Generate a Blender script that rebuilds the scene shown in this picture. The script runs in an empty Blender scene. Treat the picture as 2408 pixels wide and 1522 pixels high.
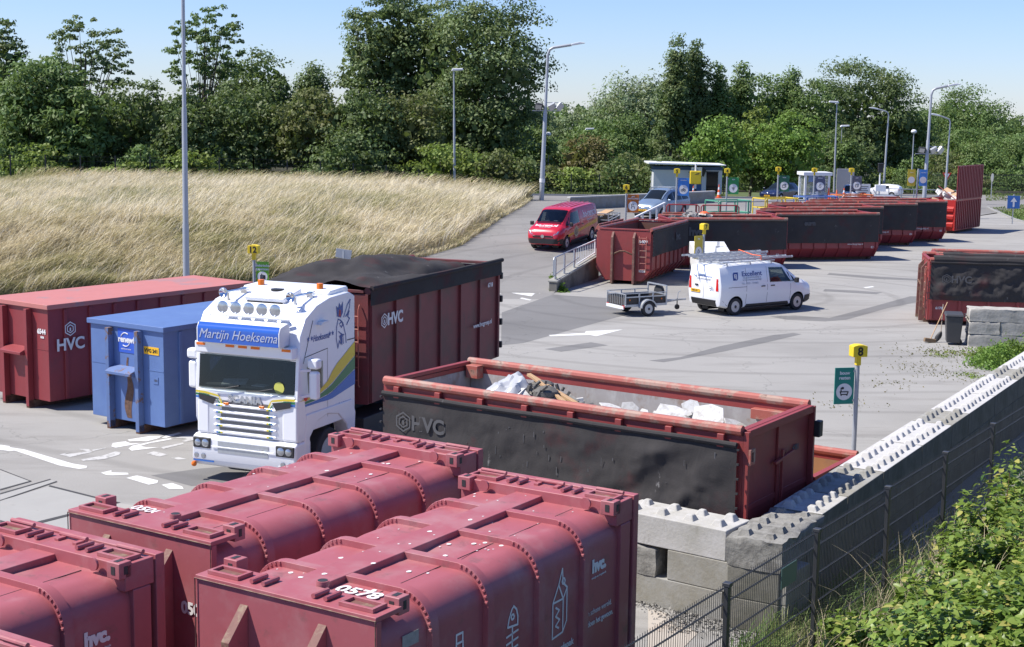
import bpy, bmesh, math, random
import numpy as np
from mathutils import Vector, Matrix, Euler
random.seed(7); NR=np.random.default_rng(7)
SC=bpy.context.scene; COL=SC.collection
rad=math.radians
# ---------------------------------------------------------------- camera
CF,CP,CR,CH=3476.0,rad(8.186),rad(.784),7.618
_F=Vector((0,math.cos(CP),-math.sin(CP))); _r=Vector((1,0,0)); _u=_r.cross(_F)
_R=_r*math.cos(CR)+_u*math.sin(CR); _U=-_r*math.sin(CR)+_u*math.cos(CR)
cd=bpy.data.cameras.new('camera'); cam=bpy.data.objects.new('camera',cd); COL.objects.link(cam)
cd.sensor_fit='HORIZONTAL'; cd.sensor_width=36; cd.lens=CF/2408*36; cd.clip_end=3000; cd.clip_start=.5
cam.matrix_world=Matrix(((_R.x,_U.x,-_F.x,0),(_R.y,_U.y,-_F.y,0),(_R.z,_U.z,-_F.z,CH),(0,0,0,1)))
SC.camera=cam
def ray(x,y): return _F+_R*((x-1204)/CF)-_U*((y-761)/CF)
def at(x,y,z=0.0):                       # survey point of the site at height z
    d=ray(x,y); t=(z-CH)/d.z; return Vector((d.x*t,d.y*t,z))
def atY(x,y,Y):                          # survey point at distance Y
    d=ray(x,y); t=Y/d.y; return Vector((d.x*t,Y,CH+d.z*t))
# ---------------------------------------------------------------- mesh builder
class MB:
    def __init__(s): s.v=[]; s.f=[]; s.mi=[]
    def add(s,vs,fs,mi=0):
        o=len(s.v); s.v+=[tuple(p) for p in vs]; s.f+=[tuple(i+o for i in f) for f in fs]; s.mi+=[mi]*len(fs); return s
    def box(s,a,b,mi=0):
        x0,y0,z0=a; x1,y1,z1=b
        return s.add([(x0,y0,z0),(x1,y0,z0),(x1,y1,z0),(x0,y1,z0),(x0,y0,z1),(x1,y0,z1),(x1,y1,z1),(x0,y1,z1)],
            [(0,3,2,1),(4,5,6,7),(0,1,5,4),(1,2,6,5),(2,3,7,6),(3,0,4,7)],mi)
    def obox(s,c,size,rot=(0,0,0),mi=0):
        M=Euler(rot).to_matrix(); c=Vector(c); h=[q/2 for q in size]; vs=[]
        for k in (-1,1):
            for i,j in ((-1,-1),(1,-1),(1,1),(-1,1)): vs.append(c+M@Vector((i*h[0],j*h[1],k*h[2])))
        return s.add(vs,[(0,3,2,1),(4,5,6,7),(0,1,5,4),(1,2,6,5),(2,3,7,6),(3,0,4,7)],mi)
    def bar(s,p,q,w,h=None,up=(0,0,1),mi=0):
        p=Vector(p);q=Vector(q);d=(q-p).normalized();u=Vector(up)
        if abs(d.dot(u))>.98: u=Vector((0,1,0))
        a=d.cross(u).normalized()*(w/2); b=a.cross(d).normalized()*((h or w)/2); vs=[]
        for o in (p,q): vs+=[o-a-b,o+a-b,o+a+b,o-a+b]
        return s.add(vs,[(0,3,2,1),(4,5,6,7),(0,1,5,4),(1,2,6,5),(2,3,7,6),(3,0,4,7)],mi)
    def tube(s,pts,r,n=8,mi=0,cap=True):
        pts=[Vector(p) for p in pts]; rs=r if isinstance(r,(list,tuple)) else [r]*len(pts); vs=[];fs=[]
        prev=None
        for i,p in enumerate(pts):
            d=(pts[min(i+1,len(pts)-1)]-pts[max(i-1,0)]).normalized()
            if prev is None:
                a=d.cross(Vector((0,0,1)))
                if a.length<.05: a=d.cross(Vector((0,1,0)))
            else: a=prev-d*prev.dot(d)
            a.normalize(); prev=a; b=d.cross(a)
            for k in range(n):
                t=2*math.pi*k/n; vs.append(p+(a*math.cos(t)+b*math.sin(t))*rs[i])
        for i in range(len(pts)-1):
            for k in range(n):
                fs.append((i*n+k,i*n+(k+1)%n,(i+1)*n+(k+1)%n,(i+1)*n+k))
        if cap: fs.append(tuple(range(n-1,-1,-1))); o=(len(pts)-1)*n; fs.append(tuple(range(o,o+n)))
        return s.add(vs,fs,mi)
    def cyl(s,p,q,r,r2=None,n=16,mi=0): return s.tube([p,q],[r,r if r2 is None else r2],n,mi)
    def prism(s,poly,ax,t0,t1,mi=0):
        n=len(poly); mk={'x':lambda a,b,t:(t,a,b),'y':lambda a,b,t:(a,t,b),'z':lambda a,b,t:(a,b,t)}[ax]
        vs=[mk(a,b,t0) for a,b in poly]+[mk(a,b,t1) for a,b in poly]
        return s.add(vs,[tuple(range(n-1,-1,-1)),tuple(range(n,2*n))]+[(i,(i+1)%n,n+(i+1)%n,n+i) for i in range(n)],mi)
    def loft(s,secs,mi=0,cap=True,closed=True):
        n=len(secs[0]); vs=[p for q in secs for p in q]; fs=[]
        for i in range(len(secs)-1):
            for k in range(n if closed else n-1): fs.append((i*n+k,i*n+(k+1)%n,(i+1)*n+(k+1)%n,(i+1)*n+k))
        if cap: fs.append(tuple(range(n-1,-1,-1))); o=(len(secs)-1)*n; fs.append(tuple(range(o,o+n)))
        return s.add(vs,fs,mi)
    def lathe(s,prof,c=(0,0,0),ax='z',n=20,mi=0):
        vs=[];fs=[];c=Vector(c)
        for r,h in prof:
            for k in range(n):
                t=2*math.pi*k/n; a,b=r*math.cos(t),r*math.sin(t)
                vs.append(c+Vector({'z':(a,b,h),'y':(a,h,b),'x':(h,a,b)}[ax]))
        m=len(prof)
        for i in range(m-1):
            for k in range(n): fs.append((i*n+k,i*n+(k+1)%n,(i+1)*n+(k+1)%n,(i+1)*n+k))
        if prof[0][0]>1e-4: fs.append(tuple(range(n)))
        if prof[-1][0]>1e-4: fs.append(tuple(range((m-1)*n,m*n)))
        return s.add(vs,fs,mi)
    def ball(s,c,r,n=10,mi=0,sq=(1,1,1)):
        vs=[];fs=[];m=max(4,n//2)
        for i in range(m+1):
            p=math.pi*i/m
            for k in range(n):
                t=2*math.pi*k/n; vs.append((c[0]+r*sq[0]*math.sin(p)*math.cos(t),c[1]+r*sq[1]*math.sin(p)*math.sin(t),c[2]+r*sq[2]*math.cos(p)))
        for i in range(m):
            for k in range(n): fs.append((i*n+k,i*n+(k+1)%n,(i+1)*n+(k+1)%n,(i+1)*n+k))
        return s.add(vs,fs,mi)
    def grid(s,fn,nu,nv,mi=0):
        vs=[fn(i/nu,j/nv) for i in range(nu+1) for j in range(nv+1)]
        return s.add(vs,[(i*(nv+1)+j,(i+1)*(nv+1)+j,(i+1)*(nv+1)+j+1,i*(nv+1)+j+1) for i in range(nu) for j in range(nv)],mi)
    def build(s,name,mat,parent=None,bevel=0,seg=2,sharp=35,norm=True):
        me=bpy.data.meshes.new(name); bm=bmesh.new(); vs=[bm.verts.new(p) for p in s.v]
        for f,mi in zip(s.f,s.mi):
            if len(set(f))<3: continue
            try: bf=bm.faces.new([vs[i] for i in f]); bf.material_index=mi; bf.smooth=True
            except ValueError: pass
        if norm:
            bmesh.ops.remove_doubles(bm,verts=bm.verts,dist=1e-5); bmesh.ops.recalc_face_normals(bm,faces=bm.faces)
        bm.to_mesh(me); bm.free(); me.set_sharp_from_angle(angle=rad(sharp))
        for m in (mat if isinstance(mat,(list,tuple)) else [mat]): me.materials.append(m)
        o=bpy.data.objects.new(name,me); COL.objects.link(o)
        if parent: o.parent=parent
        if bevel:
            b=o.modifiers.new('bevel','BEVEL'); b.width=bevel; b.segments=seg; b.limit_method='ANGLE'; b.angle_limit=rad(40); b.harden_normals=True
        return o
def tag(o,label=None,cat=None,group=None,kind=None):
    for k,v in (('label',label),('category',cat),('group',group),('kind',kind)):
        if v: o[k]=v
    return o
def thing(name,label,cat,loc=(0,0,0),rz=0,group=None):
    o=bpy.data.objects.new(name,None); COL.objects.link(o); o.empty_display_size=.2
    o.location=loc; o.rotation_euler=(0,0,rz); return tag(o,label,cat,group)
def kids(o): return [c for c in bpy.data.objects if c.parent==o]
def copy_tree(o,parent=None):
    c=o.copy(); COL.objects.link(c)
    if parent: c.parent=parent
    for ch in kids(o): copy_tree(ch,c)
    return c
def structure(name,mb,m,**k): return tag(mb.build(name,m,**k),kind='structure')
def cut(o,cutter_mb,m=None):
    if m and m.name not in [q.name for q in o.data.materials]: o.data.materials.append(m)
    c=cutter_mb.build('cutter',m or o.data.materials[0],o.parent); b=o.modifiers.new('cut','BOOLEAN'); b.object=c; b.solver='EXACT'; b.operation='DIFFERENCE'; b.material_mode='TRANSFER'
    dg=bpy.context.evaluated_depsgraph_get(); dg.update(); me=bpy.data.meshes.new_from_object(o.evaluated_get(dg)); o.modifiers.remove(b); o.data=me
    bpy.data.objects.remove(c)
    me.set_sharp_from_angle(angle=rad(35)); return o
def lettering(s,size,m,parent,loc,xd,yd,bold=0,shear=0,align='CENTER',ext=.0015,sx=1,space=1,name='lettering',skew=0):
    cu=bpy.data.curves.new('t','FONT'); cu.body=s; cu.size=size; cu.offset=bold; cu.shear=shear; cu.align_x=align; cu.align_y='CENTER'; cu.extrude=ext; cu.space_character=space
    cu.resolution_u=4
    t=bpy.data.objects.new('t',cu); me=bpy.data.meshes.new_from_object(t); bpy.data.objects.remove(t); bpy.data.curves.remove(cu)
    me.materials.clear(); me.materials.append(m); me.name=name
    x=Vector(xd).normalized(); y=Vector(yd); y=(y-x*y.dot(x)).normalized(); z=x.cross(y)
    M=Matrix(((x.x*sx,y.x,z.x,loc[0]),(x.y*sx,y.y,z.y,loc[1]),(x.z*sx,y.z,z.z,loc[2]),(0,0,0,1)))
    me.transform(M); o=bpy.data.objects.new(name,me); COL.objects.link(o); o.parent=parent; return o
# ---------------------------------------------------------------- materials
def nodes(name):
    m=bpy.data.materials.new(name); m.use_nodes=True; nt=m.node_tree; return m,nt,nt.nodes['Principled BSDF']
def N(nt,t,**k):
    n=nt.nodes.new(t)
    for a,b in k.items():
        if a.startswith('i_'):
            key=a[2:]; n.inputs[int(key) if key.isdigit() else key].default_value=b
        else: setattr(n,a,b)
    return n
def col4(c): return (*c[:3],1)
def noise(nt,scale,detail=4,rough=.6,vec=None,coord='Object',dist=0,stretch=None):
    if vec is None:
        tc=N(nt,'ShaderNodeTexCoord'); vec=tc.outputs[coord]
    if stretch:
        mp=N(nt,'ShaderNodeMapping'); nt.links.new(vec,mp.inputs['Vector']); mp.inputs['Scale'].default_value=stretch; vec=mp.outputs[0]
    n=N(nt,'ShaderNodeTexNoise'); n.inputs['Scale'].default_value=scale; n.inputs['Detail'].default_value=detail; n.inputs['Roughness'].default_value=rough; n.inputs['Distortion'].default_value=dist
    nt.links.new(vec,n.inputs['Vector']); return n.outputs['Fac']
def ramp(nt,fac,a,b,ca=(0,0,0),cb=(1,1,1)):
    r=N(nt,'ShaderNodeValToRGB'); e=r.color_ramp.elements; e[0].position=a; e[1].position=b; e[0].color=col4(ca); e[1].color=col4(cb); nt.links.new(fac,r.inputs[0]); return r.outputs[0]
def mix(nt,fac,a,b,mode='MIX'):
    n=N(nt,'ShaderNodeMix',data_type='RGBA',blend_type=mode)
    for sock,v in ((n.inputs[0],fac),(n.inputs[6],a),(n.inputs[7],b)):
        if isinstance(v,(int,float)): sock.default_value=v
        elif isinstance(v,(tuple,list)): sock.default_value=col4(v)
        else: nt.links.new(v,sock)
    return n.outputs[2]
def pm(name,col,rough=.5,metal=0,var=.12,scale=6,col2=None,thr=(.52,.66),s2=1.3,dirt=None,dthr=(.6,.72),ds=7,dstretch=None,bump=0,bs=60,coat=0,coord='Object',spec=.5,vstretch=None):
    """weathered surface: base colour with fine variation, blotches of col2 and stains of dirt"""
    m,nt,b=nodes(name); c=tuple(col)
    if var:
        f=noise(nt,scale,6,.65,coord=coord,stretch=vstretch); c=mix(nt,f,tuple(q*(1-var) for q in col),tuple(min(1,q*(1+var)) for q in col))
    if col2: c=mix(nt,ramp(nt,noise(nt,s2,5,.65,coord=coord),*thr),c,tuple(col2))
    if dirt: c=mix(nt,ramp(nt,noise(nt,ds,6,.7,coord=coord,stretch=dstretch),*dthr),c,tuple(dirt))
    if isinstance(c,tuple): b.inputs['Base Color'].default_value=col4(c)
    else: nt.links.new(c,b.inputs['Base Color'])
    b.inputs['Roughness'].default_value=rough; b.inputs['Metallic'].default_value=metal; b.inputs['Coat Weight'].default_value=coat
    b.inputs['Specular IOR Level'].default_value=spec
    if bump:
        bn=N(nt,'ShaderNodeBump'); bn.inputs['Strength'].default_value=bump; bn.inputs['Distance'].default_value=.02
        nt.links.new(noise(nt,bs,5,.6,coord=coord),bn.inputs['Height']); nt.links.new(bn.outputs[0],b.inputs['Normal'])
    return m
def flat(name,col,rough=.5,metal=0,coat=0): return pm(name,col,rough,metal,var=0,coat=coat)
RUST=(.10,.045,.025)
M={}
M['press']=pm('press_red_paint',(.35,.095,.108),.5,var=.12,scale=3,col2=(.38,.18,.185),thr=(.47,.72),s2=1.1,dirt=(.17,.085,.08),dthr=(.58,.76),ds=2.6,bump=.12,bs=2.5)
M['press_edge']=pm('worn_press_edge',(.17,.075,.06),.7,var=.3,scale=14,col2=(.22,.15,.10),thr=(.5,.6),s2=6)
M['red']=pm('weathered_red_paint',(.27,.045,.042),.5,var=.15,scale=4,col2=(.19,.05,.045),thr=(.52,.75),dirt=(.10,.045,.035),dthr=(.62,.78),ds=5,bump=.15,bs=3)
M['red2']=pm('deep_red_paint',(.24,.036,.042),.45,var=.12,scale=3,col2=(.18,.045,.048),thr=(.55,.8),bump=.12,bs=2)
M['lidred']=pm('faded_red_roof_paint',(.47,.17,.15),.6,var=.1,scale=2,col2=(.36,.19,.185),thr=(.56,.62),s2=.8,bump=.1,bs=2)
M['dirtyred']=pm('dirty_red_paint',(.19,.04,.042),.6,var=.2,scale=3,col2=(.085,.05,.042),thr=(.45,.72),s2=.9,dirt=(.05,.042,.04),dthr=(.6,.75),ds=4,dstretch=(1,1,.35),bump=.15,bs=3)
M['pipe']=pm('scraped_red_pipe',(.36,.10,.075),.5,var=.2,scale=8,col2=(.34,.22,.17),thr=(.5,.62),s2=3,dirt=RUST,dthr=(.6,.7),ds=6)
M['bright_red']=pm('fresh_red_paint',(.42,.025,.02),.4,var=.12,scale=3,dirt=(.22,.05,.04),dthr=(.6,.75),ds=4)
M['blue']=pm('weathered_blue_paint',(.10,.17,.37),.5,var=.12,scale=3,col2=(.12,.2,.40),thr=(.5,.72),s2=1.1,dirt=(.28,.33,.40),dthr=(.69,.72),ds=4,bump=.12,bs=3)
M['rust']=pm('rusty_steel',(.16,.085,.055),.85,var=.35,scale=14,col2=(.09,.05,.035),thr=(.45,.6),s2=9)
M['bluerust']=pm('rubbed_blue_edge',(.10,.16,.33),.6,var=.2,scale=6,col2=(.16,.10,.08),thr=(.56,.62),s2=5)
M['dark']=pm('dark_steel',(.03,.03,.032),.6,var=.3,scale=8)
M['black']=pm('black_plastic',(.022,.022,.024),.5,var=.2,scale=10)
M['rubber']=pm('tyre_rubber',(.028,.028,.03),.8,var=.25,scale=12)
M['galv']=pm('galvanised_steel',(.46,.48,.50),.42,.55,var=.15,scale=14)
M['lamp_grey']=pm('grey_painted_mast',(.36,.38,.41),.45,.2,var=.08,scale=5)
M['chrome']=flat('chrome',(.75,.76,.78),.12,1)
M['white']=pm('white_vehicle_paint',(.80,.81,.83),.28,var=.03,scale=3,coat=.4)
M['whitemat']=pm('white_sheet_metal',(.72,.73,.74),.5,var=.06,scale=3)
M['letter']=pm('white_lettering_film',(.72,.71,.70),.6,var=.1,scale=9)
M['ghost']=pm('faded_net_lettering',(.085,.085,.09),.85,var=.25,scale=20)
M['yellow']=flat('yellow_sign_plastic',(.75,.55,.02),.5)
M['plate']=flat('yellow_number_plate',(.80,.45,.02),.45)
M['blackink']=flat('black_ink',(.012,.012,.014),.6)
M['amber']=flat('amber_lens',(.75,.17,.01),.25)
M['redlens']=flat('red_lens',(.55,.015,.012),.2)
M['orange']=pm('orange_cone_plastic',(.75,.12,.03),.5,var=.1,scale=8)
M['wood']=pm('planed_wood',(.50,.32,.17),.6,var=.25,scale=4,vstretch=(1,14,14))
M['net']=None
def glassm(name,col,rough=.06): 
    m,nt,b=nodes(name); b.inputs['Base Color'].default_value=col4(col); b.inputs['Roughness'].default_value=rough; b.inputs['Specular IOR Level'].default_value=.35; return m
def panem():
    m,nt,b=nodes('see_through_tinted_glass'); t=N(nt,'ShaderNodeBsdfTransparent'); t.inputs[0].default_value=(.42,.47,.46,1); g=N(nt,'ShaderNodeBsdfGlossy'); g.inputs['Roughness'].default_value=.03; f=N(nt,'ShaderNodeLayerWeight'); pw=N(nt,'ShaderNodeMath',operation='POWER'); pw.inputs[1].default_value=3; nt.links.new(f.outputs['Facing'],pw.inputs[0]); ml=N(nt,'ShaderNodeMath',operation='MULTIPLY_ADD'); ml.inputs[1].default_value=.6; ml.inputs[2].default_value=.05; nt.links.new(pw.outputs[0],ml.inputs[0]); s=N(nt,'ShaderNodeMixShader'); nt.links.new(ml.outputs[0],s.inputs[0]); nt.links.new(t.outputs[0],s.inputs[1]); nt.links.new(g.outputs[0],s.inputs[2]); nt.links.new(s.outputs[0],nt.nodes['Material Output'].inputs[0]); nt.nodes.remove(b); return m
M['pane']=panem(); M['glass']=glassm('tinted_glass',(.010,.013,.014)); M['lens']=pm('clear_lens',(.42,.44,.47),.12,.7,var=.35,scale=14)
def netm():
    m,nt,b=nodes('black_net_fabric')
    f=noise(nt,1.1,6,.6); c=mix(nt,f,(.036,.034,.034),(.066,.062,.062))
    c=mix(nt,ramp(nt,noise(nt,3.2,6,.72,stretch=(1,1,.45)),.66,.72),c,(.20,.195,.19))
    c=mix(nt,ramp(nt,noise(nt,.9,5,.6),.56,.72),c,(.080,.034,.036))
    nt.links.new(c,b.inputs['Base Color']); b.inputs['Roughness'].default_value=.95; b.inputs['Specular IOR Level'].default_value=.15
    c2=noise(nt,2.2,6,.7,stretch=(1.2,1.2,.5),dist=1.2)
    w=N(nt,'ShaderNodeBump'); w.inputs['Strength'].default_value=.3; w.inputs['Distance'].default_value=.05; nt.links.new(c2,w.inputs['Height'])
    w2=N(nt,'ShaderNodeBump'); w2.inputs['Strength'].default_value=.35; w2.inputs['Distance'].default_value=.012; nt.links.new(noise(nt,70,3,.6),w2.inputs['Height']); nt.links.new(w.outputs[0],w2.inputs['Normal']); nt.links.new(w2.outputs[0],b.inputs['Normal']); return m
M['net']=netm()
def asphalt(name,a,b2,stain,grain=.2):
    m,nt,b=nodes(name)
    c=mix(nt,ramp(nt,noise(nt,.16,6,.6),.35,.68),a,b2)
    c=mix(nt,ramp(nt,noise(nt,.5,7,.72,stretch=(.35,1.6,1)),.5,.7),c,stain)
    c=mix(nt,ramp(nt,noise(nt,.09,5,.6),.5,.72,(0,0,0),(.7,.7,.7)),c,tuple(q*.82 for q in stain))
    wv=N(nt,'ShaderNodeTexWave',wave_type='RINGS',rings_direction='Z'); wv.inputs['Scale'].default_value=.11; wv.inputs['Distortion'].default_value=2.5; wv.inputs['Detail'].default_value=3; wv.inputs['Detail Scale'].default_value=.6
    mp=N(nt,'ShaderNodeMapping'); mp.inputs['Location'].default_value=(-9,-62,0); t2=N(nt,'ShaderNodeTexCoord'); nt.links.new(t2.outputs['Object'],mp.inputs[0]); nt.links.new(mp.outputs[0],wv.inputs['Vector'])
    c=mix(nt,ramp(nt,wv.outputs['Fac'],.93,1.0,(0,0,0),(.28,.28,.28)),c,tuple(q*.6 for q in stain))
    g=noise(nt,38,3,.7); c=mix(nt,grain,c,ramp(nt,g,.3,.7,(.1,.1,.1),(.62,.61,.6)),'OVERLAY')
    n2=noise(nt,9,5,.75); c=mix(nt,ramp(nt,n2,.66,.72),c,tuple(q*.72 for q in a))
    vn=N(nt,'ShaderNodeTexVoronoi',feature='DISTANCE_TO_EDGE'); vn.inputs['Scale'].default_value=.13
    tc=N(nt,'ShaderNodeTexCoord'); va=N(nt,'ShaderNodeVectorMath',operation='ADD'); nt.links.new(tc.outputs['Object'],va.inputs[0])
    nn=N(nt,'ShaderNodeTexNoise'); nn.inputs['Scale'].default_value=.6; nn.inputs['Detail'].default_value=5; nt.links.new(tc.outputs['Object'],nn.inputs['Vector'])
    vs=N(nt,'ShaderNodeVectorMath',operation='SCALE'); vs.inputs['Scale'].default_value=3.; nt.links.new(nn.outputs['Color'],vs.inputs[0]); nt.links.new(vs.outputs[0],va.inputs[1]); nt.links.new(va.outputs[0],vn.inputs['Vector'])
    c=mix(nt,ramp(nt,vn.outputs['Distance'],.001,.0028,(.75,.75,.75),(0,0,0)),c,tuple(q*.6 for q in a))
    nt.links.new(c,b.inputs['Base Color']); b.inputs['Roughness'].default_value=.9; b.inputs['Specular IOR Level'].default_value=.25
    bn=N(nt,'ShaderNodeBump'); bn.inputs['Strength'].default_value=.35; bn.inputs['Distance'].default_value=.01; nt.links.new(g,bn.inputs['Height']); nt.links.new(bn.outputs[0],b.inputs['Normal'])
    return m
M['asphalt']=asphalt('pale_worn_asphalt',(.305,.297,.278),(.35,.34,.318),(.25,.24,.222))
M['ramp']=asphalt('grey_ramp_asphalt',(.225,.218,.207),(.265,.257,.243),(.195,.187,.175))
M['patch']=asphalt('dark_repair_asphalt',(.18,.177,.172),(.2,.197,.192),(.165,.162,.158))
M['slab']=pm('concrete_slab',(.32,.315,.295),.85,var=.1,scale=1.2,col2=(.37,.34,.30),thr=(.5,.75),s2=.5,dirt=(.24,.23,.21),dthr=(.62,.8),ds=3,bump=.1,bs=30)
M['joint']=flat('black_joint_sealer',(.05,.05,.05),.8)
M['road_paint']=pm('worn_white_road_paint',(.62,.62,.60),.8,var=.08,scale=6,dirt=(.36,.355,.345),dthr=(.6,.66),ds=8)
M['conc_w']=pm('sunbleached_concrete',(.50,.49,.475),.9,var=.12,scale=5,col2=(.40,.39,.36),thr=(.5,.72),s2=1.2,bump=.25,bs=22,dirt=(.28,.27,.25),dthr=(.66,.76),ds=6)
M['conc_g']=pm('grey_stained_concrete',(.30,.295,.27),.9,var=.15,scale=5,col2=(.235,.22,.175),thr=(.45,.7),s2=1.6,bump=.3,bs=18,dirt=(.17,.155,.12),dthr=(.6,.78),ds=4,dstretch=(1,1,.3))
M['conc_d']=pm('broken_dark_concrete',(.25,.243,.22),.95,var=.25,scale=8,col2=(.16,.155,.14),thr=(.45,.62),s2=5,bump=.8,bs=12)
M['kerb']=pm('kerb_concrete',(.3,.3,.29),.9,var=.15,scale=4)
M['plaster']=pm('broken_plaster',(.56,.56,.545),.9,var=.15,scale=5,dirt=(.36,.34,.31),dthr=(.48,.66),ds=6)
M['inner']=pm('dusty_grey_steel',(.34,.32,.31),.8,var=.2,scale=3,col2=(.27,.20,.16),thr=(.52,.66),s2=2.2,dirt=(.42,.41,.40),dthr=(.5,.7),ds=5,dstretch=(1,1,.4))
M['innerrust']=pm('rusty_container_inside',(.15,.07,.05),.8,var=.25,scale=4,col2=(.11,.075,.06),thr=(.45,.65),s2=2)
# ---------------------------------------------------------------- light
SUN_AZ=rad(180+4); SUN_EL=rad(54)
sun_dir=Vector((math.cos(SUN_AZ)*math.cos(SUN_EL),math.sin(SUN_AZ)*math.cos(SUN_EL),math.sin(SUN_EL)))
ld=bpy.data.lights.new('sun','SUN'); ld.energy=4.6; ld.angle=rad(.53); ld.color=(1,.945,.865)
lo=bpy.data.objects.new('sun',ld); COL.objects.link(lo); lo.rotation_euler=sun_dir.to_track_quat('Z','Y').to_euler(); lo.location=(-40,20,60)
w=bpy.data.worlds.new('World'); SC.world=w; w.use_nodes=True; nt=w.node_tree
sk=N(nt,'ShaderNodeTexSky',sky_type='NISHITA'); sk.sun_disc=False; sk.sun_elevation=SUN_EL; sk.sun_rotation=math.atan2(sun_dir.x,sun_dir.y)
sk.air_density=1.0; sk.dust_density=.1; sk.ozone_density=3.0; sk.altitude=0
tint=mix(nt,1.0,sk.outputs[0],(.575,.655,.93),'MULTIPLY'); nt.links.new(tint,nt.nodes['Background'].inputs[0]); nt.nodes['Background'].inputs[1].default_value=.115
SC.view_settings.view_transform='Standard'; SC.view_settings.look='None'; SC.view_settings.exposure=.64; SC.view_settings.gamma=1
SC.cycles.max_bounces=6; SC.cycles.transparent_max_bounces=8
# ================================================================ ground
def lerp(a,b,t): return a+(b-a)*t
def sm(t): t=min(1,max(0,t)); return t*t*(3-2*t)
def pl(x,pts):
    if x<=pts[0][0]: return pts[0][1]
    for (a,b),(c,d) in zip(pts,pts[1:]):
        if x<=c: return lerp(b,d,(x-a)/(c-a))
    return pts[-1][1]
FOOT=[(40,-40),(52,-25),(62,-11),(68,-5.5),(74,-2.6),(84,-.6),(95,.7),(102,1.3),(112,1.5)]
DOCK=[(62.6,1.75),(67.6,3.62),(75.2,6.1),(76.9,8.3),(78.2,13.2),(80.8,13.9),(82.4,19.2),(88,20.4),(91.3,23.3),(94.6,26),(104,29.5),(112,34),(150,60)]
BASE=[(62,0),(84,1.6),(104,1.6),(110,1.42),(116,1.05),(122,.55),(130,.05),(136,0),(400,0)]
def T(x,y):
    b=pl(y,BASE); xf=pl(y,FOOT)
    if y>103: b*=1-sm((x-pl(y,DOCK)+9)/7)*sm((y-103)/6)
    if y<101: return lerp(b,2.1,sm((xf-x)/13)) if x<xf else b
    return lerp(lerp(2.1,1.6,sm((y-101)/30)),b,sm((x+9)/10))
def strip(name,ys,xl,xr,nc,m,dz=0):
    mb=MB(); rows=[]
    for y in ys:
        a=xl(y) if callable(xl) else xl; b=xr(y) if callable(xr) else xr
        rows.append([(lerp(a,b,i/nc),y,T(lerp(a,b,i/nc),y)+dz) for i in range(nc+1)])
    mb.loft(rows,cap=False,closed=False); return structure(name,mb,m,norm=False,sharp=80)
fr=lambda a,b,n:[lerp(a,b,i/n) for i in range(n+1)]
M['soil']=pm('bank_soil',(.26,.23,.12),.95,var=.3,scale=2,col2=(.11,.13,.045),thr=(.45,.6),s2=.25)
M['verge']=pm('mown_verge_grass',(.075,.105,.032),.95,var=.3,scale=6,col2=(.12,.13,.05),thr=(.5,.65),s2=.6)
mb=MB(); poly=[(-60,2),(150,2),(150,137),(52,137)]+[(x-.06,y) for y,x in reversed(DOCK[:-1])]+[(pl(60,FOOT),60),(-60,40)]
mb.add([(x,y,0) for x,y in poly],[tuple(range(len(poly)))]); structure('yard_ground',mb,M['asphalt'],norm=False)
strip('ramp_road',fr(60,112,52),lambda y:pl(y,FOOT)-.02,lambda y:pl(y,DOCK),14,M['ramp'],.002)
strip('grass_bank',fr(40,101,50),-70,lambda y:pl(y,FOOT),30,M['soil'])
strip('bank_road',fr(101,110,4),-90,lambda y:pl(y,FOOT),40,M['ramp'],-.15)
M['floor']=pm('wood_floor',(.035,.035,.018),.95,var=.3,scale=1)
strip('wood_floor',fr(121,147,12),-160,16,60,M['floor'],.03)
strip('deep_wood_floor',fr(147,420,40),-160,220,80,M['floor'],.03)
strip('verge_ground',fr(109.9,137,14),-160,lambda y:pl(y,DOCK),80,M['verge'],-.06)
strip('meadow_ground',fr(137,420,40),-160,240,90,M['verge'],-.06)
strip('entrance_road',fr(110,146,30),lambda y:pl(y,[(110,18),(120,21),(135,27),(146,30)]),lambda y:pl(y,DOCK)-.1,12,M['ramp'],.02)
# lawn and drive on the right
M['lawn']=pm('lawn_ground',(.11,.16,.04),.95,var=.3,scale=3,col2=(.16,.18,.06),thr=(.5,.7),s2=.4)
def sheet(name,pts,m,z=.004,kind='structure'):
    mb=MB(); mb.add([(*at(x,y,z).xy,z) for x,y in pts],[tuple(range(len(pts)))]); return tag(mb.build(name,m,norm=False),kind=kind)
sheet('lawn',[(2322,488),(2350,497),(2385,516),(2412,524),(2700,530),(2700,455),(2318,466),(2310,480)],M['lawn'],.006)
sheet('lawn_strip',[(2200,476),(2700,470),(2700,440),(2200,452)],M['lawn'],.004)
sheet('drive',[(2312,496),(2335,490),(2372,488),(2380,483),(2350,478),(2325,478),(2310,481)],M['ramp'],.010)
# repair patches, slabs and paint
for p in ([(1180,735),(1300,693),(1390,699),(1470,703),(1540,722),(1400,760),(1230,807),(1178,812)],
          [(1280,821),(1390,805),(1430,812),(1320,827)],[(1526,848),(1600,840),(1690,815),(1820,788),(1865,783),(1885,786),(1800,806),(1700,827),(1590,847),(1560,852)],
          [(1810,744),(1870,742),(1950,748),(2050,722),(2140,697),(2180,697),(2180,706),(2090,724),(1990,752),(1940,756),(1850,752)],
          [(1950,642),(2070,651),(2180,657),(2180,661),(2060,656),(1945,646)],[(1940,680),(2020,684),(2075,688),(2060,692),(1935,685)],
          [(355,1118),(470,1102),(590,1092),(560,1135),(450,1143)]):
    sheet('repair_patch',p,M['patch'],.003)
S=[(0,1105),(72,1131),(0,1151)],[(0,1162),(118,1128),(132,1132),(0,1176)],[(118,1143),(275,1182),(46,1238),(0,1225),(0,1178)],[(58,1241),(282,1183),(352,1196),(330,1250),(200,1290)],[(0,1233),(46,1243),(200,1300),(190,1330),(0,1300)]
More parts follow.
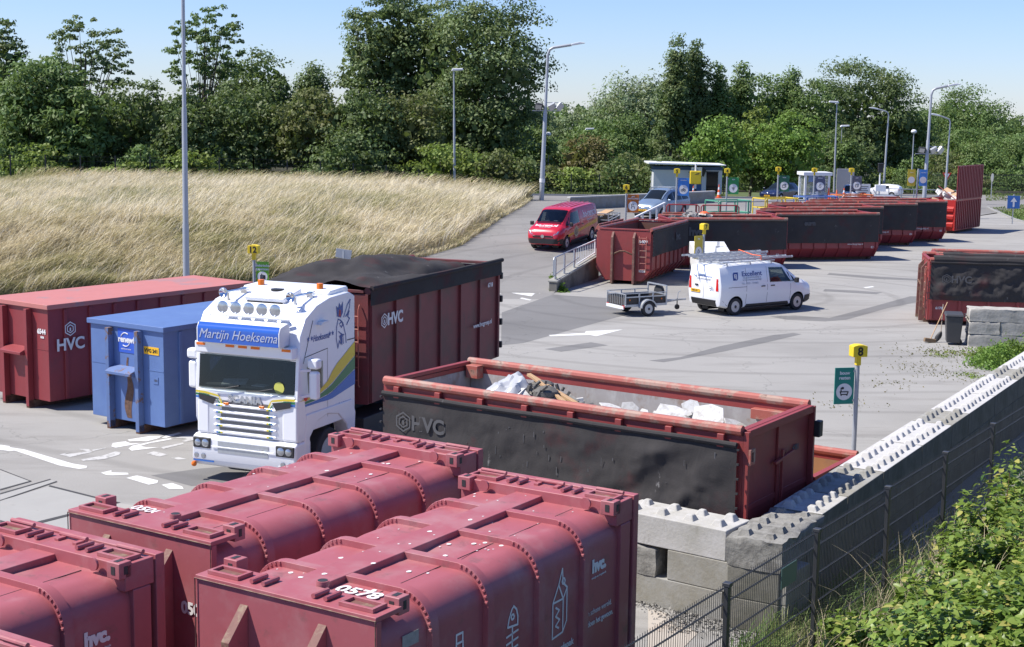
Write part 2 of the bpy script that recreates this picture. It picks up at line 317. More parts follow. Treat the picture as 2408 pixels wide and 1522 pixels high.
for p in S: sheet('concrete_slab',p,M['slab'],.005)
for p in ([(0,1103),(73,1131),(71,1132),(0,1105)],[(0,1150),(73,1130),(74,1132),(0,1153)],[(0,1160),(118,1126),(120,1128),(0,1163)],[(0,1176),(133,1131),(135,1133),(0,1178)],[(117,1141),(276,1181),(274,1184),(114,1144)],[(45,1237),(276,1180),(284,1182),(50,1242)],[(0,1223),(60,1239),(200,1278),(200,1283),(55,1245),(0,1230)]):
    sheet('slab_joint',p,M['joint'],.008)
Z=.006
paint=[[(0,1046),(22,1049),(24,1052),(57,1057),(170,1090),(205,1096),(203,1101),(186,1103),(140,1095),(35,1060),(22,1061),(0,1058)],
 [(237,1112),(262,1106),(262,1111),(300,1112),(303,1116),(265,1118),(250,1117)],[(297,1124),(322,1118),(372,1130),(370,1136),(350,1140)],[(380,1140),(405,1136),(428,1144),(432,1150),(398,1150)],
 [(265,1042),(295,1038),(308,1043),(335,1042),(272,1053),(262,1050)],[(300,1034),(350,1026),(390,1025),(372,1031),(345,1038),(330,1037),(305,1038)],[(375,1028),(420,1017),(428,1019),(388,1031)],
 [(302,1055),(312,1048),(360,1038),(400,1030),(405,1033),(350,1043),(330,1049),(345,1052),(375,1052),(310,1060)],[(405,1031),(440,1024),(462,1027),(455,1035),(435,1040),(428,1037),(440,1033),(430,1030)],[(378,1052),(430,1041),(432,1044),(385,1056)],
 [(140,1069),(165,1063),(150,1069),(205,1062),(185,1056),(208,1056),(218,1063),(165,1075)],[(190,1080),(240,1072),(270,1062),(285,1063),(280,1070),(245,1080),(195,1084)],[(345,1067),(362,1061),(395,1069),(375,1074)],[(402,1077),(420,1075),(440,1080),(418,1081)],[(215,1058),(248,1053),(250,1054),(218,1061)]]
M['faint']=pm('nearly_gone_road_paint',(.47,.465,.45),.85,var=.1,scale=6,dirt=(.31,.305,.29),dthr=(.5,.6),ds=7)
for i,p in enumerate(paint): sheet('road_marking',p,M['faint'] if i in (8,9,10,11,12,13,14) else M['road_paint'],Z)
for p in ([(1034,687),(1062,693),(1090,688)],[(1112,688),(1150,695),(1180,690)],[(1190,686),(1218,692),(1262,690)],[(1218,692),(1250,697),(1258,690)],[(1250,684),(1268,690),(1292,687)],
          [(1280,788),(1370,782),(1385,784),(1375,778),(1475,774),(1405,795),(1390,790),(1285,791)] if False else [(1290,788),(1375,783),(1378,779),(1465,775),(1402,791),(1388,788),(1295,791)],[(1227,700),(1250,705),(1246,707),(1222,702)],[(2030,676),(2052,673),(2056,675),(2036,678)]):
    sheet('road_marking',p,M['road_paint'],Z)
def rsheet(name,pts,m,z):
    mb=MB(); q=[at(x,y,z) for x,y in pts]; mb.add([(p.x,p.y,T(p.x,p.y)+.012) for p in q],[tuple(range(len(q)))]); return tag(mb.build(name,m,norm=False),kind='structure')
rsheet('road_marking',[(1788,466),(1802,461),(1811,463),(1812,469),(1800,472),(1803,468)],M['road_paint'],1.6)
rsheet('road_marking',[(1392,483),(1396,482),(1404,488),(1399,489)],M['road_paint'],1.6)
# bank on the right behind the mesh fence
FA,FB=Vector((1.07,14.79,0)),Vector((14.75,35.7,0)); FD=(FB-FA).normalized(); FN=Vector((FD.y,-FD.x,0))
def TR(t): return .02+2.6*sm((t-.5)/5.2)+.12*max(0,t-4)
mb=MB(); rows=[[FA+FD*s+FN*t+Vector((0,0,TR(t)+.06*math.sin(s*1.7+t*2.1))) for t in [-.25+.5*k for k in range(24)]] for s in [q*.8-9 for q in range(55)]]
mb.loft(rows,cap=False,closed=False); M['undersoil']=pm('dark_plant_soil',(.05,.055,.025),.95,var=.3,scale=5); structure('planted_slope',mb,M['undersoil'],norm=False,sharp=80)  # dark soil colour with fine variation
# kerbs
def kerb(name,pts,m=M['kerb'],w=.12,h=.12):
    mb=MB()
    for a,b in zip(pts,pts[1:]): mb.bar((a[0],a[1],a[2]+h/2-.02),(b[0],b[1],b[2]+h/2-.02),w,h+.04)
    return structure(name,mb,m)
kerb('kerb',[(x,110.2,T(x,110)) for x in fr(-40,18,20)])
kerb('drive_kerb',[tuple(at(x,y,.0)) for x,y in ((2322,489),(2340,498),(2362,507),(2385,517),(2420,527))])
# ================================================================ roll-off containers
from mathutils import noise as mn
def fbm(x,y,z=0): return mn.fractal(Vector((x,y,z)),.9,2.0,4)
def net_sheet(p,x0,x1,z0,z1,y,amp=.03,seed=0,diag=0,roll=True,name='net_cover',side=-1,nx=60):
    mb=MB(); nz=34 if diag else 20; nx=140 if diag else 60
    def fn(u,v):
        x=lerp(x0,x1,u); z=lerp(z1,z0,v); k=sm(min(u,1-u)*12)*sm(min(v*5,(1-v)*6,1))
        d=amp*(.6+fbm(x*1.4+seed,z*1.3,seed)*1.6)+diag*sm(u*2.2-.9)*(.5+.5*math.sin(8.5*(z*.8-x*.42)+3*fbm(x*.5,z*.4,seed+3)))*(.6+fbm(x,z,9))
        return (x,y+side*(.01+k*max(-.008,d)),z+.03*math.sin(u*9+seed)*sm(v*2-1)*(.4+.6*sm(u*2-1)))
    mb.grid(fn,nx,nz)
    o=mb.build(name,M['net'],p,norm=False,sharp=80)
    if roll:
        r=MB(); r.tube([(lerp(x0,x1,t/8),y+side*.02,z1+.02+.006*math.sin(t*2)) for t in range(9)],.045,8); r.build('net_hem',M['net'],o)
    e=MB()
    for k in range(7):
        z=lerp(z0+.05,z1-.05,k/6)
        for x in (x0-.03,x1+.03): e.bar((x-.02,y+side*.03,z),(x+.02,y+side*.03,z),.035,.03)
    e.build('net_hook',M['dark'],o); return o
def container(label,loc,rz,L=6.2,W=2.5,H=2.45,paint='red',inner='innerrust',net=None,hook=True,taper=True,nrib=8,group=None,amp=.02,seed=0,rail='pipe',name='roll_off_container',cat='container',diag=0,chute=True,z0=0,ladder=True,roof=False,railz=0):
    t=thing(name,label,cat,loc,rz,group); P=M[paint]; b=.16+z0; h=W/2; k=.42 if taper else 0.03
    lo=b+(.5 if taper else .02); th=.06
    b1=MB()
    out=[(h,H),(h,lo),(h-k,b),(-h+k,b),(-h,lo),(-h,H)]; inn=[(-h+th,H),(-h+th,lo+.03),(-h+k+th*.4,b+th),(h-k-th*.4,b+th),(h-th,lo+.03),(h-th,H)]
    b1.prism(out+inn,'x',.07,L-.07)
    full=[(h-.002,H-.02),(h-.002,lo),(h-k,b),(-h+k,b),(-h+.002,lo),(-h+.002,H-.02)]
    b1.prism(full,'x',0,.069); b1.prism(full,'x',L-.069,L)
    for i in range(nrib+1):
        x=lerp(.12,L-.12,i/nrib)
        for s in (-1,1):
            b1.box((x-.05,min(s*(h-.01),s*(h+.065)),lo+.02),(x+.05,max(s*(h-.01),s*(h+.065)),H-.14))
            if taper: b1.bar((x,s*(h+.01),lo+.03),(x,s*(h-k+.03),b+.02),.1,.09,up=(1,0,0))
    body=b1.build('body',[P],t,bevel=.012)
    i1=MB(); e=.006
    hi=H-(.15 if inner=='inner' else .1); i1.add([(.08,-h+th+e,hi),(L-.08,-h+th+e,hi),(L-.08,-h+th+e,lo),(.08,-h+th+e,lo)],[(0,1,2,3)]); i1.add([(.08,h-th-e,hi),(L-.08,h-th-e,hi),(L-.08,h-th-e,lo),(.08,h-th-e,lo)],[(3,2,1,0)])
    i1.add([(L-.08,-h+.08,H-.1),(L-.08,h-.08,H-.1),(L-.08,h-.08,lo),(L-.08,-h+.08,lo)],[(0,1,2,3)]); i1.add([(.08,-h+.08,H-.1),(.08,h-.08,H-.1),(.08,h-.08,lo),(.08,-h+.08,lo)],[(3,2,1,0)])
    i1.add([(.08,-h+k,b+th+.012),(L-.08,-h+k,b+th+.012),(L-.08,h-k,b+th+.012),(.08,h-k,b+th+.012)],[(0,1,2,3)]); i1.build('inner_lining',M[inner],t,norm=False)
    for s in (-1,1):
        r=MB(); r.tube([(.02,s*(h-.02),H+.05+railz),(L*.5,s*(h-.02),H+.05+railz),(L-.02,s*(h-.02),H+.05+railz)],.085,10)
        r.build('top_rail',M['pipe' if rail=='pipe' else paint],t)
        if railz:
            for i in range(8):
                q=MB(); x=lerp(.3,L-.3,i/7); q.box((x-.07,s*(h-.02)-.05,H-.04),(x+.07,s*(h-.02)+.05,H+.06+railz)); q.build('rail_post',P,t,bevel=.008)
        sk=MB(); sk.box((-.04,s*.53-.06,z0),(L-.3,s*.53+.06,b-.002)); sk.cyl((L-.18,s*.53-.13,z0+.1),(L-.18,s*.53+.13,z0+.1),.1,n=12); sk.build('skid',M['rust'],t)
    for x in (-.02,L-.1): c=MB(); c.box((x,-h+.1,H-.0),(x+.12,h-.1,H+.07)); c.build('end_rim',P,t,bevel=.01)
    if hook:
        for s in (-1,1):
            g=MB(); g.prism([(-.001,H-.08),(-.2,H-.32),(-.22,z0+.05),(-.001,z0+.03)],'y',s*.5-.05,s*.5+.05); g.build('hook_post',M['press_edge'] if paint!='blue' else M['bluerust'],t,bevel=.008)
        hb=MB(); hb.tube([(-.12,-.44,1.35+z0),(-.2,-.3,1.42+z0),(-.22,-.12,1.5+z0),(-.22,.12,1.5+z0),(-.2,.3,1.42+z0),(-.12,.44,1.35+z0)],.035,8); hb.build('hook_bar',M['rust'],t)
        if ladder:
            la=MB()
            for y in (-.72,-1.06): la.tube([(-.03,y,.55+z0),(-.09,y,.6+z0),(-.09,y,H-.35),(-.03,y,H-.25)],.016,6)
            for q in range(6): la.cyl((-.09,-.72,.7+q*.28+z0),(-.09,-1.06,.7+q*.28+z0),.014,n=6)
            la.build('ladder',M['pipe'],t)
    if net: net_sheet(t,.05,L-.06,net[0],net[1],-h-.075,amp,seed,diag)
    return t
def hvc_logo(p,x,z,y,s,m,bold=.02,hexdy=0):
    """hexagon ring with a keyhole dot and the letters HVC on a side facing -y"""
    mb=MB(); R=s*.62
    for rr,r2 in ((1,.84),(.62,.46)):
        for k in range(6):
            a,b=math.pi/3*k+math.pi/6,math.pi/3*(k+1)+math.pi/6
            mb.add([(x+R*q*math.cos(w_),y,z+hexdy+R*q*math.sin(w_)) for q,w_ in ((rr,a),(rr,b),(r2,b),(r2,a))],[(3,2,1,0)])
    mb.add([(x-R*.12,y,z+hexdy-R*.3),(x+R*.12,y,z+hexdy-R*.3),(x+R*.12,y,z+hexdy+R*.15),(x-R*.12,y,z+hexdy+R*.15)],[(0,1,2,3)])
    mb.build('logo',m,p,norm=False)
# ---- near open container with rubble
A=Vector((-.833,28.73,0)); yw=-.589; ax=Vector((math.cos(yw),math.sin(yw),0)); ex=Vector((ax.y,-ax.x,0))
OL=7.15
oc=container('big open red container with black net along its side, full of broken plaster and planks',A+ex*1.34,yw,OL,2.68,2.68,'red','inner',net=(1.0,2.50),hook=True,taper=False,nrib=7,amp=.03,seed=2,diag=.10,railz=.0,ladder=False)
for i in range(8):
    q=MB(); x=lerp(.35,OL-.35,i/7); q.box((x-.06,-1.43,2.45),(x+.06,-1.345,2.66)); q.build('rail_post',M['red'],oc,bevel=.01)
hvc_logo(oc,.55,2.05,-1.47,.3,M['ghost']); lettering('HVC',.36,M['ghost'],oc,(1.1,-1.472,2.04),(1,0,0),(0,0,1),bold=.012)
d=MB()
for y in (-1.34,1.27): d.box((OL+.002,y,.18),(OL+.1,y+.07,2.72))
d.box((OL+.002,-.06,.2),(OL+.04,.02,2.6)); d.box((OL+.002,-1.26,1.4),(OL+.015,1.26,1.5)); d.box((OL+.002,-1.26,2.62),(OL+.09,1.26,2.74))
d.bar((OL+.07,.05,.6),(OL+.07,.05,2.2),.05,.05); d.bar((OL+.07,-.25,2.02),(OL+.07,.5,2.1),.06,.05)
d.build('rear_door',M['red'],oc,bevel=.01)
for z in (1.0,2.2):
    k=MB(); k.box((OL+.105,-1.35,z),(OL+.14,-1.17,z+.05));k.box((OL+.105,-1.35,z+.2),(OL+.14,-1.17,z+.25));k.box((OL+.105,-1.35,z+.051),(OL+.14,-1.30,z+.199));k.box((OL+.105,-1.22,z+.051),(OL+.14,-1.17,z+.199)); k.build('hinge',M['pipe'],oc)
    k=MB(); k.box((OL+.11,1.24,z),(OL+.22,1.4,z+.28)); k.build('hinge',M['black'],oc,bevel=.02)
lettering('6751',.13,M['ghost'],oc,(OL+.02,.72,2.1),(0,1,0),(0,0,1),bold=.006)
for q in (((OL-1.0,1.1,2.40),(OL-.26,1.26,2.58)),((.12,1.05,2.45),(.4,1.26,2.70))): brk=MB(); brk.box(*q); brk.build('inside_bracket',M['pipe'],oc,bevel=.01)
OCM=Matrix.Translation(A+ex*1.34)@Matrix.Rotation(yw,4,'Z')
def oc_pt(x,y,z): return OCM@Vector((x,y,z))
sc_=MB(); rr_=random.Random(11)
for i in range(70):
    x=rr_.uniform(.2,OL-.3); z=rr_.uniform(.8,2.25); l=rr_.choice((.02,.03,.05,.09,.14)); sc_.box((x,-1.455-rr_.uniform(0,.0),z),(x+rr_.uniform(.008,.02),-1.45,z+l))
tag(sc_.build('scuff_marks',M['ghost'],oc),kind='stuff')
# rubble mass and loose pieces lying on it
def heap(x,y): return 2.12+.42*math.exp(-((x-2.3)/1.1)**2-((y-.1)/.9)**2)+.36*math.exp(-((x-5.5)/.9)**2-((y-.1)/.9)**2)+.12*fbm(x*1.6,y*1.6)
mb=MB(); mb.grid(lambda u,v:oc_pt(lerp(.2,OL-.2,u),lerp(-1.16,1.16,v),heap(lerp(.2,OL-.2,u),lerp(-1.16,1.16,v))),70,26)
M['rubble']=pm('mixed_builders_rubble',(.33,.315,.29),.95,var=.4,scale=9,col2=(.17,.16,.15),thr=(.45,.55),s2=5,dirt=(.62,.61,.6),dthr=(.52,.6),ds=7,bump=.7,bs=25)
tag(mb.build('rubble',M['rubble'],norm=False,sharp=80),kind='stuff',label='pale builders rubble filling the big open container',cat='rubble')
def shard(label,x,y,w_,l,rot,mat='plaster',name='plasterboard_piece',cat='plasterboard',group='broken plasterboard on the rubble',dz=.12,th=.02,pts=None):
    pts=pts or [(-.5,-.5),(.3,-.5),(.5,-.1),(.42,.35),(.05,.5),(-.45,.42)]
    m_=MB(); m_.prism([(a*w_,b*l) for a,b in pts],'z',-th/2,th/2); o=m_.build(name,M[mat],None,bevel=.003)
    o.matrix_world=OCM@Matrix.Translation((x,y,heap(x,y)+dz))@Euler(rot).to_matrix().to_4x4(); return tag(o,label,cat,group)
for a in [('small white plasterboard piece leaning at the hook end of the rubble container',.55,.3,.5,.55,(1.1,.2,.5)),
 ('white plasterboard scrap lying just left of the grey plastic sheet',1.15,-.5,.5,.4,(.3,.2,.2)),
 ('white plasterboard slab lying flat under the two planks',2.75,-.35,.9,.6,(.15,-.1,.4)),
 ('pale board standing upright at the end of the planks',4.1,.1,.5,.75,(1.35,.1,.2)),
 ('upright white shard just right of the pale standing board',4.45,-.1,.35,.5,(1.1,.3,-.3)),
 ('grey edged board tilted in the gap before the big white slab',5.0,-.1,.75,.5,(.45,.15,.3)),
 ('large bright white slab propped up near the door end',5.55,.1,.8,.8,(.8,-.1,.2)),
 ('white crumpled sack lying against the far wall near the door end',5.75,.75,.6,.4,(.6,.3,.9)),
 ('broken white slab lying lowest at the door end of the rubble',6.15,-.2,.6,.55,(.5,.35,-.5)),
 ('long broken board lying flat in the middle of the rubble container',3.7,.35,.6,1.0,(.15,.2,.9)),
 ('small square tile leaning on the far wall in the middle of the rubble container',4.3,.8,.4,.4,(.9,.1,.1)),
 ('white chip standing near the big white slab on its left',5.15,.35,.45,.6,(1.0,-.3,.5)),
 ('tilted white chip between the large slab and the near rail',5.6,-.6,.5,.45,(.3,-.3,1.0))]: shard(a[0],a[1]*1.05,a[2],a[3]*.72,a[4]*.75,a[5])
fm_=MB(); rr_=random.Random(3)
for i in range(420):
    x=rr_.choice((rr_.gauss(2.3,.8),rr_.gauss(5.5,.75),rr_.uniform(.4,6.8))); y=rr_.uniform(-1.15,1.15)
    if not .3<x<6.9: continue
    s=rr_.choice((.05,.07,.09,.13,.2)); fm_.obox(oc_pt(x,y,heap(x,y)+rr_.uniform(0,.05)),(s*rr_.uniform(.7,2),s*rr_.uniform(.6,1.2),s*rr_.uniform(.1,.5)),(rr_.uniform(-.6,.6),rr_.uniform(-.6,.6),rr_.random()*3),mi=rr_.choice((0,0,0,1,1,2,3)))
tag(fm_.build('rubble_fragments',[M['plaster'],M['conc_g'],M['wood'],M['conc_d']],None),kind='stuff',label='small plaster, wood and brick fragments strewn over the rubble',cat='rubble')
for a,(x0,y0,z0),(x1,y1,z1),w_ in (('long pale plank lying along the rubble, the longer of the two',(2.0,.42,.42),(4.05,-.15,.02),.09),('shorter pale plank lying against the longer plank',(2.15,.28,.36),(3.8,-.35,.06),.07)):
    m_=MB(); m_.bar(oc_pt(x0,y0,heap(x0,y0)+z0-.05),oc_pt(x1,y1,heap(x1,y1)+z1+.1),w_,.05); tag(m_.build('wooden_plank',M['wood'],None,bevel=.004),a,'plank','planks on the rubble')
M['plastic']=pm('milky_plastic_sheet',(.42,.43,.45),.25,var=.12,scale=6)
m_=MB(); m_.grid(lambda u,v:oc_pt(lerp(1.35,2.25,u),lerp(-.55,.5,v),heap(lerp(1.35,2.25,u),lerp(-.55,.5,v))+.06+.28*math.sin(u*3.1)*math.sin(v*2.9)+.09*fbm(u*5,v*4,2)),24,24)
tag(m_.build('plastic_sheet',M['plastic'],None,norm=False,sharp=25),'crumpled grey white plastic sheet on the rubble beside the planks','plastic sheet')
m_=MB(); m_.ball(oc_pt(2.65,.0,heap(2.65,0)+.12),.2,10,sq=(1.2,1,.7)); m_.ball(oc_pt(2.35,.35,heap(2.35,.35)+.2),.16,10,sq=(1.4,1,.6)); 
for i in range(30):
    x,y=2.6+random.uniform(-.35,.35),random.uniform(-.2,.5); m_.obox(oc_pt(x,y,heap(x,y)+random.uniform(.02,.25)),(random.uniform(.04,.16),.04,.05),(random.random()*3,random.random()*3,0))
tag(m_.build('rag_bundle',pm('dark_rags',(.12,.115,.105),.9,var=.5,scale=12),None),'tangle of dark rags beside the head of the long plank','rags')
# ---- low red container beside the diagonal wall, behind the open one
lw=container('low red open container with tan inside, between the rubble container and the block wall',(at(2022,1066,1.2)-ax*4.6+ex*1.2).xy.to_3d(),yw,4.6,2.3,1.12,'red','innerrust',hook=False,taper=False,nrib=5,name='low_container')
M['tan']=pm('tan_rusty_lining',(.33,.17,.075),.8,var=.25,scale=3,col2=(.24,.13,.08),thr=(.45,.65)); [c for c in kids(lw) if c.name.startswith('inner_lining')][0].data.materials[0]=M['tan']
# ---- sawtooth row at the platform
c1=container('red open container with hook end and ladder facing the camera, numbered 6409',(3.79+1.243*math.sin(1.206),66.286-1.243*math.cos(1.206),0),1.206,6.4,2.49,2.42,'red','innerrust',net=(1.28,2.36),group='open containers docked at the platform',seed=5)
lettering('6409',.2,M['letter'],c1,(-.012,-.89,1.93),(0,-1,0),(0,0,1),bold=.006); lettering('8326',.15,M['letter'],c1,(-.012,-.86,.62),(0,-1,0),(0,0,1),bold=.006)
lettering('hvc.',.5,M['ghost'],c1,(4.2,-1.4,1.9),(1,0,0),(0,0,1),bold=.02)
def docked(label,px,py,z,L,rz,net=(.95,2.38),seed=1,**k):
    """placed by its rear top corner on the near side"""
    p=at(px,py,z); a=Vector((math.cos(rz),math.sin(rz),0)); n=Vector((-a.y,a.x,0)); o=p-a*L+n*1.25; o.z=0
    return container(label,o,rz,L,2.5,2.42,'red2','innerrust',net=net,hook=True,ladder=False,group='open containers docked at the platform',seed=seed,**k)
c2=docked('net covered red container full of scrap metal, behind the white cabinet',1853,517,2.45,6.0,rad(8.8),seed=11)
lettering('hvc.',.55,M['ghost'],c2,(1.35,-1.39,1.85),(1,0,0),(0,0,1),bold=.03); 
c3=docked('longest looking net covered red container in the docked row, whole side in view',2069,504,2.45,6.0,rad(15),seed=12)
lettering('eurn',.34,M['ghost'],c3,(1.9,-1.39,2.0),(1,0,0),(0,0,1),bold=.02); lettering('www.hvcgroep.nl',.13,M['letter'],c3,(4.6,-1.325,.88),(1,0,0),(0,0,1))
k4=docked('net covered red container mostly hidden behind the longest looking one',2078,489,2.45,6.0,rad(15),seed=13)
c5=docked('net covered red container, second from the upright red lid',2158,481.5,2.45,6.0,rad(14),seed=14)
lettering('www.hvcgroep.nl',.16,M['letter'],c5,(3.6,-1.325,.85),(1,0,0),(0,0,1))
c6=docked('net covered red container right beside the container with the upright lid',2228,475.5,2.45,6.0,rad(14),seed=15)
lettering('www.hvcgroep.nl',.16,M['letter'],c6,(4.2,-1.325,.85),(1,0,0),(0,0,1))
for c,x in ((c2,5.5),(c3,5.6),(c5,5.6),(c6,5.6)): lettering('83',.16,M['letter'],c,(x,-1.325,.7),(1,0,0),(0,0,1))
for c in (c1,c2,c3,k4,c5,c6):      # loading flap on the platform side
    L=6.2; m_=MB(); m_.obox((1.2,1.35,2.50),(1.9,.05,.3),(.5,0,0)); m_.obox((3.2,1.35,2.50),(1.9,.05,.3),(.5,0,0)); m_.build('loading_flap',M['pipe'],c,bevel=.01)
# scrap lying in the second container
M['scrapmix']=pm('mixed_scrap_metal',(.16,.155,.15),.6,.4,var=.5,scale=8,col2=(.35,.34,.33),thr=(.5,.6),s2=4,dirt=RUST,dthr=(.55,.65),ds=5)
m_=MB(); M2=c2.matrix_basis.copy()
for i in range(170):
    x=random.uniform(.2,5.2); y=random.uniform(-1,1); z=2.1+.36*math.exp(-((x-1.6)/1.2)**2)+random.uniform(-.1,.18)
    p=Matrix.Translation(c2.location)@Matrix.Rotation(rad(8.8),4,'Z')@Vector((x,y,z)); m_.obox(p,(random.uniform(.1,.6),random.uniform(.03,.3),random.uniform(.02,.12)),(random.uniform(-.7,.7),random.uniform(-.7,.7),random.random()*3))
tag(m_.build('scrap_metal',M['scrapmix'],None),kind='stuff',label='jumble of scrap metal heaped in the docked container',cat='scrap metal')
m_=MB(); cp=c2.location+Vector((2.15,1.1,2.55)); m_.ball(cp,.26,12,sq=(1.1,1,.7)); tag(m_.build('plastic_tub',M['orange'],None),'small orange tub on top of the scrap metal','tub')
# ---- tall red container with its ribbed lid standing open
tp=at(2244,548,.05); ty=.95; tc=thing('lidded_container','bright red container with ribbed side and tall lid standing upright','container',(tp.x,tp.y,0),ty)
H=2.2; L=5.0; b=MB(); b.box((0,0,.18),(L,2.3,.24)); b.box((0,0,.241),(L,.06,H)); b.box((0,2.24,.241),(L,2.3,H)); b.box((0,.061,.241),(.06,2.239,H)); b.box((L-.06,.061,.241),(L,2.239,H)); b.build('body',M['bright_red'],tc,bevel=.01)
b=MB()
for i in range(14): x=.15+i*(L-.3)/13; b.box((x-.07,-.07,.25),(x+.07,-.002,H-.1))
b.build('side_ribs',M['red2'],tc,bevel=.02)
b=MB()
for z in (.35,.85,1.35): b.prism([(-.002,z),(-.14,z+.1),(-.14,z+.3),(-.002,z+.42)],'y',.1,2.2)
b.box((-.10,-.02,.2),(-.002,.1,H)); b.box((-.10,2.2,.2),(-.002,2.32,H)); b.build('stepped_end',M['bright_red'],tc,bevel=.015)
lettering('hvc.',.42,M['letter'],tc,(-.016,.9,1.98),(0,-1,0),(0,0,1),bold=.02)
b=MB(); b.box((-.02,-.05,H+.02),(L,0,H+2.25)); 
for i in range(16): x=.15+i*(L-.3)/15; b.box((x-.06,-.1,H+.06),(x+.06,-.051,H+2.2))
b.build('lid',M['red2'],tc,bevel=.01)
b=MB(); b.box((-.05,-.06,H-.05),(L,.1,H+.018)); b.bar((.1,.05,H+.02),(-.1,1.2,H+.9),.05); b.build('lid_hinge_rail',M['pipe'],tc)
for s in (.5,1.75):
    b=MB(); b.box((-.05,s,0),(L,s+.12,.178)); b.build('skid',M['rust'],tc)
cardm=pm('brown_cardboard',(.48,.33,.2),.8,var=.15,scale=5)
for i in range(16):
    m_=MB(); x,y=random.uniform(.2,3.4),random.uniform(.3,2); q=Matrix.Rotation(ty,4,'Z')@Vector((x,y,0)); s=random.uniform(.35,.8)
    m_.obox((tp.x+q.x,tp.y+q.y,2.2+random.uniform(-.1,.35)),(s,s*.75,s*.5),(random.uniform(-.5,.5),random.uniform(-.5,.5),random.random()*3))
    tag(m_.build('cardboard_box',cardm if i%3 else M['plaster'],None),'cardboard box heaped under the upright red lid','box','cardboard boxes under the upright lid')
# ---- two containers on the right
r1=container('red container with folded black net and HVC mark, front one at the right edge',(15.42+.12,54.2+1.25,0),rad(-9),6.4,2.5,2.36,'red','innerrust',net=(.93,2.30),taper=False,nrib=6,amp=.07,seed=21,diag=.06,group='containers at the right edge',ladder=True)
hvc_logo(r1,.62,1.72,-1.39,.3,M['ghost']); lettering('HVC',.36,M['ghost'],r1,(1.15,-1.392,1.7),(1,0,0),(0,0,1),bold=.012); lettering('6178',.13,M['letter'],r1,(.42,-1.26,.62),(1,0,0),(0,0,1),bold=.004)
r2p=at(2216,598,2.5); r2=container('red container with rolled black net, just behind the front one at the right edge',(r2p.x+.1,r2p.y+1.3,0),rad(-9),6.4,2.5,2.36,'red','innerrust',net=(.93,2.40),taper=False,nrib=6,seed=22,group='containers at the right edge',ladder=False)
for c_ in (r1,r2):
    q=MB(); q.tube([(lerp(.15,6.4,k/12),-1.24,2.43+.012*math.sin(k*1.7)) for k in range(13)],[.15+.012*math.sin(k*2.3) for k in range(13)],10); q.build('rolled_net',M['net'],c_)
# ---- closed containers on the left
def closed(label,loc,rz,L,W,H,paint,lid,post):
    t=thing('closed_container',label,'container',loc,rz); h=W/2; b=MB(); b.box((0,-h,.22),(L,h,H-.121))
    for i in range(9):
        x=.5+i*(L-.7)/8
        for s in (-1,1): b.box((x-.05,min(s*(h-.01),s*(h+.05)),.24),(x+.05,max(s*(h-.01),s*(h+.05)),H-.15))
    b.build('body',M[paint],t,bevel=.012)
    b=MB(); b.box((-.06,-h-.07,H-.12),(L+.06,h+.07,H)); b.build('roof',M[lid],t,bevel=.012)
    for s in (-1,1):
        g=MB(); g.box((-.17,s*.5-.06,.04),(-.002,s*.5+.06,H-.15)); g.build('hook_post',M[post],t,bevel=.01)
        g=MB(); g.box((-.16,s*.5-.06,0),(L-.2,s*.5+.06,.2)); g.build('skid',M['rust'],t)
    g=MB(); g.prism([(-.003,1.32),(-.3,1.36),(-.3,1.43),(-.003,1.55)],'y',-.435,.435); g.build('hook_bar',M[post],t,bevel=.01)
    for q in ((-h+.02,-.57),(.57,h-.02)): g=MB(); g.box((-.008,q[0],1.52),(-.002,q[1],1.54)); g.build('seam',M[paint],t)
    return t
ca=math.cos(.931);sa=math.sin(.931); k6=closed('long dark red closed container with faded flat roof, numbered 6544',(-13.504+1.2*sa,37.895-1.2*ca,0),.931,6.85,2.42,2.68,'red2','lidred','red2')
hvc_logo(k6,.62,2.02,-1.268,.3,M['letter']); lettering('HVC',.42,M['letter'],k6,(.62,-1.268,1.62),(1,0,0),(0,0,1),bold=.012); lettering('6544',.17,M['letter'],k6,(-.012,-.95,1.98),(0,-1,0),(0,0,1),bold=.008); lettering('8326',.07,M['letter'],k6,(-.012,-.98,1.84),(0,-1,0),(0,0,1),bold=.004)
ca=math.cos(.976);sa=math.sin(.976); kb=closed('blue closed container with rusty hook posts, left of the white truck',(-10.098+1.25*sa,35.04-1.25*ca,0),.976,5.5,2.5,2.58,'blue','blue','bluerust')
b=MB(); b.box((-.012,-.3,1.86),(-.004,.28,2.42)); b.build('sticker',flat('blue_sticker',(.03,.10,.50),.4),kb)
lettering('renewi',.2,M['letter'],kb,(-.017,-.01,2.17),(0,-1,0),(0,0,1),bold=.008,ext=.001); lettering('waste no more',.055,M['letter'],kb,(-.017,0,1.95),(0,-1,0),(0,0,1),ext=.001)
m_=MB(); m_.tube([(-.016,.02+.16*math.cos(a),2.17+.16*math.sin(a)) for a in [.4+k*.22 for k in range(9)]],.012,5); m_.tube([(-.016,.02+.16*math.cos(a),2.17+.16*math.sin(a)) for a in [3.5+k*.22 for k in range(9)]],.012,5); m_.build('logo',M['letter'],kb)
b=MB(); b.box((-.012,-1.1,1.90),(-.003,-.6,2.08)); b.build('number_plate',M['plate'],kb); lettering('VVG 241',.12,M['blackink'],kb,(-.016,-.85,1.985),(0,-1,0),(0,0,1),bold=.004,ext=.001)
b=MB(); b.box((-.012,-1.06,1.22),(-.003,-.9,1.38)); b.build('label_frame',M['blue'],kb); lettering('184',.08,M['ghost'],kb,(-.016,-.98,1.3),(0,-1,0),(0,0,1),ext=.001)
b=MB(); b.grid(lambda u,v:(-.006,-.06+.16*math.sin(u*9)*.3+(v-.5)*(.16+.1*math.sin(u*5)),lerp(.3,1.75,u)),30,2); b.build('rust_streak',M['rust'],kb,norm=False)
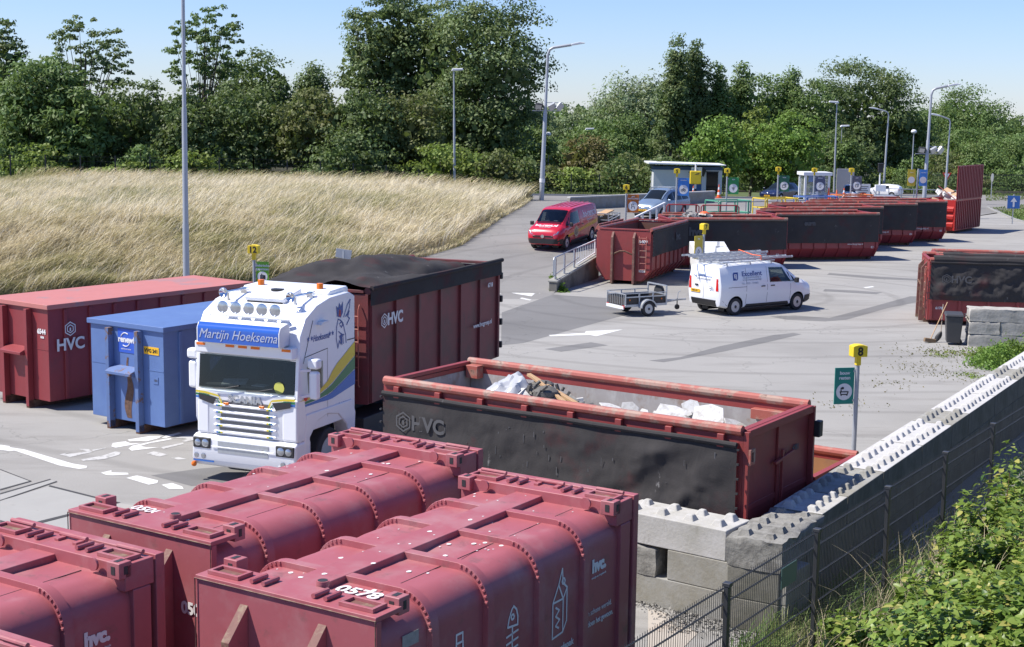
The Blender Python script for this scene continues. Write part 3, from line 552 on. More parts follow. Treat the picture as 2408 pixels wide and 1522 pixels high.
# ================================================================ waste press containers (foreground)
def press_sec(off,hw=1.16,R=.36,zt=2.56,zb=.34,n=9):
    hw+=off; zt+=off; R+=off
    pts=[(-hw,zb)]
    for k in range(n+1):
        a=math.pi-math.pi/2*k/n; pts.append((-hw+R+R*math.cos(a),zt-R+R*math.sin(a)))
    for k in range(n+1):
        a=math.pi/2-math.pi/2*k/n; pts.append((hw-R+R*math.cos(a),zt-R+R*math.sin(a)))
    return pts+[(hw,zb)]
RIBS=[1.0,2.06,3.14,4.2]
def press(label,loc,rz,dents=1,seed=0):
    t=thing('press_container',label,'press container',loc,rz,'red press containers in the foreground')
    P=M['press']; b=MB(); sec=press_sec(0); nx=44
    def dent(x,y,z): return z-(.035*max(0,fbm(x*.8+seed*7,y*.9,seed))*(1 if z>2.5 else 0))*dents
    b.loft([[(x,y,dent(x,y,z)) for y,z in sec] for x in fr(.081,5.1,nx)],closed=True); b.build('body',P,t,sharp=40)
    for x in RIBS:
        b=MB(); o=press_sec(.07); i_=press_sec(-.02); n=len(o); sec2=[]
        for xx in (x-.065,x+.065): sec2.append([(xx,y,z) for y,z in o]); 
        vs=[(xx,y,z) for xx in (x-.065,x+.065) for ring in (o,i_) for y,z in ring]; fs=[]
        for k in range(n-1): fs+=[(k,k+1,2*n+k+1,2*n+k),(k,n+k,n+k+1,k+1),(2*n+k,2*n+k+1,3*n+k+1,3*n+k)]
        b.add(vs,fs)
        for s in (-1,1):
            for k in range(9):
                a=rad(6+k*9.5); R=.36; cy=s*(1.16-R); cz=2.56-R; rr=R+.045
                b.obox((x-.068,cy+s*rr*math.cos(a),cz+rr*math.sin(a)),(.02,.03,.04),(s*(a-math.pi/2) if s<0 else a-math.pi/2,0,0))
        b.build('roof_rib',P,t,bevel=.006,sharp=40)
    b=MB(); b.box((.09,-.08,2.52),(5.09,.32,2.634)); b.build('roof_spine',P,t,bevel=.012)
    b=MB()
    for i in range(5):
        x0=([.45]+RIBS)[i]+.08; x1=(RIBS+[5.0])[i]-.08; b.box((x0,-.60,2.555),(x1,-.594,2.563))
    b.build('roof_seam',M['dark'],t)
    # near end plate with hook posts
    b=MB(); b.box((0,-1.22,.3),(.08,1.22,2.60)); b.box((-.012,-1.22,2.601),(.42,1.22,2.655)); b.build('end_plate',P,t,bevel=.008)
    b=MB(); b.box((-.03,-.47,.55),(-.001,.47,1.55)); b.prism([(-.001,1.56),(-.1,1.58),(-.1,1.64),(-.001,1.68)],'y',-.47,.47); b.build('hook_recess',P,t,bevel=.01)
    for s in (-1,1):
        g=MB(); g.prism([(-.001,2.45),(-.30,2.12),(-.30,.4),(-.001,.4)],'y',s*.53-.055,s*.53+.055); o=g.build('hook_post',[P,M['press_edge']],t,bevel=.006)
        for f in o.data.polygons:
            if f.normal.x<-.3 and abs(f.normal.y)<.5: f.material_index=1
    b=MB(); b.tube([(-.02,-1.218,.35),(-.02,-1.218,2.62),(-.02,1.218,2.62),(-.02,1.218,.35)],.008,6); b.build('worn_edge',M['press_edge'],t)
    # far end frame
    b=MB(); b.box((5.0,-1.20,2.40),(5.42,1.20,2.70)); b.box((5.1,-1.21,.3),(5.36,1.21,2.40)); b.box((5.43,-1.22,.3),(5.56,1.22,2.72)); b.build('rear_frame',P,t,bevel=.012)
    def fittings(x,z,far):
        for y in (-.9,.9):
            f=MB(); f.box((x-.13,y-.22,z),(x-.09,y+.22,z+.045)); f.box((x+.07,y-.22,z),(x+.11,y+.22,z+.045)); f.box((x-.089,y+.18,z),(x+.069,y+.22,z+.045)); f.box((x-.089,y-.22,z),(x+.069,y-.18,z+.045))
            f.box((x-.088,y-.179,z),(x+.068,y+.179,z+.012),1)
            if far: f.tube([(x+.16,y-.2,z+.05),(x+.16,y+.2,z+.05)],.028,8)
            f.build('roof_tray',[P,M['press_edge']],t,bevel=.004)
        for y in (-.42,.42):
            f=MB()
            for q in (-.08,.08): f.tube([(x-.12,y+q,z+.03),(x+.12,y+q,z+.03)],.028,8)
            f.build('roof_lug',P,t)
        if far:
            f=MB(); f.tube([(x+.14,-.22,z+.04),(x+.14,.22,z+.04)],.03,8); f.box((x,-.2,z),(x+.12,-.13,z+.03)); f.box((x,.1,z),(x+.12,.17,z+.03))
            f.build('roof_hinge',P,t,bevel=.004)
    fittings(.2,2.656,False); fittings(5.2,2.701,True)
    for x in (.42,5.22-.28):
        for s in (-1,1):
            c=MB(); y0=s*1.2; c.box((x-.02,min(y0,y0-s*.2),2.55),(x+.16,max(y0,y0-s*.2),2.735)) ; o=c.build('corner_casting',P,t,bevel=.012)
            h=MB(); h.obox((x+.07,y0-s*.1,2.737),(.11,.06,.005)); h.obox((x+.07,y0+s*.002,2.645),(.05,.005,.09)); h.obox((x-.022,y0-s*.1,2.645),(.005,.06,.09)); h.build('casting_slot',M['dark'],o)
    for y in (-.78,.78):
        e=MB(); e.lathe([(.035,-.015),(.075,-.015),(.075,.015),(.035,.015)],(4.93,y,2.66),'x',14); e.build('lifting_eye',P,t)
    e=MB(); e.cyl((.5,-.12,2.64),(.5,-.12,2.70),.07,n=14); e.cyl((.5,-.12,2.70),(.5,-.12,2.703),.055,n=14,mi=1); e.build('filler_pipe',[P,M['dark']],t)
    # bird droppings and paint specks
    e=MB()
    rr=random.Random(seed)
    for i in range(dents_spots.get(seed,30)):
        x=rr.uniform(.5,4.9); y=rr.uniform(-.8,.9)
        if any(abs(x-q)<.1 for q in RIBS): continue
        z=(2.637 if -.07<y<.31 else dent(x,y,2.56)+.004)+.001; r_=rr.choice((.008,.01,.012,.016,.028)); k=8
        e.add([(x+r_*math.cos(q*2*math.pi/k)*rr.uniform(.8,1.7),y+r_*math.sin(q*2*math.pi/k),z) for q in range(k)],[tuple(range(k))])
    tag(e.build('paint_specks',M['letter'],t,norm=False),kind='stuff')
    return t
dents_spots={1:90,2:38,3:14,4:8}
def press_at(near_mid,rz): a=Vector((math.cos(rz),math.sin(rz),0)); return Vector(near_mid)-a*.49
rz1=1.006; e1=Vector((math.sin(rz1),-math.cos(rz1),0)); p1=press_at(Vector((-3.033,15.685,0))+e1*1.15,rz1)
rz2=.994; e2=Vector((math.sin(rz2),-math.cos(rz2),0)); p2=press_at(Vector((-5.135,18.188,0))+e2*1.14,rz2)
pr1=press('nearest big red press container numbered 0578 with fish, bottle and milk carton drawings',p1,rz1,1,1)
pr2=press('red press container numbered 0506 with a torn hole in its end plate, beside the truck',p2,rz2,1,2)
rz3=1.0; a3=Vector((math.cos(rz3),math.sin(rz3),0)); e3=Vector((a3.y,-a3.x,0)); q=at(283.4,1318.8,2.73); pr3=press('red press container with hvc lettering cut off by the left picture edge',(q-a3*5.03-e3*1.1).xy.to_3d(),rz3,1,3)
q=at(112,1521,2.72); pr4=press('red press container of which only a roof corner shows at the bottom left',(q-a3*5.5-e3*1.2).xy.to_3d(),rz3,1,4)
W_=M['letter']
# 0578
lettering('0578',.27,W_,pr1,(.70,-.44,2.575),(0,-1,0),(1,0,0),bold=.008,sx=1.05)
lettering('0578',.20,W_,pr1,(.62,-1.168,1.98),(1,0,0),(0,0,1),bold=.008)
for p in (pr1,pr3): 
    lettering('hvc.',.22,W_,p,(4.62,-1.168,2.0),(1,0,0),(0,0,1),bold=.014); lettering('energie en hergebruik',.042,W_,p,(4.62,-1.168,1.86),(1,0,0),(0,0,1))
lettering('een schone wereld.',.105,W_,pr1,(4.62,-1.168,1.42),(1,0,0),(0,0,1),sx=.85); lettering('we doen het gewoon.',.105,W_,pr1,(4.62,-1.168,1.28),(1,0,0),(0,0,1),sx=.85,bold=.002)
lettering('jouw vlapak',.12,W_,pr1,(3.72,-1.168,1.19),(1,0,0),(0,0,1),bold=.003); lettering('wordt',.12,W_,pr1,(3.52,-1.168,1.05),(1,0,0),(0,0,1),bold=.003); lettering('pen.',.12,W_,pr1,(3.6,-1.168,.91),(1,0,0),(0,0,1),bold=.003)
lettering('0506',.24,W_,pr2,(.74,.64,2.575),(0,-1,0),(1,0,0),bold=.005,sx=1.0); lettering('0506',.2,W_,pr2,(-.012,-.92,1.78),(0,-1,0),(0,0,1),bold=.008)
def line(p,pts,r=.013,name='drawing',closed=False,y=-1.166):
    m_=MB(); q=[(x,y,z) for x,z in pts]
    if closed: q.append(q[0])
    vs=[];fs=[]
    for (a,b) in zip(q,q[1:]):
        d=Vector(b)-Vector(a); n=Vector((-d.z,0,d.x)).normalized()*r; d=d.normalized()*r*.7; o=len(vs)
        vs+=[Vector(a)-d+n,Vector(a)-d-n,Vector(b)+d-n,Vector(b)+d+n]; fs.append((o,o+1,o+2,o+3))
    m_.add([(v[0],y-.0004*(i//4),v[2]) for i,v in enumerate(vs)],fs); return m_
def draw(p,lines,name):
    o=MB()
    for pts,cl in lines:
        k=line(p,pts,closed=cl); o.add(k.v,k.f)
    o.build(name,W_,p,norm=False)
X=1.52; draw(pr1,[([(X-.05,2.02),(X+.07,2.02),(X+.07,1.92),(X-.05,1.92)],True),([(X-.05,1.92),(X-.05,1.86),(X-.1,1.76),(X-.11,1.62),(X-.08,1.5),(X-.11,1.36),(X-.11,1.2),(X+.13,1.2),(X+.13,1.36),(X+.10,1.5),(X+.13,1.62),(X+.12,1.76),(X+.07,1.86),(X+.07,1.92)],False)]+[([(X+a,z),(X+a+.015,z+.015)],False) for a,z in ((-.03,1.55),(.03,1.48),(-.02,1.42),(.05,1.4),(0,1.34),(-.05,1.6))],'bottle_drawing')
X=2.60; draw(pr1,[([(X-.1,1.80),(X-.07,1.9),(X-.02,1.99),(X+.02,2.02),(X+.08,1.97),(X+.11,1.88),(X+.11,1.78),(X-.1,1.80)],False),([(X,1.79),(X,1.3),(X-.1,1.12),(X+.08,1.16),(X,1.3)],False)]+[([(X-.12,z-.012),(X+.12,z+.012)],False) for z in (1.70,1.61,1.52,1.43,1.36)]+[([(X+.03*math.cos(k),1.9+.03*math.sin(k)) for k in fr(0,6.28,8)],False)],'fish_drawing')
X=3.66; draw(pr1,[([(X-.16,1.80),(X-.16,1.36),(X+.08,1.38),(X+.08,1.80)],True),([(X+.08,1.38),(X+.17,1.5),(X+.17,1.92),(X+.08,1.80)],False),([(X-.16,1.80),(X-.03,2.0),(X+.05,2.18),(X+.07,2.0),(X+.17,1.92)],False),([(X-.03,2.0),(X+.08,1.80)],False),([(X+.08+.035*math.cos(k),2.02+.035*math.sin(k)) for k in fr(0,6.28,8)],False),([(X-.09,1.73),(X-.01,1.68),(X-.09,1.62),(X,1.56),(X-.09,1.5),(X-.02,1.46)],False)],'carton_drawing')
b=MB(); b.box((.32,-1.224,2.06),(.62,-1.17,2.22)); 
bb=MB(); bb.box((.5,-1.166,2.16),(.78,-1.163,2.30)); bb.build('sticker',pm('scuffed_sticker',(.30,.29,.27),.7,var=.4,scale=20),pr1)
# hole and dents on the end plate of 0506
b=MB(); b.add([(-.006,.22,2.02),(-.006,.1,2.12),(-.006,-.05,2.04),(-.006,-.22,1.92),(-.006,-.24,1.84),(-.006,-.02,1.95)],[(0,1,2,3,4,5)]); b.build('torn_hole',M['black'],pr2,norm=False)
b=MB(); b.tube([(-.012,.22,2.02),(-.05,.1,2.13),(-.02,-.05,2.05),(-.04,-.22,1.93),(-.015,-.24,1.85)],.012,6); b.tube([(-.01,.22,2.01),(-.05,-.02,1.94),(-.012,-.24,1.84)],.014,6); b.build('bent_edge',M['press'],pr2)
# white hydraulic unit glimpsed between the presses
g=at(432,1500,1.0); hu=thing('hydraulic_unit','white hydraulic unit with pipes in the gap between two red press containers','hydraulic unit',(g.x,g.y,0),1.0)
b=MB(); b.prism([(-.3,.0),(.5,.0),(.5,.85),(.1,1.05),(-.3,1.05)],'y',-.5,.5); b.build('housing',M['whitemat'],hu,bevel=.03)
b=MB(); b.cyl((-.32,-.7,.95),(-.32,.5,.95),.05,n=12); b.tube([(-.3,-.2,1.06),(-.45,-.1,1.2),(-.4,.2,1.15),(-.2,.3,1.05)],.025,8); b.build('pipe',M['galv'],hu)
b=MB(); b.box((-.301,-.45,.1),(-.31,.0,.8)); b.build('cover_plate',M['dark'],hu)
# ================================================================ truck with hook-lift chassis
TY=1.170; TH=Vector((-math.cos(TY),-math.sin(TY),0))
tr=thing('truck','white lorry with blue name board, five roof spotlights and yellow, green and blue stripes','lorry',(-5.38,29.42,0),math.atan2(TH.y,TH.x))
WH=M['white']
def side_prism(name,poly,y0,y1,m,bev=.03,p=tr,seg=3):
    b=MB(); b.prism(poly,'y',y0,y1); return b.build(name,m,p,bevel=bev,seg=seg)
cab=side_prism('cab',[(-2.34,1.12),(-.1,1.12),(-.02,1.3),(-.02,1.86),(-.09,2.66),(-.13,3.10),(-.34,3.44),(-.78,3.66),(-1.3,3.77),(-2.1,3.80),(-2.34,3.70)],-1.22,1.22,WH,.11,seg=4)
side_prism('roof_deflector',[(-2.36,3.68),(-1.55,3.76),(-1.5,3.80),(-1.6,3.87),(-2.3,3.90),(-2.36,3.86)],-1.06,1.06,WH,.04)
side_prism('roof_fan',[(-1.45,3.74),(-.76,3.66),(-.72,3.76),(-1.42,3.90)],-.48,.48,WH,.03)
b=MB(); b.prism([(-.95,3.62),(-.745,3.62),(-.745,3.66),(-.95,3.68)],'y',-.42,.42); b.cyl((-1.25,0,3.85),(-1.25,0,3.885),.14,n=16); b.cyl((-.60,.05,3.57),(-.60,.05,3.60),.05,n=10); b.build('roof_vent',M['black'],tr)
lettering('SCANIA',.07,M['blackink'],tr,(-1.0,.481,3.75),(-1,0,.15),(0,0,1),bold=.002)
# cab interior behind the windscreen
c_=MB(); c_.box((-1.7,-1.13,1.94),(.2,1.13,2.60)); cab.modifiers.clear(); cut(cab,c_,M['dark'])
c_=MB(); c_.prism([(-.95,1.96),(-.46,1.97),(-.42,2.42),(-.5,2.50),(-.95,2.46)],'y',-1.4,1.4); cut(cab,c_,M['dark'])
bv=cab.modifiers.new('bevel','BEVEL'); bv.width=.07; bv.segments=3; bv.limit_method='ANGLE'; bv.angle_limit=rad(40)
INT=pm('grey_cab_interior',(.10,.095,.09),.8,var=.2)
b=MB(); b.box((-1.69,-1.07,1.955),(-1.6,1.07,2.57)); b.box((-1.6,-1.07,1.955),(-.15,1.07,1.965)); b.box((-1.6,-1.07,2.56),(-.15,1.07,2.57)); b.box((-.5,-1.06,1.966),(-.12,1.06,2.0)); b.build('dashboard',INT,tr)
for y in (.55,-.55):
    b=MB(); b.obox((-1.05,y,2.12),(.22,.5,.5),(0,-.12,0)); b.obox((-1.1,y,2.45),(.14,.28,.2)); b.build('seat',pm('dark_seat_cloth',(.05,.05,.055),.9,var=.3),tr,bevel=.04)
b=MB(); b.tube([(-.55+.06*math.sin(k),.55+.22*math.cos(k),2.12+.18*math.sin(k)) for k in fr(0,6.283,16)],.018,6); b.build('steering_wheel',M['black'],tr)
b=MB(); b.obox((-.3,-.45,2.03),(.3,.5,.03),(0,.2,.4)); b.obox((-.25,.2,2.02),(.2,.3,.02)); b.build('papers',M['plaster'],tr)
# front panels
b=MB(); b.grid(lambda u,v:(lerp(-.004,-.098,v)+.03*(1-(2*u-1)**4),lerp(-1.13,1.13,u),lerp(1.92,2.62,v)),20,6); b.grid(lambda u,v:(lerp(-.09,-.16,v)+.012-abs(2*u-1)*.0,lerp(-1.14,1.14,u),lerp(2.63,2.66,v)),4,1); b.build('windshield',M['pane'],tr,norm=False)
for s in (1,-1):
    b=MB(); b.add([(-.06,s*1.226,1.80),(-.12,s*1.226,2.58),(-.2,s*1.226,2.62),(-.42,s*1.226,2.60),(-.40,s*1.226,1.78)],[(0,1,2,3,4)]); 
    w_=MB(); w_.add([(-.42,s*1.226,1.92),(-.36,s*1.226,2.45),(-.44,s*1.226,2.55),(-1.0,s*1.226,2.50),(-1.0,s*1.226,1.90)],[(0,1,2,3,4)]); w_.build('side_window',M['pane'],tr,norm=False)
b=MB()
for y in (-.75,.05): b.tube([(.045,y,1.94),(.05,y+.3,1.96),(.03,y+.62,2.03)],.012,6)
b.build('wiper',M['black'],tr)
b=MB(); b.lathe([(0,.0),(.12,.0),(.12,.004),(0,.005)],(.004,.80,2.06),'x',16); b.build('sticker',flat('yellow_sticker',(.6,.6,.12)),tr)
# sun visor name board
side_prism('name_board',[(-.10,2.93),(.20,2.89),(.26,2.93),(.26,3.20),(.20,3.31),(-.08,3.37),(-.14,3.25)],-.98,.98,M['whitemat'],.02)
b=MB()
def bd(u,v):
    z=lerp(2.92,3.32,v); return (.266-.06*sm((v-.7)/.3)-.004,lerp(-.95,.95,u),z)
b.grid(bd,2,12); nb=b.build('name_panel',pm('glossy_blue_panel',(.03,.12,.50),.2,var=.03,coat=.6),tr,norm=False)
lettering('Martijn Hoeksema',.27,pm('silver_lettering',(.45,.5,.62),.4),tr,(.268,0,3.09),(0,1,0),(0,0,1),shear=.35,bold=.0,sx=.92)
b=MB(); b.box((-.12,-1.16,2.66),(.08,1.16,2.90)); b.build('visor_shelf',WH,tr,bevel=.03)
for y in (-1.0,-.3,0,.3,1.02): b=MB(); b.box((.082,y-.1,2.82),(.095,y+.1,2.87)); b.build('marker_lamp',M['amber'],tr)
# lamp bar
b=MB(); b.tube([(-.18,-.95,3.42),(-.14,-.8,3.43),(-.12,0,3.44),(-.14,.8,3.43),(-.18,.95,3.42)],.032,10)
for y in (-.62,-.31,0,.31,.62): b.cyl((-.14,y,3.44),(-.16,y,3.50),.02,n=8)
b.build('lamp_bar',WH,tr)
for y in (-.62,-.31,0,.31,.62):
    b=MB(); b.lathe([(.0,-.12),(.08,-.11),(.125,-.03),(.132,0),(.118,.004),(.112,-.004)],(-.15,y,3.59),'x',20); o=b.build('spotlight',M['chrome'],tr)
    b=MB(); b.lathe([(0,.012),(.06,.008),(.114,-.002)],(-.15,y,3.59),'x',20); b.build('lens',M['lens'],o)
for s in (-1,1):
    b=MB(); b.lathe([(.0,-1.0),(.028,-.95),(.03,-.2),(.05,-.08),(.11,0),(.1,.003),(.02,-.06)],(-.45,s*.80,3.84),'x',16); b.obox((-1.25,s*.8,3.81),(.1,.14,.12)); b.obox((-.65,s*.8,3.74),(.04,.05,.16)); b.build('air_horn',M['chrome'],tr)
    b=MB(); b.cyl((-1.75,s*.72,3.86),(-1.75,s*.72,3.99),.075,.07,n=14); b.cyl((-1.75,s*.72,3.82),(-1.75,s*.72,3.86),.085,n=14,mi=1); b.build('beacon',[M['amber'],M['black']],tr,bevel=.01)
# grille and lower front
side_prism('front_panel',[(-.12,.98),(.0,.98),(.02,1.02),(-.005,1.88),(-.05,1.91),(-.12,1.89)],-1.16,1.16,WH,.02)
for i,z in enumerate((1.04,1.18,1.32,1.46,1.60)):
    b=MB(); b.box((.0,-.62+.02*i,z+.037),(.022,.62-.02*i,z+.098)); b.build('grille_mesh',pm('grey_grille_mesh',(.2,.2,.2),.5,.5,var=.5,scale=60),tr)
    b=MB(); b.prism([(.0,z-.03),(.05,z-.026),(.054,z+.008),(.0,z+.035)],'y',-.74,.74); b.build('grille_bar',WH,tr,bevel=.012)
    for s in (-1,1):
        for k,(c,dy) in enumerate((('sy',.0),('sg',.05),('sb',.10))):
            if c not in M: M['sy']=flat('yellow_stripe',(.72,.56,.04),.35); M['sg']=flat('green_stripe',(.03,.20,.08),.35); M['sb']=flat('blue_stripe',(.04,.16,.50),.35)
            b=MB(); y=s*(.55+dy); b.prism([(.051,z-.029),(.0575,z-.025),(.0585,z+.007),(.052,z+.012)],'y',y-.022,y+.022); b.build('stripe',M[c],tr)
for c,off in (('sy',.0),('sg',.055),('sb',.11)):
    for s in (-1,1):
        b=MB(); z1=1.84-off; pts=[(s*1.18,z1),(s*.95,z1-.01),(s*(.62+off*.9),z1-.06),(s*(.55+off*.9),1.62)]
        vs=[]
        for i,(y,z) in enumerate(pts): n=(0,.022) if i<2 else ((s*.02,.02) if i==2 else (s*.022,0)); vs+=[(.026,y-n[0],z-n[1]),(.026,y+n[0],z+n[1])]
        b.add(vs,[(0,1,3,2),(2,3,5,4),(4,5,7,6)]); b.build('stripe',M[c],tr,norm=False)
lettering('SCANIA',.2,M['galv'],tr,(.028,0,1.745),(0,1,0),(0,0,1),bold=.008,sx=1.15,ext=.006)
for s in (-1,1):
    b=MB(); b.box((.05,s*.42-.06,1.62),(.08,s*.42+.06,1.67)); b.build('marker_lamp',M['amber'],tr,bevel=.01)
    b=MB(); b.add([(.05,s*.66,1.75),(.045,s*1.1,1.80),(.045,s*1.08,1.68),(.05,s*.74,1.60)],[(0,1,2,3)]); b.build('air_intake',M['dark'],tr,norm=False)
    side_prism('wing',[(-.12,.95),(.03,.98),(.015,1.84),(-.3,1.84),(-.42,1.0)],s*1.16 if s<0 else .86,s*.86 if s<0 else 1.16+.07,WH,.05)
bumper=side_prism('bumper',[(-.5,.36),(.05,.30),(.13,.45),(.10,.92),(.0,.965),(-.5,.96)],-1.24,1.24,WH,.06)
b=MB(); b.box((.105,-.60,.62),(.128,.60,.72)); b.box((.105,-.60,.76),(.122,.60,.86)); b.build('lower_grille',M['galv'],tr)
b=MB(); b.box((.128,-.75,.735),(.15,.75,.752)); b.build('bumper_bar',WH,tr,bevel=.008)
for s in (-1,1):
    b=MB(); b.box((.06,min(s*.78,s*1.2),.68),(.135,max(s*.78,s*1.2),.9)); o=b.build('headlight',M['dark'],tr,bevel=.02)
    b=MB(); b.lathe([(0,.02),(.05,.015),(.085,0)],(.136,s*.9,.79),'x',14); b.lathe([(0,.02),(.05,.015),(.075,0)],(.136,s*1.08,.79),'x',14); b.build('lens',M['lens'],o)
    b=MB(); b.lathe([(0,.01),(.05,.008),(.06,0)],(.132,s*.95,.52),'x',14); b.lathe([(0,.01),(.05,.008),(.06,0)],(.125,s*1.12,.52),'x',14); b.build('fog_lamp',M['lens'],tr)
    b=MB(); b.box((.1,min(s*.7,s*1.2),.40),(.124,max(s*.7,s*1.2),.45)); b.build('stripe',M['sb'],tr)
    b=MB(); b.ball((.16,s*1.16,.34),.06,10); b.build('marker_lamp',M['amber'],tr)
# side: fender, wheel, doors, stripes, mirrors  (visible side is +y)
for s in (-1,1):
    arch=[(-.42,.45),(-.45,1.0),(-.75,1.28),(-1.15,1.36),(-1.6,1.28),(-1.95,1.0),(-2.1,.62),(-2.3,.62),(-2.34,1.2),(-2.2,1.5),(-.3,1.5),(-.2,.6)]
    y0,y1=sorted((s*.9,s*1.245)); side_prism('fender',arch,y0,y1,WH,.03)
    b=MB(); b.cyl((-1.28,s*.82,.52),(-1.28,s*1.2,.52),.52,n=28); o=b.build('wheel',M['rubber'],tr,bevel=.04)
    b=MB(); b.lathe([(.34,0),(.32,-.06),(.2,-.1),(.13,-.02),(0,.0)] if s>0 else [(.34,0),(.32,.06),(.2,.1),(.13,.02),(0,0)],(-1.28,s*1.205,.52),'y',20); b.build('rim',M['galv'],o)
    b=MB(); b.add([(-.30,s*1.224,2.66),(-.30,s*1.224,2.675),(-1.2,s*1.224,2.74),(-1.2,s*1.224,2.725)],[(0,1,2,3)]); b.add([(-1.18,s*1.2235,1.3),(-1.19,s*1.2235,1.3),(-1.19,s*1.2235,2.73),(-1.18,s*1.2235,2.73)],[(0,1,2,3)]); b.add([(-.22,s*1.2245,2.55),(-.24,s*1.2245,2.55),(-.62,s*1.2245,3.38),(-.60,s*1.2245,3.38)],[(0,1,2,3)]); b.add([(-2.0,s*1.2245,2.78),(-2.0,s*1.2245,2.80),(-2.33,s*1.2245,2.80),(-2.33,s*1.2245,2.78)],[(0,1,2,3)]); b.build('panel_gap',M['dark'],tr,norm=False)
    def band(pl0,pl1,m,k):
        n=12; v=[]
        for i in range(n+1):
            u=i/n; x=lerp(-.04,-2.33,u); v+=[(x,s*(1.2275+.0006*k),pl(u,pl0)),(x,s*(1.2275+.0006*k),pl(u,pl1))]
        b=MB(); b.add(v,[(2*i,2*i+1,2*i+3,2*i+2) for i in range(n)]); b.build('stripe',m,tr,norm=False)
    band([(0,1.76),(.3,1.80),(.55,1.95),(1,2.42)],[(0,1.80),(.3,1.86),(.5,2.05),(.62,2.3),(1,2.72)],M['sy'],1)
    band([(0,1.71),(.3,1.73),(.55,1.78),(1,2.13)],[(0,1.745),(.3,1.785),(.55,1.92),(1,2.40)],M['sg'],2)
    band([(0,1.66),(.3,1.66),(.55,1.64),(1,1.80)],[(0,1.695),(.3,1.715),(.55,1.76),(1,2.11)],M['sb'],3)
    b=MB(); b.obox((-.30,s*1.44,2.12),(.15,.22,.58)); b.obox((-.30,s*1.44,2.56),(.2,.26,.22)); b.build('mirror',WH,tr,bevel=.06)
    b=MB(); b.bar((-.12,s*1.2,2.42),(-.28,s*1.36,2.42),.05); b.bar((-.12,s*1.2,1.88),(-.28,s*1.36,1.92),.05); b.build('mirror_arm',WH,tr)
    b=MB(); b.lathe([(0,.03),(.05,.02),(.06,0)],(-.30,s*1.23,1.84),'y',12); b.build('marker_lamp',M['redlens'],tr)
    b=MB(); b.prism([(-1.05,3.30),(-.75,3.27),(-.8,3.33),(-1.05,3.34)],'y',min(s*1.22,s*1.34),max(s*1.22,s*1.34)); b.build('side_lamp',M['whitemat'],tr)
INK=flat('blue_ink',(.05,.10,.32),.5); Y=1.2285
lettering('Hoeksema',.19,INK,tr,(-.93,Y,3.0),(-1,0,0),(0,0,1),shear=.35,sx=.8,skew=0)
b=MB()
for x in (-.42,-.56,-1.28,-1.40):
    pts=[(x+.055*(1 if k%2==0 else .42)*math.sin(k*math.pi/5),Y,3.0+.02+.06*(1 if k%2==0 else .42)*math.cos(k*math.pi/5)) for k in range(10)]; b.add(pts,[tuple(range(10))])
b.build('star',INK,tr,norm=False)
def sk(lines,r=.011):
    o=MB()
    for pts in lines:
        q=[(-1.55-x*.62,2.62+z*1.0) for x,z in pts]; k=line(None,q,r=r); o.add([(a,Y+.0012,c) for a,b_,c in k.v],k.f)
    o.build('emblem',INK,tr,norm=False)
sk([[(.1,.05),(.0,.25),(.02,.5),(.12,.66),(.3,.62),(.45,.55),(.62,.3),(.66,.12)],[(.1,.05),(.2,.2),(.3,.12),(.36,.3)],[(.22,.55),(.36,.6),(.44,.52)],[(.26,.52),(.34,.47),(.43,.52)],[(.5,.68),(.75,.92),(.95,1.02),(.9,.86),(.72,.68)],[(.62,.68),(.88,.78),(.78,.66),(.9,.62),(.7,.5)],[(.15,.4),(.3,.34),(.5,.3)],[(.34,.34),(.38,.1)],[(.44,.32),(.47,.12)]])
b=MB()
def pt(x,z): return (-1.55-x*.62,Y+.001,2.62+z)
b.add([pt(.05,.72),pt(.0,.95),pt(.14,.88),pt(.2,1.0),pt(.32,.9),pt(.44,1.02),pt(.44,.78),pt(.3,.68)],[tuple(range(8))]); b.add([pt(.2,.3),pt(.4,.33),pt(.34,.12)],[(0,1,2)]); b.build('emblem',INK,tr,norm=False)
b=MB(); b.add([(p_[0],p_[1]+.001,p_[2]) for p_ in (pt(.14,.72),pt(.18,.86),pt(.3,.84),pt(.3,.7))],[(0,1,2,3)]); b.build('emblem',flat('red_ink',(.35,.03,.05)),tr,norm=False)
lettering('Martijn Hoeksema',.075,INK,tr,(-1.85,Y,1.48),(-1,0,0),(0,0,1),shear=.3,sx=.8); lettering('Transport',.07,INK,tr,(-1.85,Y,1.36),(-1,0,0),(0,0,1),shear=.3,sx=.8)
lettering('INT',.09,M['letter'],tr,(-.55,1.2285,1.97),(-1,0,0),(0,0,1),bold=.003)
# chassis
b=MB(); b.box((-10.2,-.45,.72),(-2.2,-.32,1.0)); b.box((-10.2,.32,.72),(-2.2,.45,1.0)); b.box((-9.9,-.5,1.01),(-2.9,.5,1.1)); b.box((-4.2,-1.15,.5),(-3.0,-.5,.95)); b.box((-4.4,.5,.45),(-2.8,1.18,.95)); b.obox((-2.75,0,1.2),(.2,1.0,1.1)); b.build('chassis',M['dark'],tr,bevel=.02)
b=MB(); b.box((-5.6,1.0,.42),(-4.5,1.16,.98)); b.build('side_guard',M['galv'],tr,bevel=.02)
for x in (-6.2,-7.6,-8.95):
    for s in (-1,1):
        b=MB(); b.cyl((x,s*.7,.52),(x,s*1.2,.52),.52,n=24); o=b.build('wheel',M['rubber'],tr,bevel=.04)
        b=MB(); b.lathe([(.32,0),(.2,-s*.1),(.1,s*.02),(0,s*.02)],(x,s*1.205,.52),'y',16); b.build('rim',M['galv'],o)
        b=MB(); b.grid(lambda u,v:(x+.6*math.cos(lerp(.3,2.84,u)),s*lerp(.68,1.22,v),.52+.6*math.sin(lerp(.3,2.84,u))-.08),10,1); b.build('mudguard',M['black'],tr,norm=False)
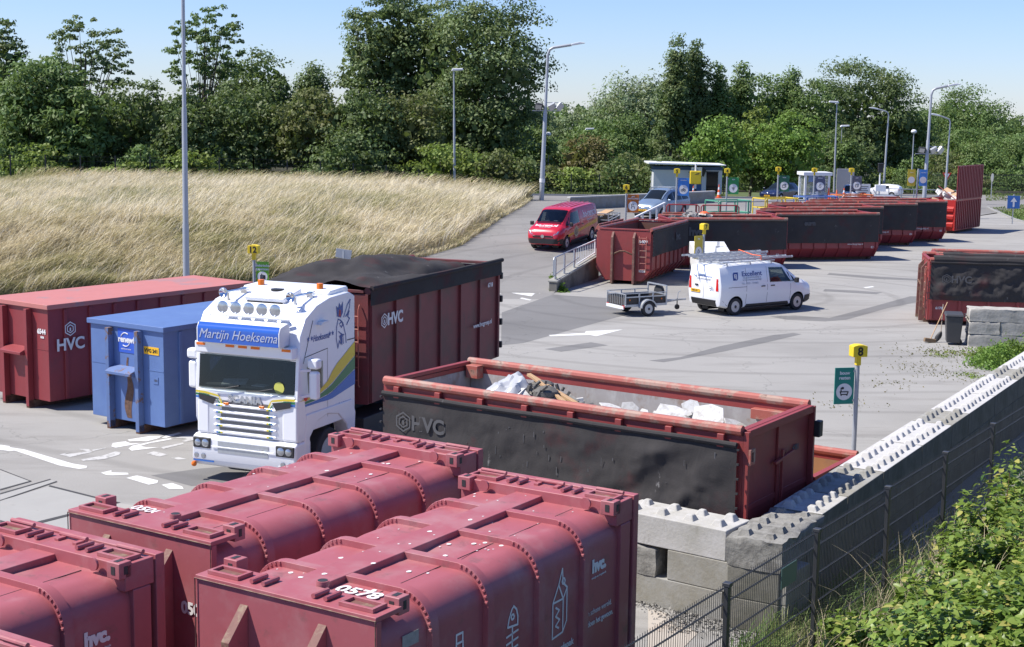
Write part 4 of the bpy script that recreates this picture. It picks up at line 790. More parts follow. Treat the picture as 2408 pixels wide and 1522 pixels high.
# container on the truck with a net thrown over its top
BL=7.05; o0=Vector((-5.38,29.42,0))-TH*(2.336+.537)
tb=container('tall red container with black net over its open top, carried by the white lorry',o0,TY,BL,2.5,3.68,'dirtyred','innerrust',taper=False,nrib=6,z0=1.08,ladder=True,rail='bar')
hvc_logo(tb,.62,3.02,-1.325,.27,M['letter']); lettering('HVC',.36,M['letter'],tb,(1.13,-1.327,3.02),(1,0,0),(0,0,1),bold=.014); lettering('www.hvcgroep.nl',.16,M['letter'],tb,(5.9,-1.323,2.28),(1,0,0),(0,0,1),bold=.003); lettering('6718',.15,M['letter'],tb,(6.35,-1.323,3.22),(1,0,0),(0,0,1),bold=.004)
b=MB()
def top(u,v):
    x=lerp(-.05,BL-.9*v*0-.1,u); y=lerp(-1.33,1.3,v)
    z=3.80+.24*math.exp(-((u-.30)/.22)**2-((v-.85)/.3)**2)+.13*max(0,math.sin(5.5*(v*1.3-u)+1.2*fbm(x*.4,y*.5)))*sm(v*5)*sm((1-v)*6)+.10*math.sin(v*7+u*4)*math.sin(u*3.1)*sm(v*6)-.55*sm((u-.3)/.5)*math.exp(-((v-.22)/.13)**2)*sm(v*9)+.05*fbm(x*1.3,y*1.8,4)-.1*sm((u-.75)*5)*sm(v*4)
    return (x,y,z)
b.grid(top,60,36); b.grid(lambda u,v:(lerp(-.03,BL-.02,u),-1.335-.012*math.sin(u*14)*v,lerp(3.80,3.42,v)),40,4); b.build('net_cover',M['net'],tb,norm=False,sharp=80)
b=MB(); b.tube([(lerp(0,BL,k/10),-1.34,3.80+.004*math.sin(k*2)) for k in range(11)],.055,8); b.build('net_hem',M['net'],tb)
b=MB()
for z in (1.5,2.1,2.7,3.3): b.box((BL+.001,-1.34,z),(BL+.09,-1.16,z+.17))
b.build('door_hinge',M['black'],tb,bevel=.02)
# ================================================================ cars and vans (x forward, origin between the axles)
class Body:
    def __init__(s,st): s.st=st
    def sec(s,x):
        st=s.st; x=min(max(x,st[0][0]),st[-1][0])
        for a,b in zip(st,st[1:]):
            if x<=b[0]:
                t=(x-a[0])/(b[0]-a[0]); q=[lerp(p,r,t) for p,r in zip(a,b)]; break
        _,zb,ws,wm,zm,zbe,wb,wr,zr=q; rs=min(.09,max(.02,(zr-zbe)*.35))
        return [(ws*.9,zb),(ws,zb+.06),(wm,zm),(wb,zbe),(wr+.0*rs,zr-rs),(wr-.055,zr-.02),(wr*.55,zr+.012),(0,zr+.02)]
    def ys(s,x,z):
        q=s.sec(x)
        for a,b in zip(q,q[1:]):
            if a[1]<=z<=b[1] and b[1]>a[1]: return lerp(a[0],b[0],(z-a[1])/(b[1]-a[1]))
        return q[1][0] if z<q[1][1] else 0
    def zs(s,x,y):
        y=abs(y); q=s.sec(x)
        for a,b in reversed(list(zip(q[3:],q[4:]))):
            if b[0]<=y<=a[0]: return lerp(b[1],a[1],(y-b[0])/max(1e-6,a[0]-b[0]))
        return q[3][1]
    def inside(s,x,y,z):
        q=s.sec(x); return q[0][1]<=z<=s.zs(x,y)+1e-6 and abs(y)<=s.ys(x,z)+1e-6
    def xf(s,y,z,sg=1):
        xs=fr(s.st[-1][0],s.st[-1][0]-1.6,64) if sg>0 else fr(s.st[0][0],s.st[0][0]+1.2,48)
        for x in xs:
            if s.inside(x,y,z): return x
        return xs[-1]
    def build(s,m,p,wheels,R,arch=1.16):
        xs=sorted(set([q[0] for q in s.st]+fr(s.st[0][0],s.st[-1][0],26))); secs=[]
        for x in xs:
            h=s.sec(x); secs.append([(x,y,z) for y,z in h]+[(x,-y,z) for y,z in reversed(h[:-1])])
        b=MB(); b.loft(secs); o=b.build('body',m,p,sharp=38)
        c=MB()
        for wx in wheels:
            for sd in (-1,1): c.cyl((wx,sd*.56,R+.02),(wx,sd*1.3,R+.02),R*arch,n=28)
        cut(o,c,M['black']); b=o.modifiers.new('bevel','BEVEL'); b.width=.012; b.segments=2; b.limit_method='ANGLE'; b.angle_limit=rad(42); return o
    def side(s,quad,side,m,p,name,off=.006,nu=8,nv=5,sink=.03):
        """patch on a flank from four (x,z) corners"""
        def P(u,v,o):
            a,b,c,d=quad; x=lerp(lerp(a[0],b[0],u),lerp(d[0],c[0],u),v); z=lerp(lerp(a[1],b[1],u),lerp(d[1],c[1],u),v); return (x,side*(s.ys(x,z)+o),z)
        return s._p(P,off,sink,nu,nv,m,p,name)
    def end(s,quad,sg,m,p,name,off=.006,nu=8,nv=4,sink=.04):
        def P(u,v,o):
            a,b,c,d=quad; y=lerp(lerp(a[0],b[0],u),lerp(d[0],c[0],u),v); z=lerp(lerp(a[1],b[1],u),lerp(d[1],c[1],u),v); return (s.xf(y,z,sg)+sg*o,y,z)
        return s._p(P,off,sink,nu,nv,m,p,name)
    def top(s,x0,x1,f0,f1,m,p,name,off=.008,nu=10,nv=10,sink=.03):
        def P(u,v,o):
            x=lerp(x0,x1,u); q=s.sec(x); w=q[4][0]*lerp(f0,f1,u); y=lerp(-w,w,v); return (x+o*.5,y,s.zs(x,y)+o)
        return s._p(P,off,sink,nu,nv,m,p,name)
    def _p(s,P,off,sink,nu,nv,m,p,name):
        b=MB(); b.grid(lambda u,v:P(u,v,off),nu,nv); k=lambda i,j:i*(nv+1)+j
        rim=[k(i,0) for i in range(nu)]+[k(nu,j) for j in range(nv)]+[k(i,nv) for i in range(nu,0,-1)]+[k(0,j) for j in range(nv,0,-1)]
        o0=len(b.v)
        for i in rim: b.v.append(tuple(P(i//(nv+1)/nu,i%(nv+1)/nv,-sink)))
        n=len(rim)
        for i in range(n): b.f.append((rim[i],rim[(i+1)%n],o0+(i+1)%n,o0+i)); b.mi.append(0)
        return b.build(name,m,p,norm=True,sharp=30)
def wheels(p,xs,R,track,rim=M['galv'],w_=.2,hole=True,steer=0):
    for x in xs:
        for s in (-1,1):
            b=MB(); y0,y1=s*(track-w_),s*track; rr=R
            b.lathe([(rr*.62,y0),(rr*.93,y0),(rr,y0+s*.03),(rr,y1-s*.03),(rr*.93,y1),(rr*.66,y1+s*.005),(rr*.62,y1-s*.02)],(x,0,R),'y',26); o=b.build('wheel',M['rubber'],p)
            b=MB(); b.lathe([(rr*.64,y1-s*.012),(rr*.58,y1-s*.02),(rr*.56,y1-s*.05),(rr*.3,y1-s*.02),(rr*.2,y1),(0,y1+s*.004)],(x,0,R),'y',22); b.build('rim',rim,o)
            b=MB()
            for k in range(10 if hole else 0):
                a=k*math.pi/5; b.obox((x+rr*.45*math.cos(a),y1-s*.030,R+rr*.45*math.sin(a)),(rr*.13,.022,rr*.10),(0,-a,0))
            b.lathe([(0,y1+s*.008),(rr*.17,y1+s*.005),(rr*.19,y1-s*.01)],(x,0,R),'y',14)
            b.build('hub_cap',M['dark'],o)
def plate(bd,p,sg,y,z,s,text,w_=.26):
    b=MB(); xx=bd.xf(y,z,sg)+sg*.012; b.box((min(xx,xx+sg*.015),y-w_,z-.06),(max(xx,xx+sg*.015),y+w_,z+.06)); o=b.build('number_plate',M['plate'],p)
    lettering(text,.1,M['blackink'],p,(xx+sg*.017,y,z),(0,sg,0),(0,0,1),bold=.002,name='plate_lettering',ext=.001)
VAN=[(-2.46,.52,.78,.84,.85,1.15,.84,.76,1.74),(-2.40,.36,.86,.93,.85,1.15,.93,.80,1.86),(-2.0,.27,.90,.96,.85,1.15,.955,.815,1.91),(-1.0,.24,.90,.965,.85,1.15,.96,.82,1.93),(.4,.24,.90,.965,.85,1.15,.96,.815,1.93),(.78,.24,.90,.965,.85,1.14,.955,.79,1.88),(1.0,.24,.90,.96,.85,1.14,.95,.76,1.79),(1.42,.24,.90,.96,.82,1.12,.94,.75,1.52),(1.80,.24,.88,.95,.80,1.08,.92,.78,1.26),(2.12,.25,.86,.93,.75,1.02,.89,.82,1.16),(2.34,.28,.81,.89,.68,.92,.86,.78,1.06),(2.46,.30,.73,.80,.6,.80,.77,.70,.94),(2.53,.34,.63,.69,.5,.66,.65,.58,.78)]
def van(label,loc,rz,paint,tilt=0):
    t=thing('van',label,'van',loc,rz); t.rotation_euler=(0,tilt,rz); bd=Body(VAN); o=bd.build(paint,t,(-1.64,1.64),.335)
    c=MB(); c.prism([(.13,1.21),(1.24,1.19),(.86,1.71),(.11,1.74)],'y',-1.3,1.3); bv=o.modifiers.get('bevel'); o.modifiers.remove(bv); cut(o,c,M['black'])
    c=MB(); c.prism([(.2,1.215),(1.0,1.215),(1.70,1.36),(1.78,1.45),(1.05,1.95),(.93,1.90),(.80,1.68),(.2,1.68)],'y',-.70,.70); cut(o,c,M['black'])
    bv=o.modifiers.new('bevel','BEVEL'); bv.width=.01; bv.segments=2; bv.limit_method='ANGLE'; bv.angle_limit=rad(42)
    INT_=pm('dark_van_interior',(.055,.055,.058),.85,var=.2) if 'vint' not in M else M['vint']; M['vint']=INT_
    b=MB(); b.box((.14,-.7,1.222),(1.0,.7,1.226)); b.add([(1.0,-.69,1.224),(1.0,.69,1.224),(1.68,.69,1.36),(1.68,-.69,1.36)],[(0,1,2,3)]); b.box((.205,-.69,1.22),(.22,.69,1.67)); b.build('dashboard',INT_,t)
    for y in (-.4,.4):
        b=MB(); b.obox((.38,y,1.40),(.14,.46,.42),(0,-.15,0)); b.obox((.34,y,1.62),(.1,.24,.12)); b.build('seat',INT_,t,bevel=.03)
    b=MB(); b.tube([(.92+.08*math.sin(k),.4+.18*math.cos(k),1.36+.16*math.sin(k)) for k in fr(0,6.283,14)],.016,6); b.build('steering_wheel',M['black'],t)
    if 'red' in label:
        b=MB(); b.obox((1.25,-.35,1.34),(.22,.32,.02),(0,-.2,.3)); b.obox((1.3,.2,1.35),(.15,.2,.03),(0,-.2,0)); b.build('papers',M['plaster'],t)
    wheels(t,(-1.64,1.64),.335,.93)
    b=MB()
    for s in (-1,1):
        b.box((-1.95,min(s*.3,s*.62),.12),(2.0,max(s*.3,s*.62),.5))
    b.build('underbody',M['black'],t)
    ws=bd.top(.86,1.80,.97,.97,M['pane'],t,'windshield',sink=.002)
    for s in (-1,1):
        bd.side([(.10,1.19),(1.26,1.17),(.86,1.74),(.08,1.77)],s,M['pane'],t,'door_window',sink=.002); bd.side([(1.29,1.17),(1.66,1.17),(1.40,1.36),(1.10,1.56)],s,M['glass'],t,'quarter_window')
        bd.side([(-1.2,.26),(1.18,.26),(1.1,.40),(-1.08,.40)],s,M['black'],t,'side_moulding',off=.02)
        for x in (-.26,.24): 
            b=MB(); b.obox((x,s*(bd.ys(x,1.06)+.012),1.06),(.2,.03,.04)); b.build('door_handle',M['black'],t,bevel=.008)
        b=MB()
        for x,z0,z1 in ((-.03,.42,1.80),(-1.12,.42,1.80),(1.22,.42,1.15)):
            n=8; q=[(x,s*(bd.ys(x,lerp(z0,z1,k/n))+.003),lerp(z0,z1,k/n)) for k in range(n+1)]
            for a,c in zip(q,q[1:]): b.add([(a[0]-.006,a[1],a[2]),(a[0]+.006,a[1],a[2]),(c[0]+.006,c[1],c[2]),(c[0]-.006,c[1],c[2])],[(0,1,2,3)])
        b.add([(-2.05,s*(bd.ys(-2.05,1.08)+.004),1.07),(-1.12,s*(bd.ys(-1,1.08)+.004),1.07),(-1.12,s*(bd.ys(-1,1.08)+.004),1.085),(-2.05,s*(bd.ys(-2.05,1.08)+.004),1.085)],[(0,1,2,3)])
        b.build('panel_gap',M['dark'],t,norm=False)
        b=MB(); b.obox((1.42,s*1.07,1.22),(.12,.18,.2)); o=b.build('mirror',M['black'],t,bevel=.03)
        bd.end([(s*.52,.78),(s*.82,.86),(s*.82,1.02),(s*.60,.92)],1,M['lens'],t,'headlight',off=.012)
        bd.end([(s*.70,.95),(s*.84,.95),(s*.82,1.42),(s*.72,1.42)],-1,M['redlens'],t,'tail_light',off=.012)
    bd.end([(-.9,.36),(.9,.36),(.9,.60),(-.9,.60)],-1,M['black'],t,'rear_bumper',off=.03); 
    bd.end([(-.84,.37),(.84,.37),(.84,.62),(-.84,.62)],1,M['black'],t,'front_bumper',off=.035,nu=16)
    for s in (-1,1): bd.side([(2.02,.30),(2.36,.36),(2.36,.60),(2.06,.58)],s,M['black'],t,'bumper_corner',off=.02)
    return t,bd
# white van with ladders
vy=.60; vd=Vector((math.cos(vy),math.sin(vy),0)); vp=at(1726,741.5)+Vector((-vd.y,vd.x,0))*.86+vd*1.64
wv,bw=van('white van with ladders on its roof and blue lettering, towing a small trailer',(vp.x,vp.y,0),vy,M['white'])
INK2=flat('dark_blue_film',(.03,.07,.26),.5); GREY=flat('grey_film',(.35,.38,.45),.5)
def vt(s,sz,x,z,m,side=-1,**k): y=bw.ys(x,z); lettering(s,sz,m,wv,(x,side*(y+.007),z+.0),(1 if side<0 else -1,0,0),(0,side*(bw.ys(x,z+.1)-y),.1),**k)
vt('Excellent',.26,-.82,1.56,INK2,bold=.004,sx=1.1); vt('GLAZENWASSERIJ &',.095,-.82,1.42,GREY,sx=1.1); vt('SCHOONMAAKBEDRIJF',.09,-.82,1.33,GREY,sx=1.05); vt('TEL. 0223 - 724682',.1,-.95,1.2,GREY,sx=1.1)
b=MB(); 
for x0,z0,x1,z1 in ((-1.42,1.36,-1.14,1.64),): 
    f=lambda x,z:(x,-(bw.ys(x,z)+.006),z); b.add([f(-1.80,1.34),f(-1.60,1.34),f(-1.54,1.40),f(-1.52,1.64),f(-1.75,1.64),f(-1.79,1.58)],[tuple(range(6))])
b.build('logo',INK2,wv,norm=False); vt('EJ',.2,-1.66,1.49,M['letter'],bold=.008,ext=.003)
lettering('EJ Excellent',.2,INK2,wv,(-2.455,.05,1.5),(0,-1,0),(.12,0,1),bold=.003,ext=.004,sx=1.1); lettering('SCHOONMAAKBEDRIJF',.075,GREY,wv,(-2.475,.0,1.36),(0,-1,0),(.12,0,1),ext=.004)
plate(bw,wv,-1,.45,.88,1,'VBB-50-T'); b=MB(); b.box((-2.50,.30,1.08),(-2.47,.48,1.14)); b.build('rear_handle',M['black'],wv,bevel=.01)
b=MB(); b.add([(-2.472,-.002,.62),(-2.472,.008,.62),(-2.452,.008,1.78),(-2.452,-.002,1.78)],[(0,1,2,3)]); b.build('door_gap',M['dark'],wv,norm=False)
b=MB()
for k in range(2):
    for s in (-1,1): b.bar((-2.50,-.45+s*.10,1.0+k*.07),(-2.50,-.45,1.06+k*.07),.012,.018)
b.build('emblem',M['chrome'],wv)
# roof rack and ladders
b=MB()
for x in (-2.0,-.8,.3): 
    b.bar((x,-.78,1.97),(x,.78,1.97),.04,.04)
    for s in (-1,1): b.bar((x,s*.76,1.88),(x,s*.76,1.97),.04,.04)
for s in (-1,1): b.tube([(-2.2,s*.74,2.02),(.5,s*.74,2.02)],.02,8)
b.build('roof_rack',M['galv'],wv)
def ladder(label,x0,x1,y,z,wd,rungs,tilt=0):
    m_=MB(); Mv=Matrix.Translation(wv.location)@Matrix.Rotation(vy,4,'Z')
    P=lambda *q:Mv@Vector(q)
    for s in (-1,1): m_.bar(P(x0,y+s*wd/2,z),P(x1,y+s*wd/2,z+tilt),.03,.075)
    for k in range(rungs):
        u=(k+.5)/rungs; m_.bar(P(lerp(x0,x1,u),y-wd/2,z+tilt*u+.012),P(lerp(x0,x1,u),y+wd/2,z+tilt*u+.012),.035,.03)
    for s in (-1,1): m_.ball(P(x1+.02,y+s*wd/2,z+tilt),.05,8)
    tag(m_.build('ladder',M['galv'],None),label,'ladder','ladders on the white van')
ladder('aluminium ladder sticking out farthest behind the white van',-3.1,.95,.38,2.24,.40,12)
ladder('aluminium ladder reaching forward over the cab of the white van',-2.3,1.55,-.42,2.10,.36,11)
ladder('short aluminium ladder lying on top of another on the white van',-2.6,.9,.36,2.13,.34,10)
b=MB(); Mv=Matrix.Translation(wv.location)@Matrix.Rotation(vy,4,'Z'); b.tube([Mv@Vector(q) for q in ((-.15,-.68,2.0),(-.15,-.66,2.2),(-.15,-.2,2.2),(-.15,.6,2.33),(-.15,.66,2.05))],.02,6); tag(b.build('ladder_strap',M['orange'],None),'orange strap tying the ladders to the white van roof','strap')
# red van on the ramp
rp=at(1332.6,590.5,.78); ry=rad(180+65); rd=Vector((math.cos(ry),math.sin(ry),0)); lft=Vector((-rd.y,rd.x,0)); rc=rp-lft*.9-rd*1.64
M['van_red']=pm('glossy_red_van_paint',(.50,.012,.03),.3,var=.05,scale=2,coat=.5)
rv,br=van('red rental van with white lettering driving down the ramp',(rc.x,rc.y,T(rc.x,rc.y)+.02),ry,M['van_red'],tilt=math.atan(.062))
def rt(s,sz,x,z,m,**k): y=br.ys(x,z); lettering(s,sz,m,rv,(x,y+.008,z),(-1,0,0),(0,br.ys(x,z+.1)-y,.1),**k)
rt('bo-rent.nl',.50,-1.35,1.5,M['letter'],bold=.012,sx=.86); rt('autoverhuur',.16,-1.2,1.2,M['letter'],sx=.9)
br.side([(-2.3,.92),(1.5,.60),(1.5,.72),(-2.3,1.12)],1,flat('yellow_van_stripe',(.65,.36,.02),.4),rv,'stripe',nu=16,off=.004,sink=.01)
b=MB(); b.lathe([(0,.0),(.19,.0),(.25,.002),(.25,.0)],(.55,br.ys(.55,.75)+.012,.76),'y',24)
for k in range(16): a=k*math.pi/8; b.obox((.55+.29*math.cos(a),br.ys(.55,.75)+.012,.76+.29*math.sin(a)),(.05,.006,.04),(0,-a,0))
b.build('round_emblem',pm('pale_emblem_film',(.5,.48,.3),.5,var=.5,scale=30),rv)
lettering('bo-rent.nl',.27,M['letter'],rv,(2.03,0,1.20),(0,1,0),(-.3,0,.10),bold=.008,ext=.012,sx=1.1); lettering('autoverhuur',.13,M['letter'],rv,(2.20,0,1.15),(0,1,0),(-.3,0,.12),ext=.014)
plate(br,rv,1,0,.52,1,'VBG-95-J'); br.end([(-.55,.70),(.55,.70),(.52,.77),(-.52,.77)],1,M['black'],rv,'grille',off=.02,nu=12); 
b=MB(); b.lathe([(.05,0),(.09,0),(.09,.02),(.05,.02)],(2.56,0,.735),'x',16); b.build('badge',M['chrome'],rv)
b=MB(); b.tube([(2.50,s*.1,.735) for s in (-5,-3,3,5)],.012,6); b.build('grille_trim',M['chrome'],rv); b=MB(); b.cyl((.3,.0,1.95),(.2,0,2.2),.006,n=5); b.build('antenna',M['black'],rv)
b=MB()
for y in (-.5,-.25,0,.25,.5): b.box((-2.2,y-.015,1.93+.02*(1-abs(y))),(.25,y+.015,1.96+.012*(1-abs(y))))
b.build('roof_rib',M['van_red'],rv,bevel=.006)
# people carrier and distant cars
MPV=[(-2.25,.50,.70,.78,.7,.95,.76,.58,1.42),(-2.18,.34,.78,.85,.7,.95,.85,.62,1.52),(-1.6,.26,.82,.88,.7,.95,.875,.64,1.60),(-.4,.24,.82,.88,.7,.95,.875,.65,1.63),(.25,.24,.82,.88,.7,.95,.87,.63,1.58),(.7,.24,.82,.88,.7,.95,.865,.62,1.34),(1.15,.24,.82,.88,.68,.92,.85,.66,1.06),(1.5,.25,.80,.87,.66,.86,.84,.72,.98),(2.0,.27,.77,.84,.6,.78,.81,.72,.90),(2.22,.30,.72,.78,.56,.66,.74,.66,.78),(2.30,.36,.62,.68,.5,.58,.64,.58,.64)]
HATCH=[(-2.1,.48,.66,.74,.65,.9,.74,.5,1.05),(-2.0,.36,.74,.83,.65,.92,.83,.52,1.24),(-1.6,.26,.80,.88,.65,.92,.86,.55,1.42),(-.5,.22,.80,.88,.65,.92,.865,.58,1.49),(.1,.22,.80,.88,.65,.91,.86,.56,1.45),(.6,.22,.80,.88,.63,.90,.855,.56,1.24),(1.1,.22,.80,.87,.62,.87,.84,.64,1.0),(1.6,.24,.78,.86,.58,.78,.82,.70,.90),(2.05,.28,.72,.80,.55,.66,.76,.66,.76),(2.2,.34,.58,.66,.48,.56,.62,.54,.62)]
BERL=[(-2.15,.45,.76,.82,.7,1.05,.82,.70,1.66),(-2.08,.34,.82,.88,.7,1.05,.88,.74,1.76),(-1.0,.26,.84,.9,.7,1.05,.89,.75,1.80),(.2,.26,.84,.9,.7,1.05,.89,.74,1.78),(.55,.26,.84,.9,.7,1.04,.885,.7,1.66),(1.0,.26,.84,.9,.7,1.0,.87,.7,1.24),(1.25,.26,.83,.9,.68,.95,.86,.72,1.06),(1.75,.28,.79,.86,.62,.8,.82,.72,.92),(2.0,.34,.68,.76,.52,.62,.7,.6,.7)]
def car(label,loc,rz,st,paint,wb,R,wx,front,sidewin,text,rack=False,detail=True,cat='car'):
    t=thing('car',label,cat,loc,rz); bd=Body(st); bd.build(paint,t,(-wb,wb*1.02),R); wheels(t,(-wb,wb*1.02),R,.85 if wb<1.4 else .86)
    b=MB(); b.box((-wb-.3,-.55,.14),(wb+.3,.55,.5)); b.build('underbody',M['black'],t)
    bd.top(wx[0],wx[1],.96,.97,M['glass'],t,'windshield')
    for s in (-1,1):
        for q in sidewin: bd.side(q,s,M['glass'],t,'side_window',nu=5,nv=4)
        bd.end([(s*.42,front-.02),(s*.70,front+.0),(s*.70,front+.12),(s*.45,front+.09)],1,M['lens'],t,'headlight',off=.012,nu=5)
        b=MB(); b.obox((wx[1]-.2,s*1.0,st[3][5]+.08),(.1,.18,.13)); b.build('mirror',paint,t,bevel=.03)
        bd.end([(s*.60,.82),(s*.78,.82),(s*.74,1.0),(s*.62,1.0)],-1,M['redlens'],t,'tail_light',off=.012,nu=3)
    bd.end([(-.6,.34),(.6,.34),(.56,.46),(-.56,.46)],1,M['black'],t,'lower_grille',off=.012); bd.end([(-.36,front+.0),(.36,front+.0),(.36,front+.09),(-.36,front+.09)],1,M['chrome'] if detail else M['black'],t,'grille',off=.012)
    plate(bd,t,1,0,front-.16,1,text)
    if rack:
        b=MB()
        for x in (-.9,.0): b.bar((x,-.66,1.72),(x,.66,1.72),.09,.03); [b.bar((x,s*.6,1.6),(x,s*.6,1.72),.04) for s in (-1,1)]
        for s in (-1,1): b.tube([(-1.3,s*.6,1.62),(-.9,s*.6,1.67),(.2,s*.6,1.66),(.35,s*.6,1.58)],.018,6)
        b.build('roof_rack',M['galv'],t)
    return t,bd
bp=at(1497,511.6,1.6); byaw=rad(180+58); bdv=Vector((math.cos(byaw),math.sin(byaw),0)); bl=Vector((-bdv.y,bdv.x,0)); bc=bp+bl*.85-bdv*1.38
car('silver blue people carrier with white roof bars on the platform',(bc.x,bc.y,T(bc.x,bc.y)+.01),byaw,MPV,pm('silver_blue_paint',(.22,.29,.38),.3,.35,var=.03,coat=.4),1.38,.31,(.30,1.12),.66,[[(-.05,1.0),(.85,1.0),(.42,1.30),(-.03,1.46)],[(-1.05,1.0),(-.12,1.0),(-.10,1.48),(-1.0,1.49)],[(-2.0,1.02),(-1.15,1.0),(-1.1,1.48),(-1.8,1.42)]],'JF-BR-33',rack=True)
fp=atY(1790,467,122); fz=T(fp.x,fp.y)
car('dark blue hatchback parked beyond the numbered signs near the cones',(fp.x+1.7,fp.y+1.0,fz+.02),rad(180+52),HATCH,pm('dark_blue_car_paint',(.012,.018,.06),.25,var=.03,coat=.5),1.32,.31,(.15,1.08),.62,[[(-.05,.96),(.80,.95),(.35,1.22),(-.03,1.34)],[(-1.0,.96),(-.12,.96),(-.10,1.35),(-.9,1.34)]],'99-XBK-5')
gp_=atY(2002,462,131)
car('silver panel car with sunroof waiting behind the weighbridge rails',(gp_.x,gp_.y,T(gp_.x,gp_.y)+.02),rad(180+66),BERL,pm('silver_car_paint',(.62,.66,.70),.3,.2,var=.03,coat=.4),1.35,.31,(.42,1.2),.72,[[(.0,1.1),(.75,1.08),(.50,1.45),(.02,1.58)],[(-.95,1.1),(-.08,1.1),(-.08,1.6),(-.9,1.6)]],'47-NB-XT')[0].scale=(.84,.84,.84)
hp=atY(2076,458,140)
car('white hatchback driving away far behind the docked containers',(hp.x,hp.y,T(hp.x,hp.y)+.02),rad(146),HATCH,M['white'],1.32,.31,(.15,1.08),.62,[[(-.05,.96),(.80,.95),(.35,1.22),(-.03,1.34)],[(-1.0,.96),(-.12,.96),(-.10,1.35),(-.9,1.34)]],'RK-01-L',detail=False)[0].scale=(.84,.84,.84)
# trailers
def trailer(label,loc,rz,spare=True,cargo=False,L=2.1,Wd=1.2,rev=False):
    t=thing('trailer',label,'trailer',loc,rz,'small open trailers'); z0=.43; z1=.72; h=Wd/2
    b=MB(); b.box((-L/2,-h,z0-.03),(L/2,h,z0)); b.build('floor',M['dark'],t)
    ply=pm('dark_plywood',(.045,.038,.034),.6,var=.2) if 'ply' not in M else M['ply']; M['ply']=ply
    b=MB()
    for s in (-1,1): b.box((-L/2+.02,min(s*h,s*(h-.02)),z0+.01),(L/2-.02,max(s*h,s*(h-.02)),z1))
    b.box((-L/2,-h+.03,z0+.01),(-L/2+.02,h-.03,z1)); b.box((L/2-.02,-h+.03,z0+.01),(L/2,h-.03,z1)); b.build('side_panel',ply,t)
    b=MB()
    for s in (-1,1):
        b.bar((-L/2,s*(h+.02),z0-.02),(L/2,s*(h+.02),z0-.02),.05,.09); b.bar((-L/2,s*(h+.02),z1+.01),(L/2,s*(h+.02),z1+.01),.045,.035); b.bar((-L/2,s*(h+.02),z1+.15),(L/2,s*(h+.02),z1+.15),.03,.03)
        for x in (-L/2,-L/6,L/6,L/2): b.bar((x,s*(h+.03),z0-.06),(x,s*(h+.03),z1+.16),.045,.045)
        b.bar((L/2,s*(h+.03),z1),(L/2,s*(h+.03),1.12),.05,.05)
    b.bar((L/2,-h,1.10),(L/2,h,1.10),.05,.05); b.bar((L/2,-h,z1+.05),(L/2,h,z1+.05),.05,.04); b.bar((-L/2,-h,z1+.13),(-L/2,h,z1+.13),.04,.04)
    for k in range(9): b.bar((-L/2-.01,lerp(-h+.1,h-.1,k/8),z0),(-L/2-.01,lerp(-h+.1,h-.1,k/8),z1+.1),.012,.02)
    b.build('frame',M['galv'],t)
    b=MB(); b.bar((L/2,-h*.7,.44),(L/2+.9,0,.44),.05,.06); b.bar((L/2,h*.7,.44),(L/2+.9,0,.44),.05,.06); b.bar((L/2+.8,0,.45),(L/2+1.35,0,.45),.07,.06); b.tube([(L/2+1.0,.05,.45),(L/2+1.02,.05,.72),(L/2+1.14,.05,.78)],.015,6); b.build('drawbar',M['galv'],t)
    b=MB(); b.cyl((L/2+.95,-.03,.17),(L/2+.95,.03,.17),.1,n=14); b.bar((L/2+.95,0,.2),(L/2+.95,0,.5),.03); b.build('jockey_wheel',M['black'],t)
    for s in (-1,1):
        yy=h+.16; b=MB(); b.grid(lambda u,v:(.36*math.cos(lerp(.1,3.04,u)),s*lerp(h+.05,h+.27,v),.29+.36*math.sin(lerp(.1,3.04,u))),14,1); b.grid(lambda u,v:((.36-.05*v)*math.cos(lerp(.1,3.04,u)),s*(h+.27),.29+(.36-.05*v)*math.sin(lerp(.1,3.04,u))),14,1); b.build('mudguard',M['galv'],t,norm=False)
        b=MB(); b.cyl((-L/2-.02,s*(h-.05),.36),(-L/2-.06,s*(h-.05),.36),.07,n=10); b.build('tail_light',M['redlens'],t)
        for x in (-.72,.72): b=MB(); b.cyl((x,s*(h+.001),.62),(x,s*(h+.02),.62),.03,n=10); b.build('reflector',M['amber'],t)
    b=MB(); b.box((-L/2-.07,-h,.28),(-L/2-.03,h,.40)); b.build('light_board',M['whitemat'],t)
    wheels(t,(0,),.285,h+.25,w_=.16)
    if spare: b=MB(); b.lathe([(.13,-.07),(.28,-.06),(.28,.06),(.13,.07)],(L/2+.13,.05,.78),'x',20); b.build('spare_wheel',M['rubber'],t)
    return t
tv=at(1525,744); n_=Vector((-vd.y,vd.x,0)); tpz=tv+n_*.85
ta=math.atan2((wv.location-vd*2.6-tpz).y,(wv.location-vd*2.6-tpz).x); trailer('small empty grey trailer hitched behind the white van',(tpz.x+.08,tpz.y,0),.50,L=1.85)
rtp=rc-rd*(1.64+.9+2.35); t2=trailer('trailer loaded with boards hitched behind the red van on the ramp',(rtp.x+.1,rtp.y,T(rtp.x,rtp.y)+.03),ry+.12,spare=True,L=2.5,Wd=1.4); t2.rotation_euler[1]=.06
for i in range(4):
    b=MB(); q=Matrix.Rotation(ry+.12,4,'Z')@Vector((random.uniform(-.5,.5),random.uniform(-.35,.35),0)); b.obox((rtp.x+q.x,rtp.y+q.y,T(rtp.x,rtp.y)+.75+.09*i),(1.3,.5,.06),(0,.05*i,ry+random.uniform(-.2,.2))); tag(b.build('board',M['wood'] if i%2 else M['plaster'],None),'board lying in the trailer behind the red van','board','boards in the trailer')
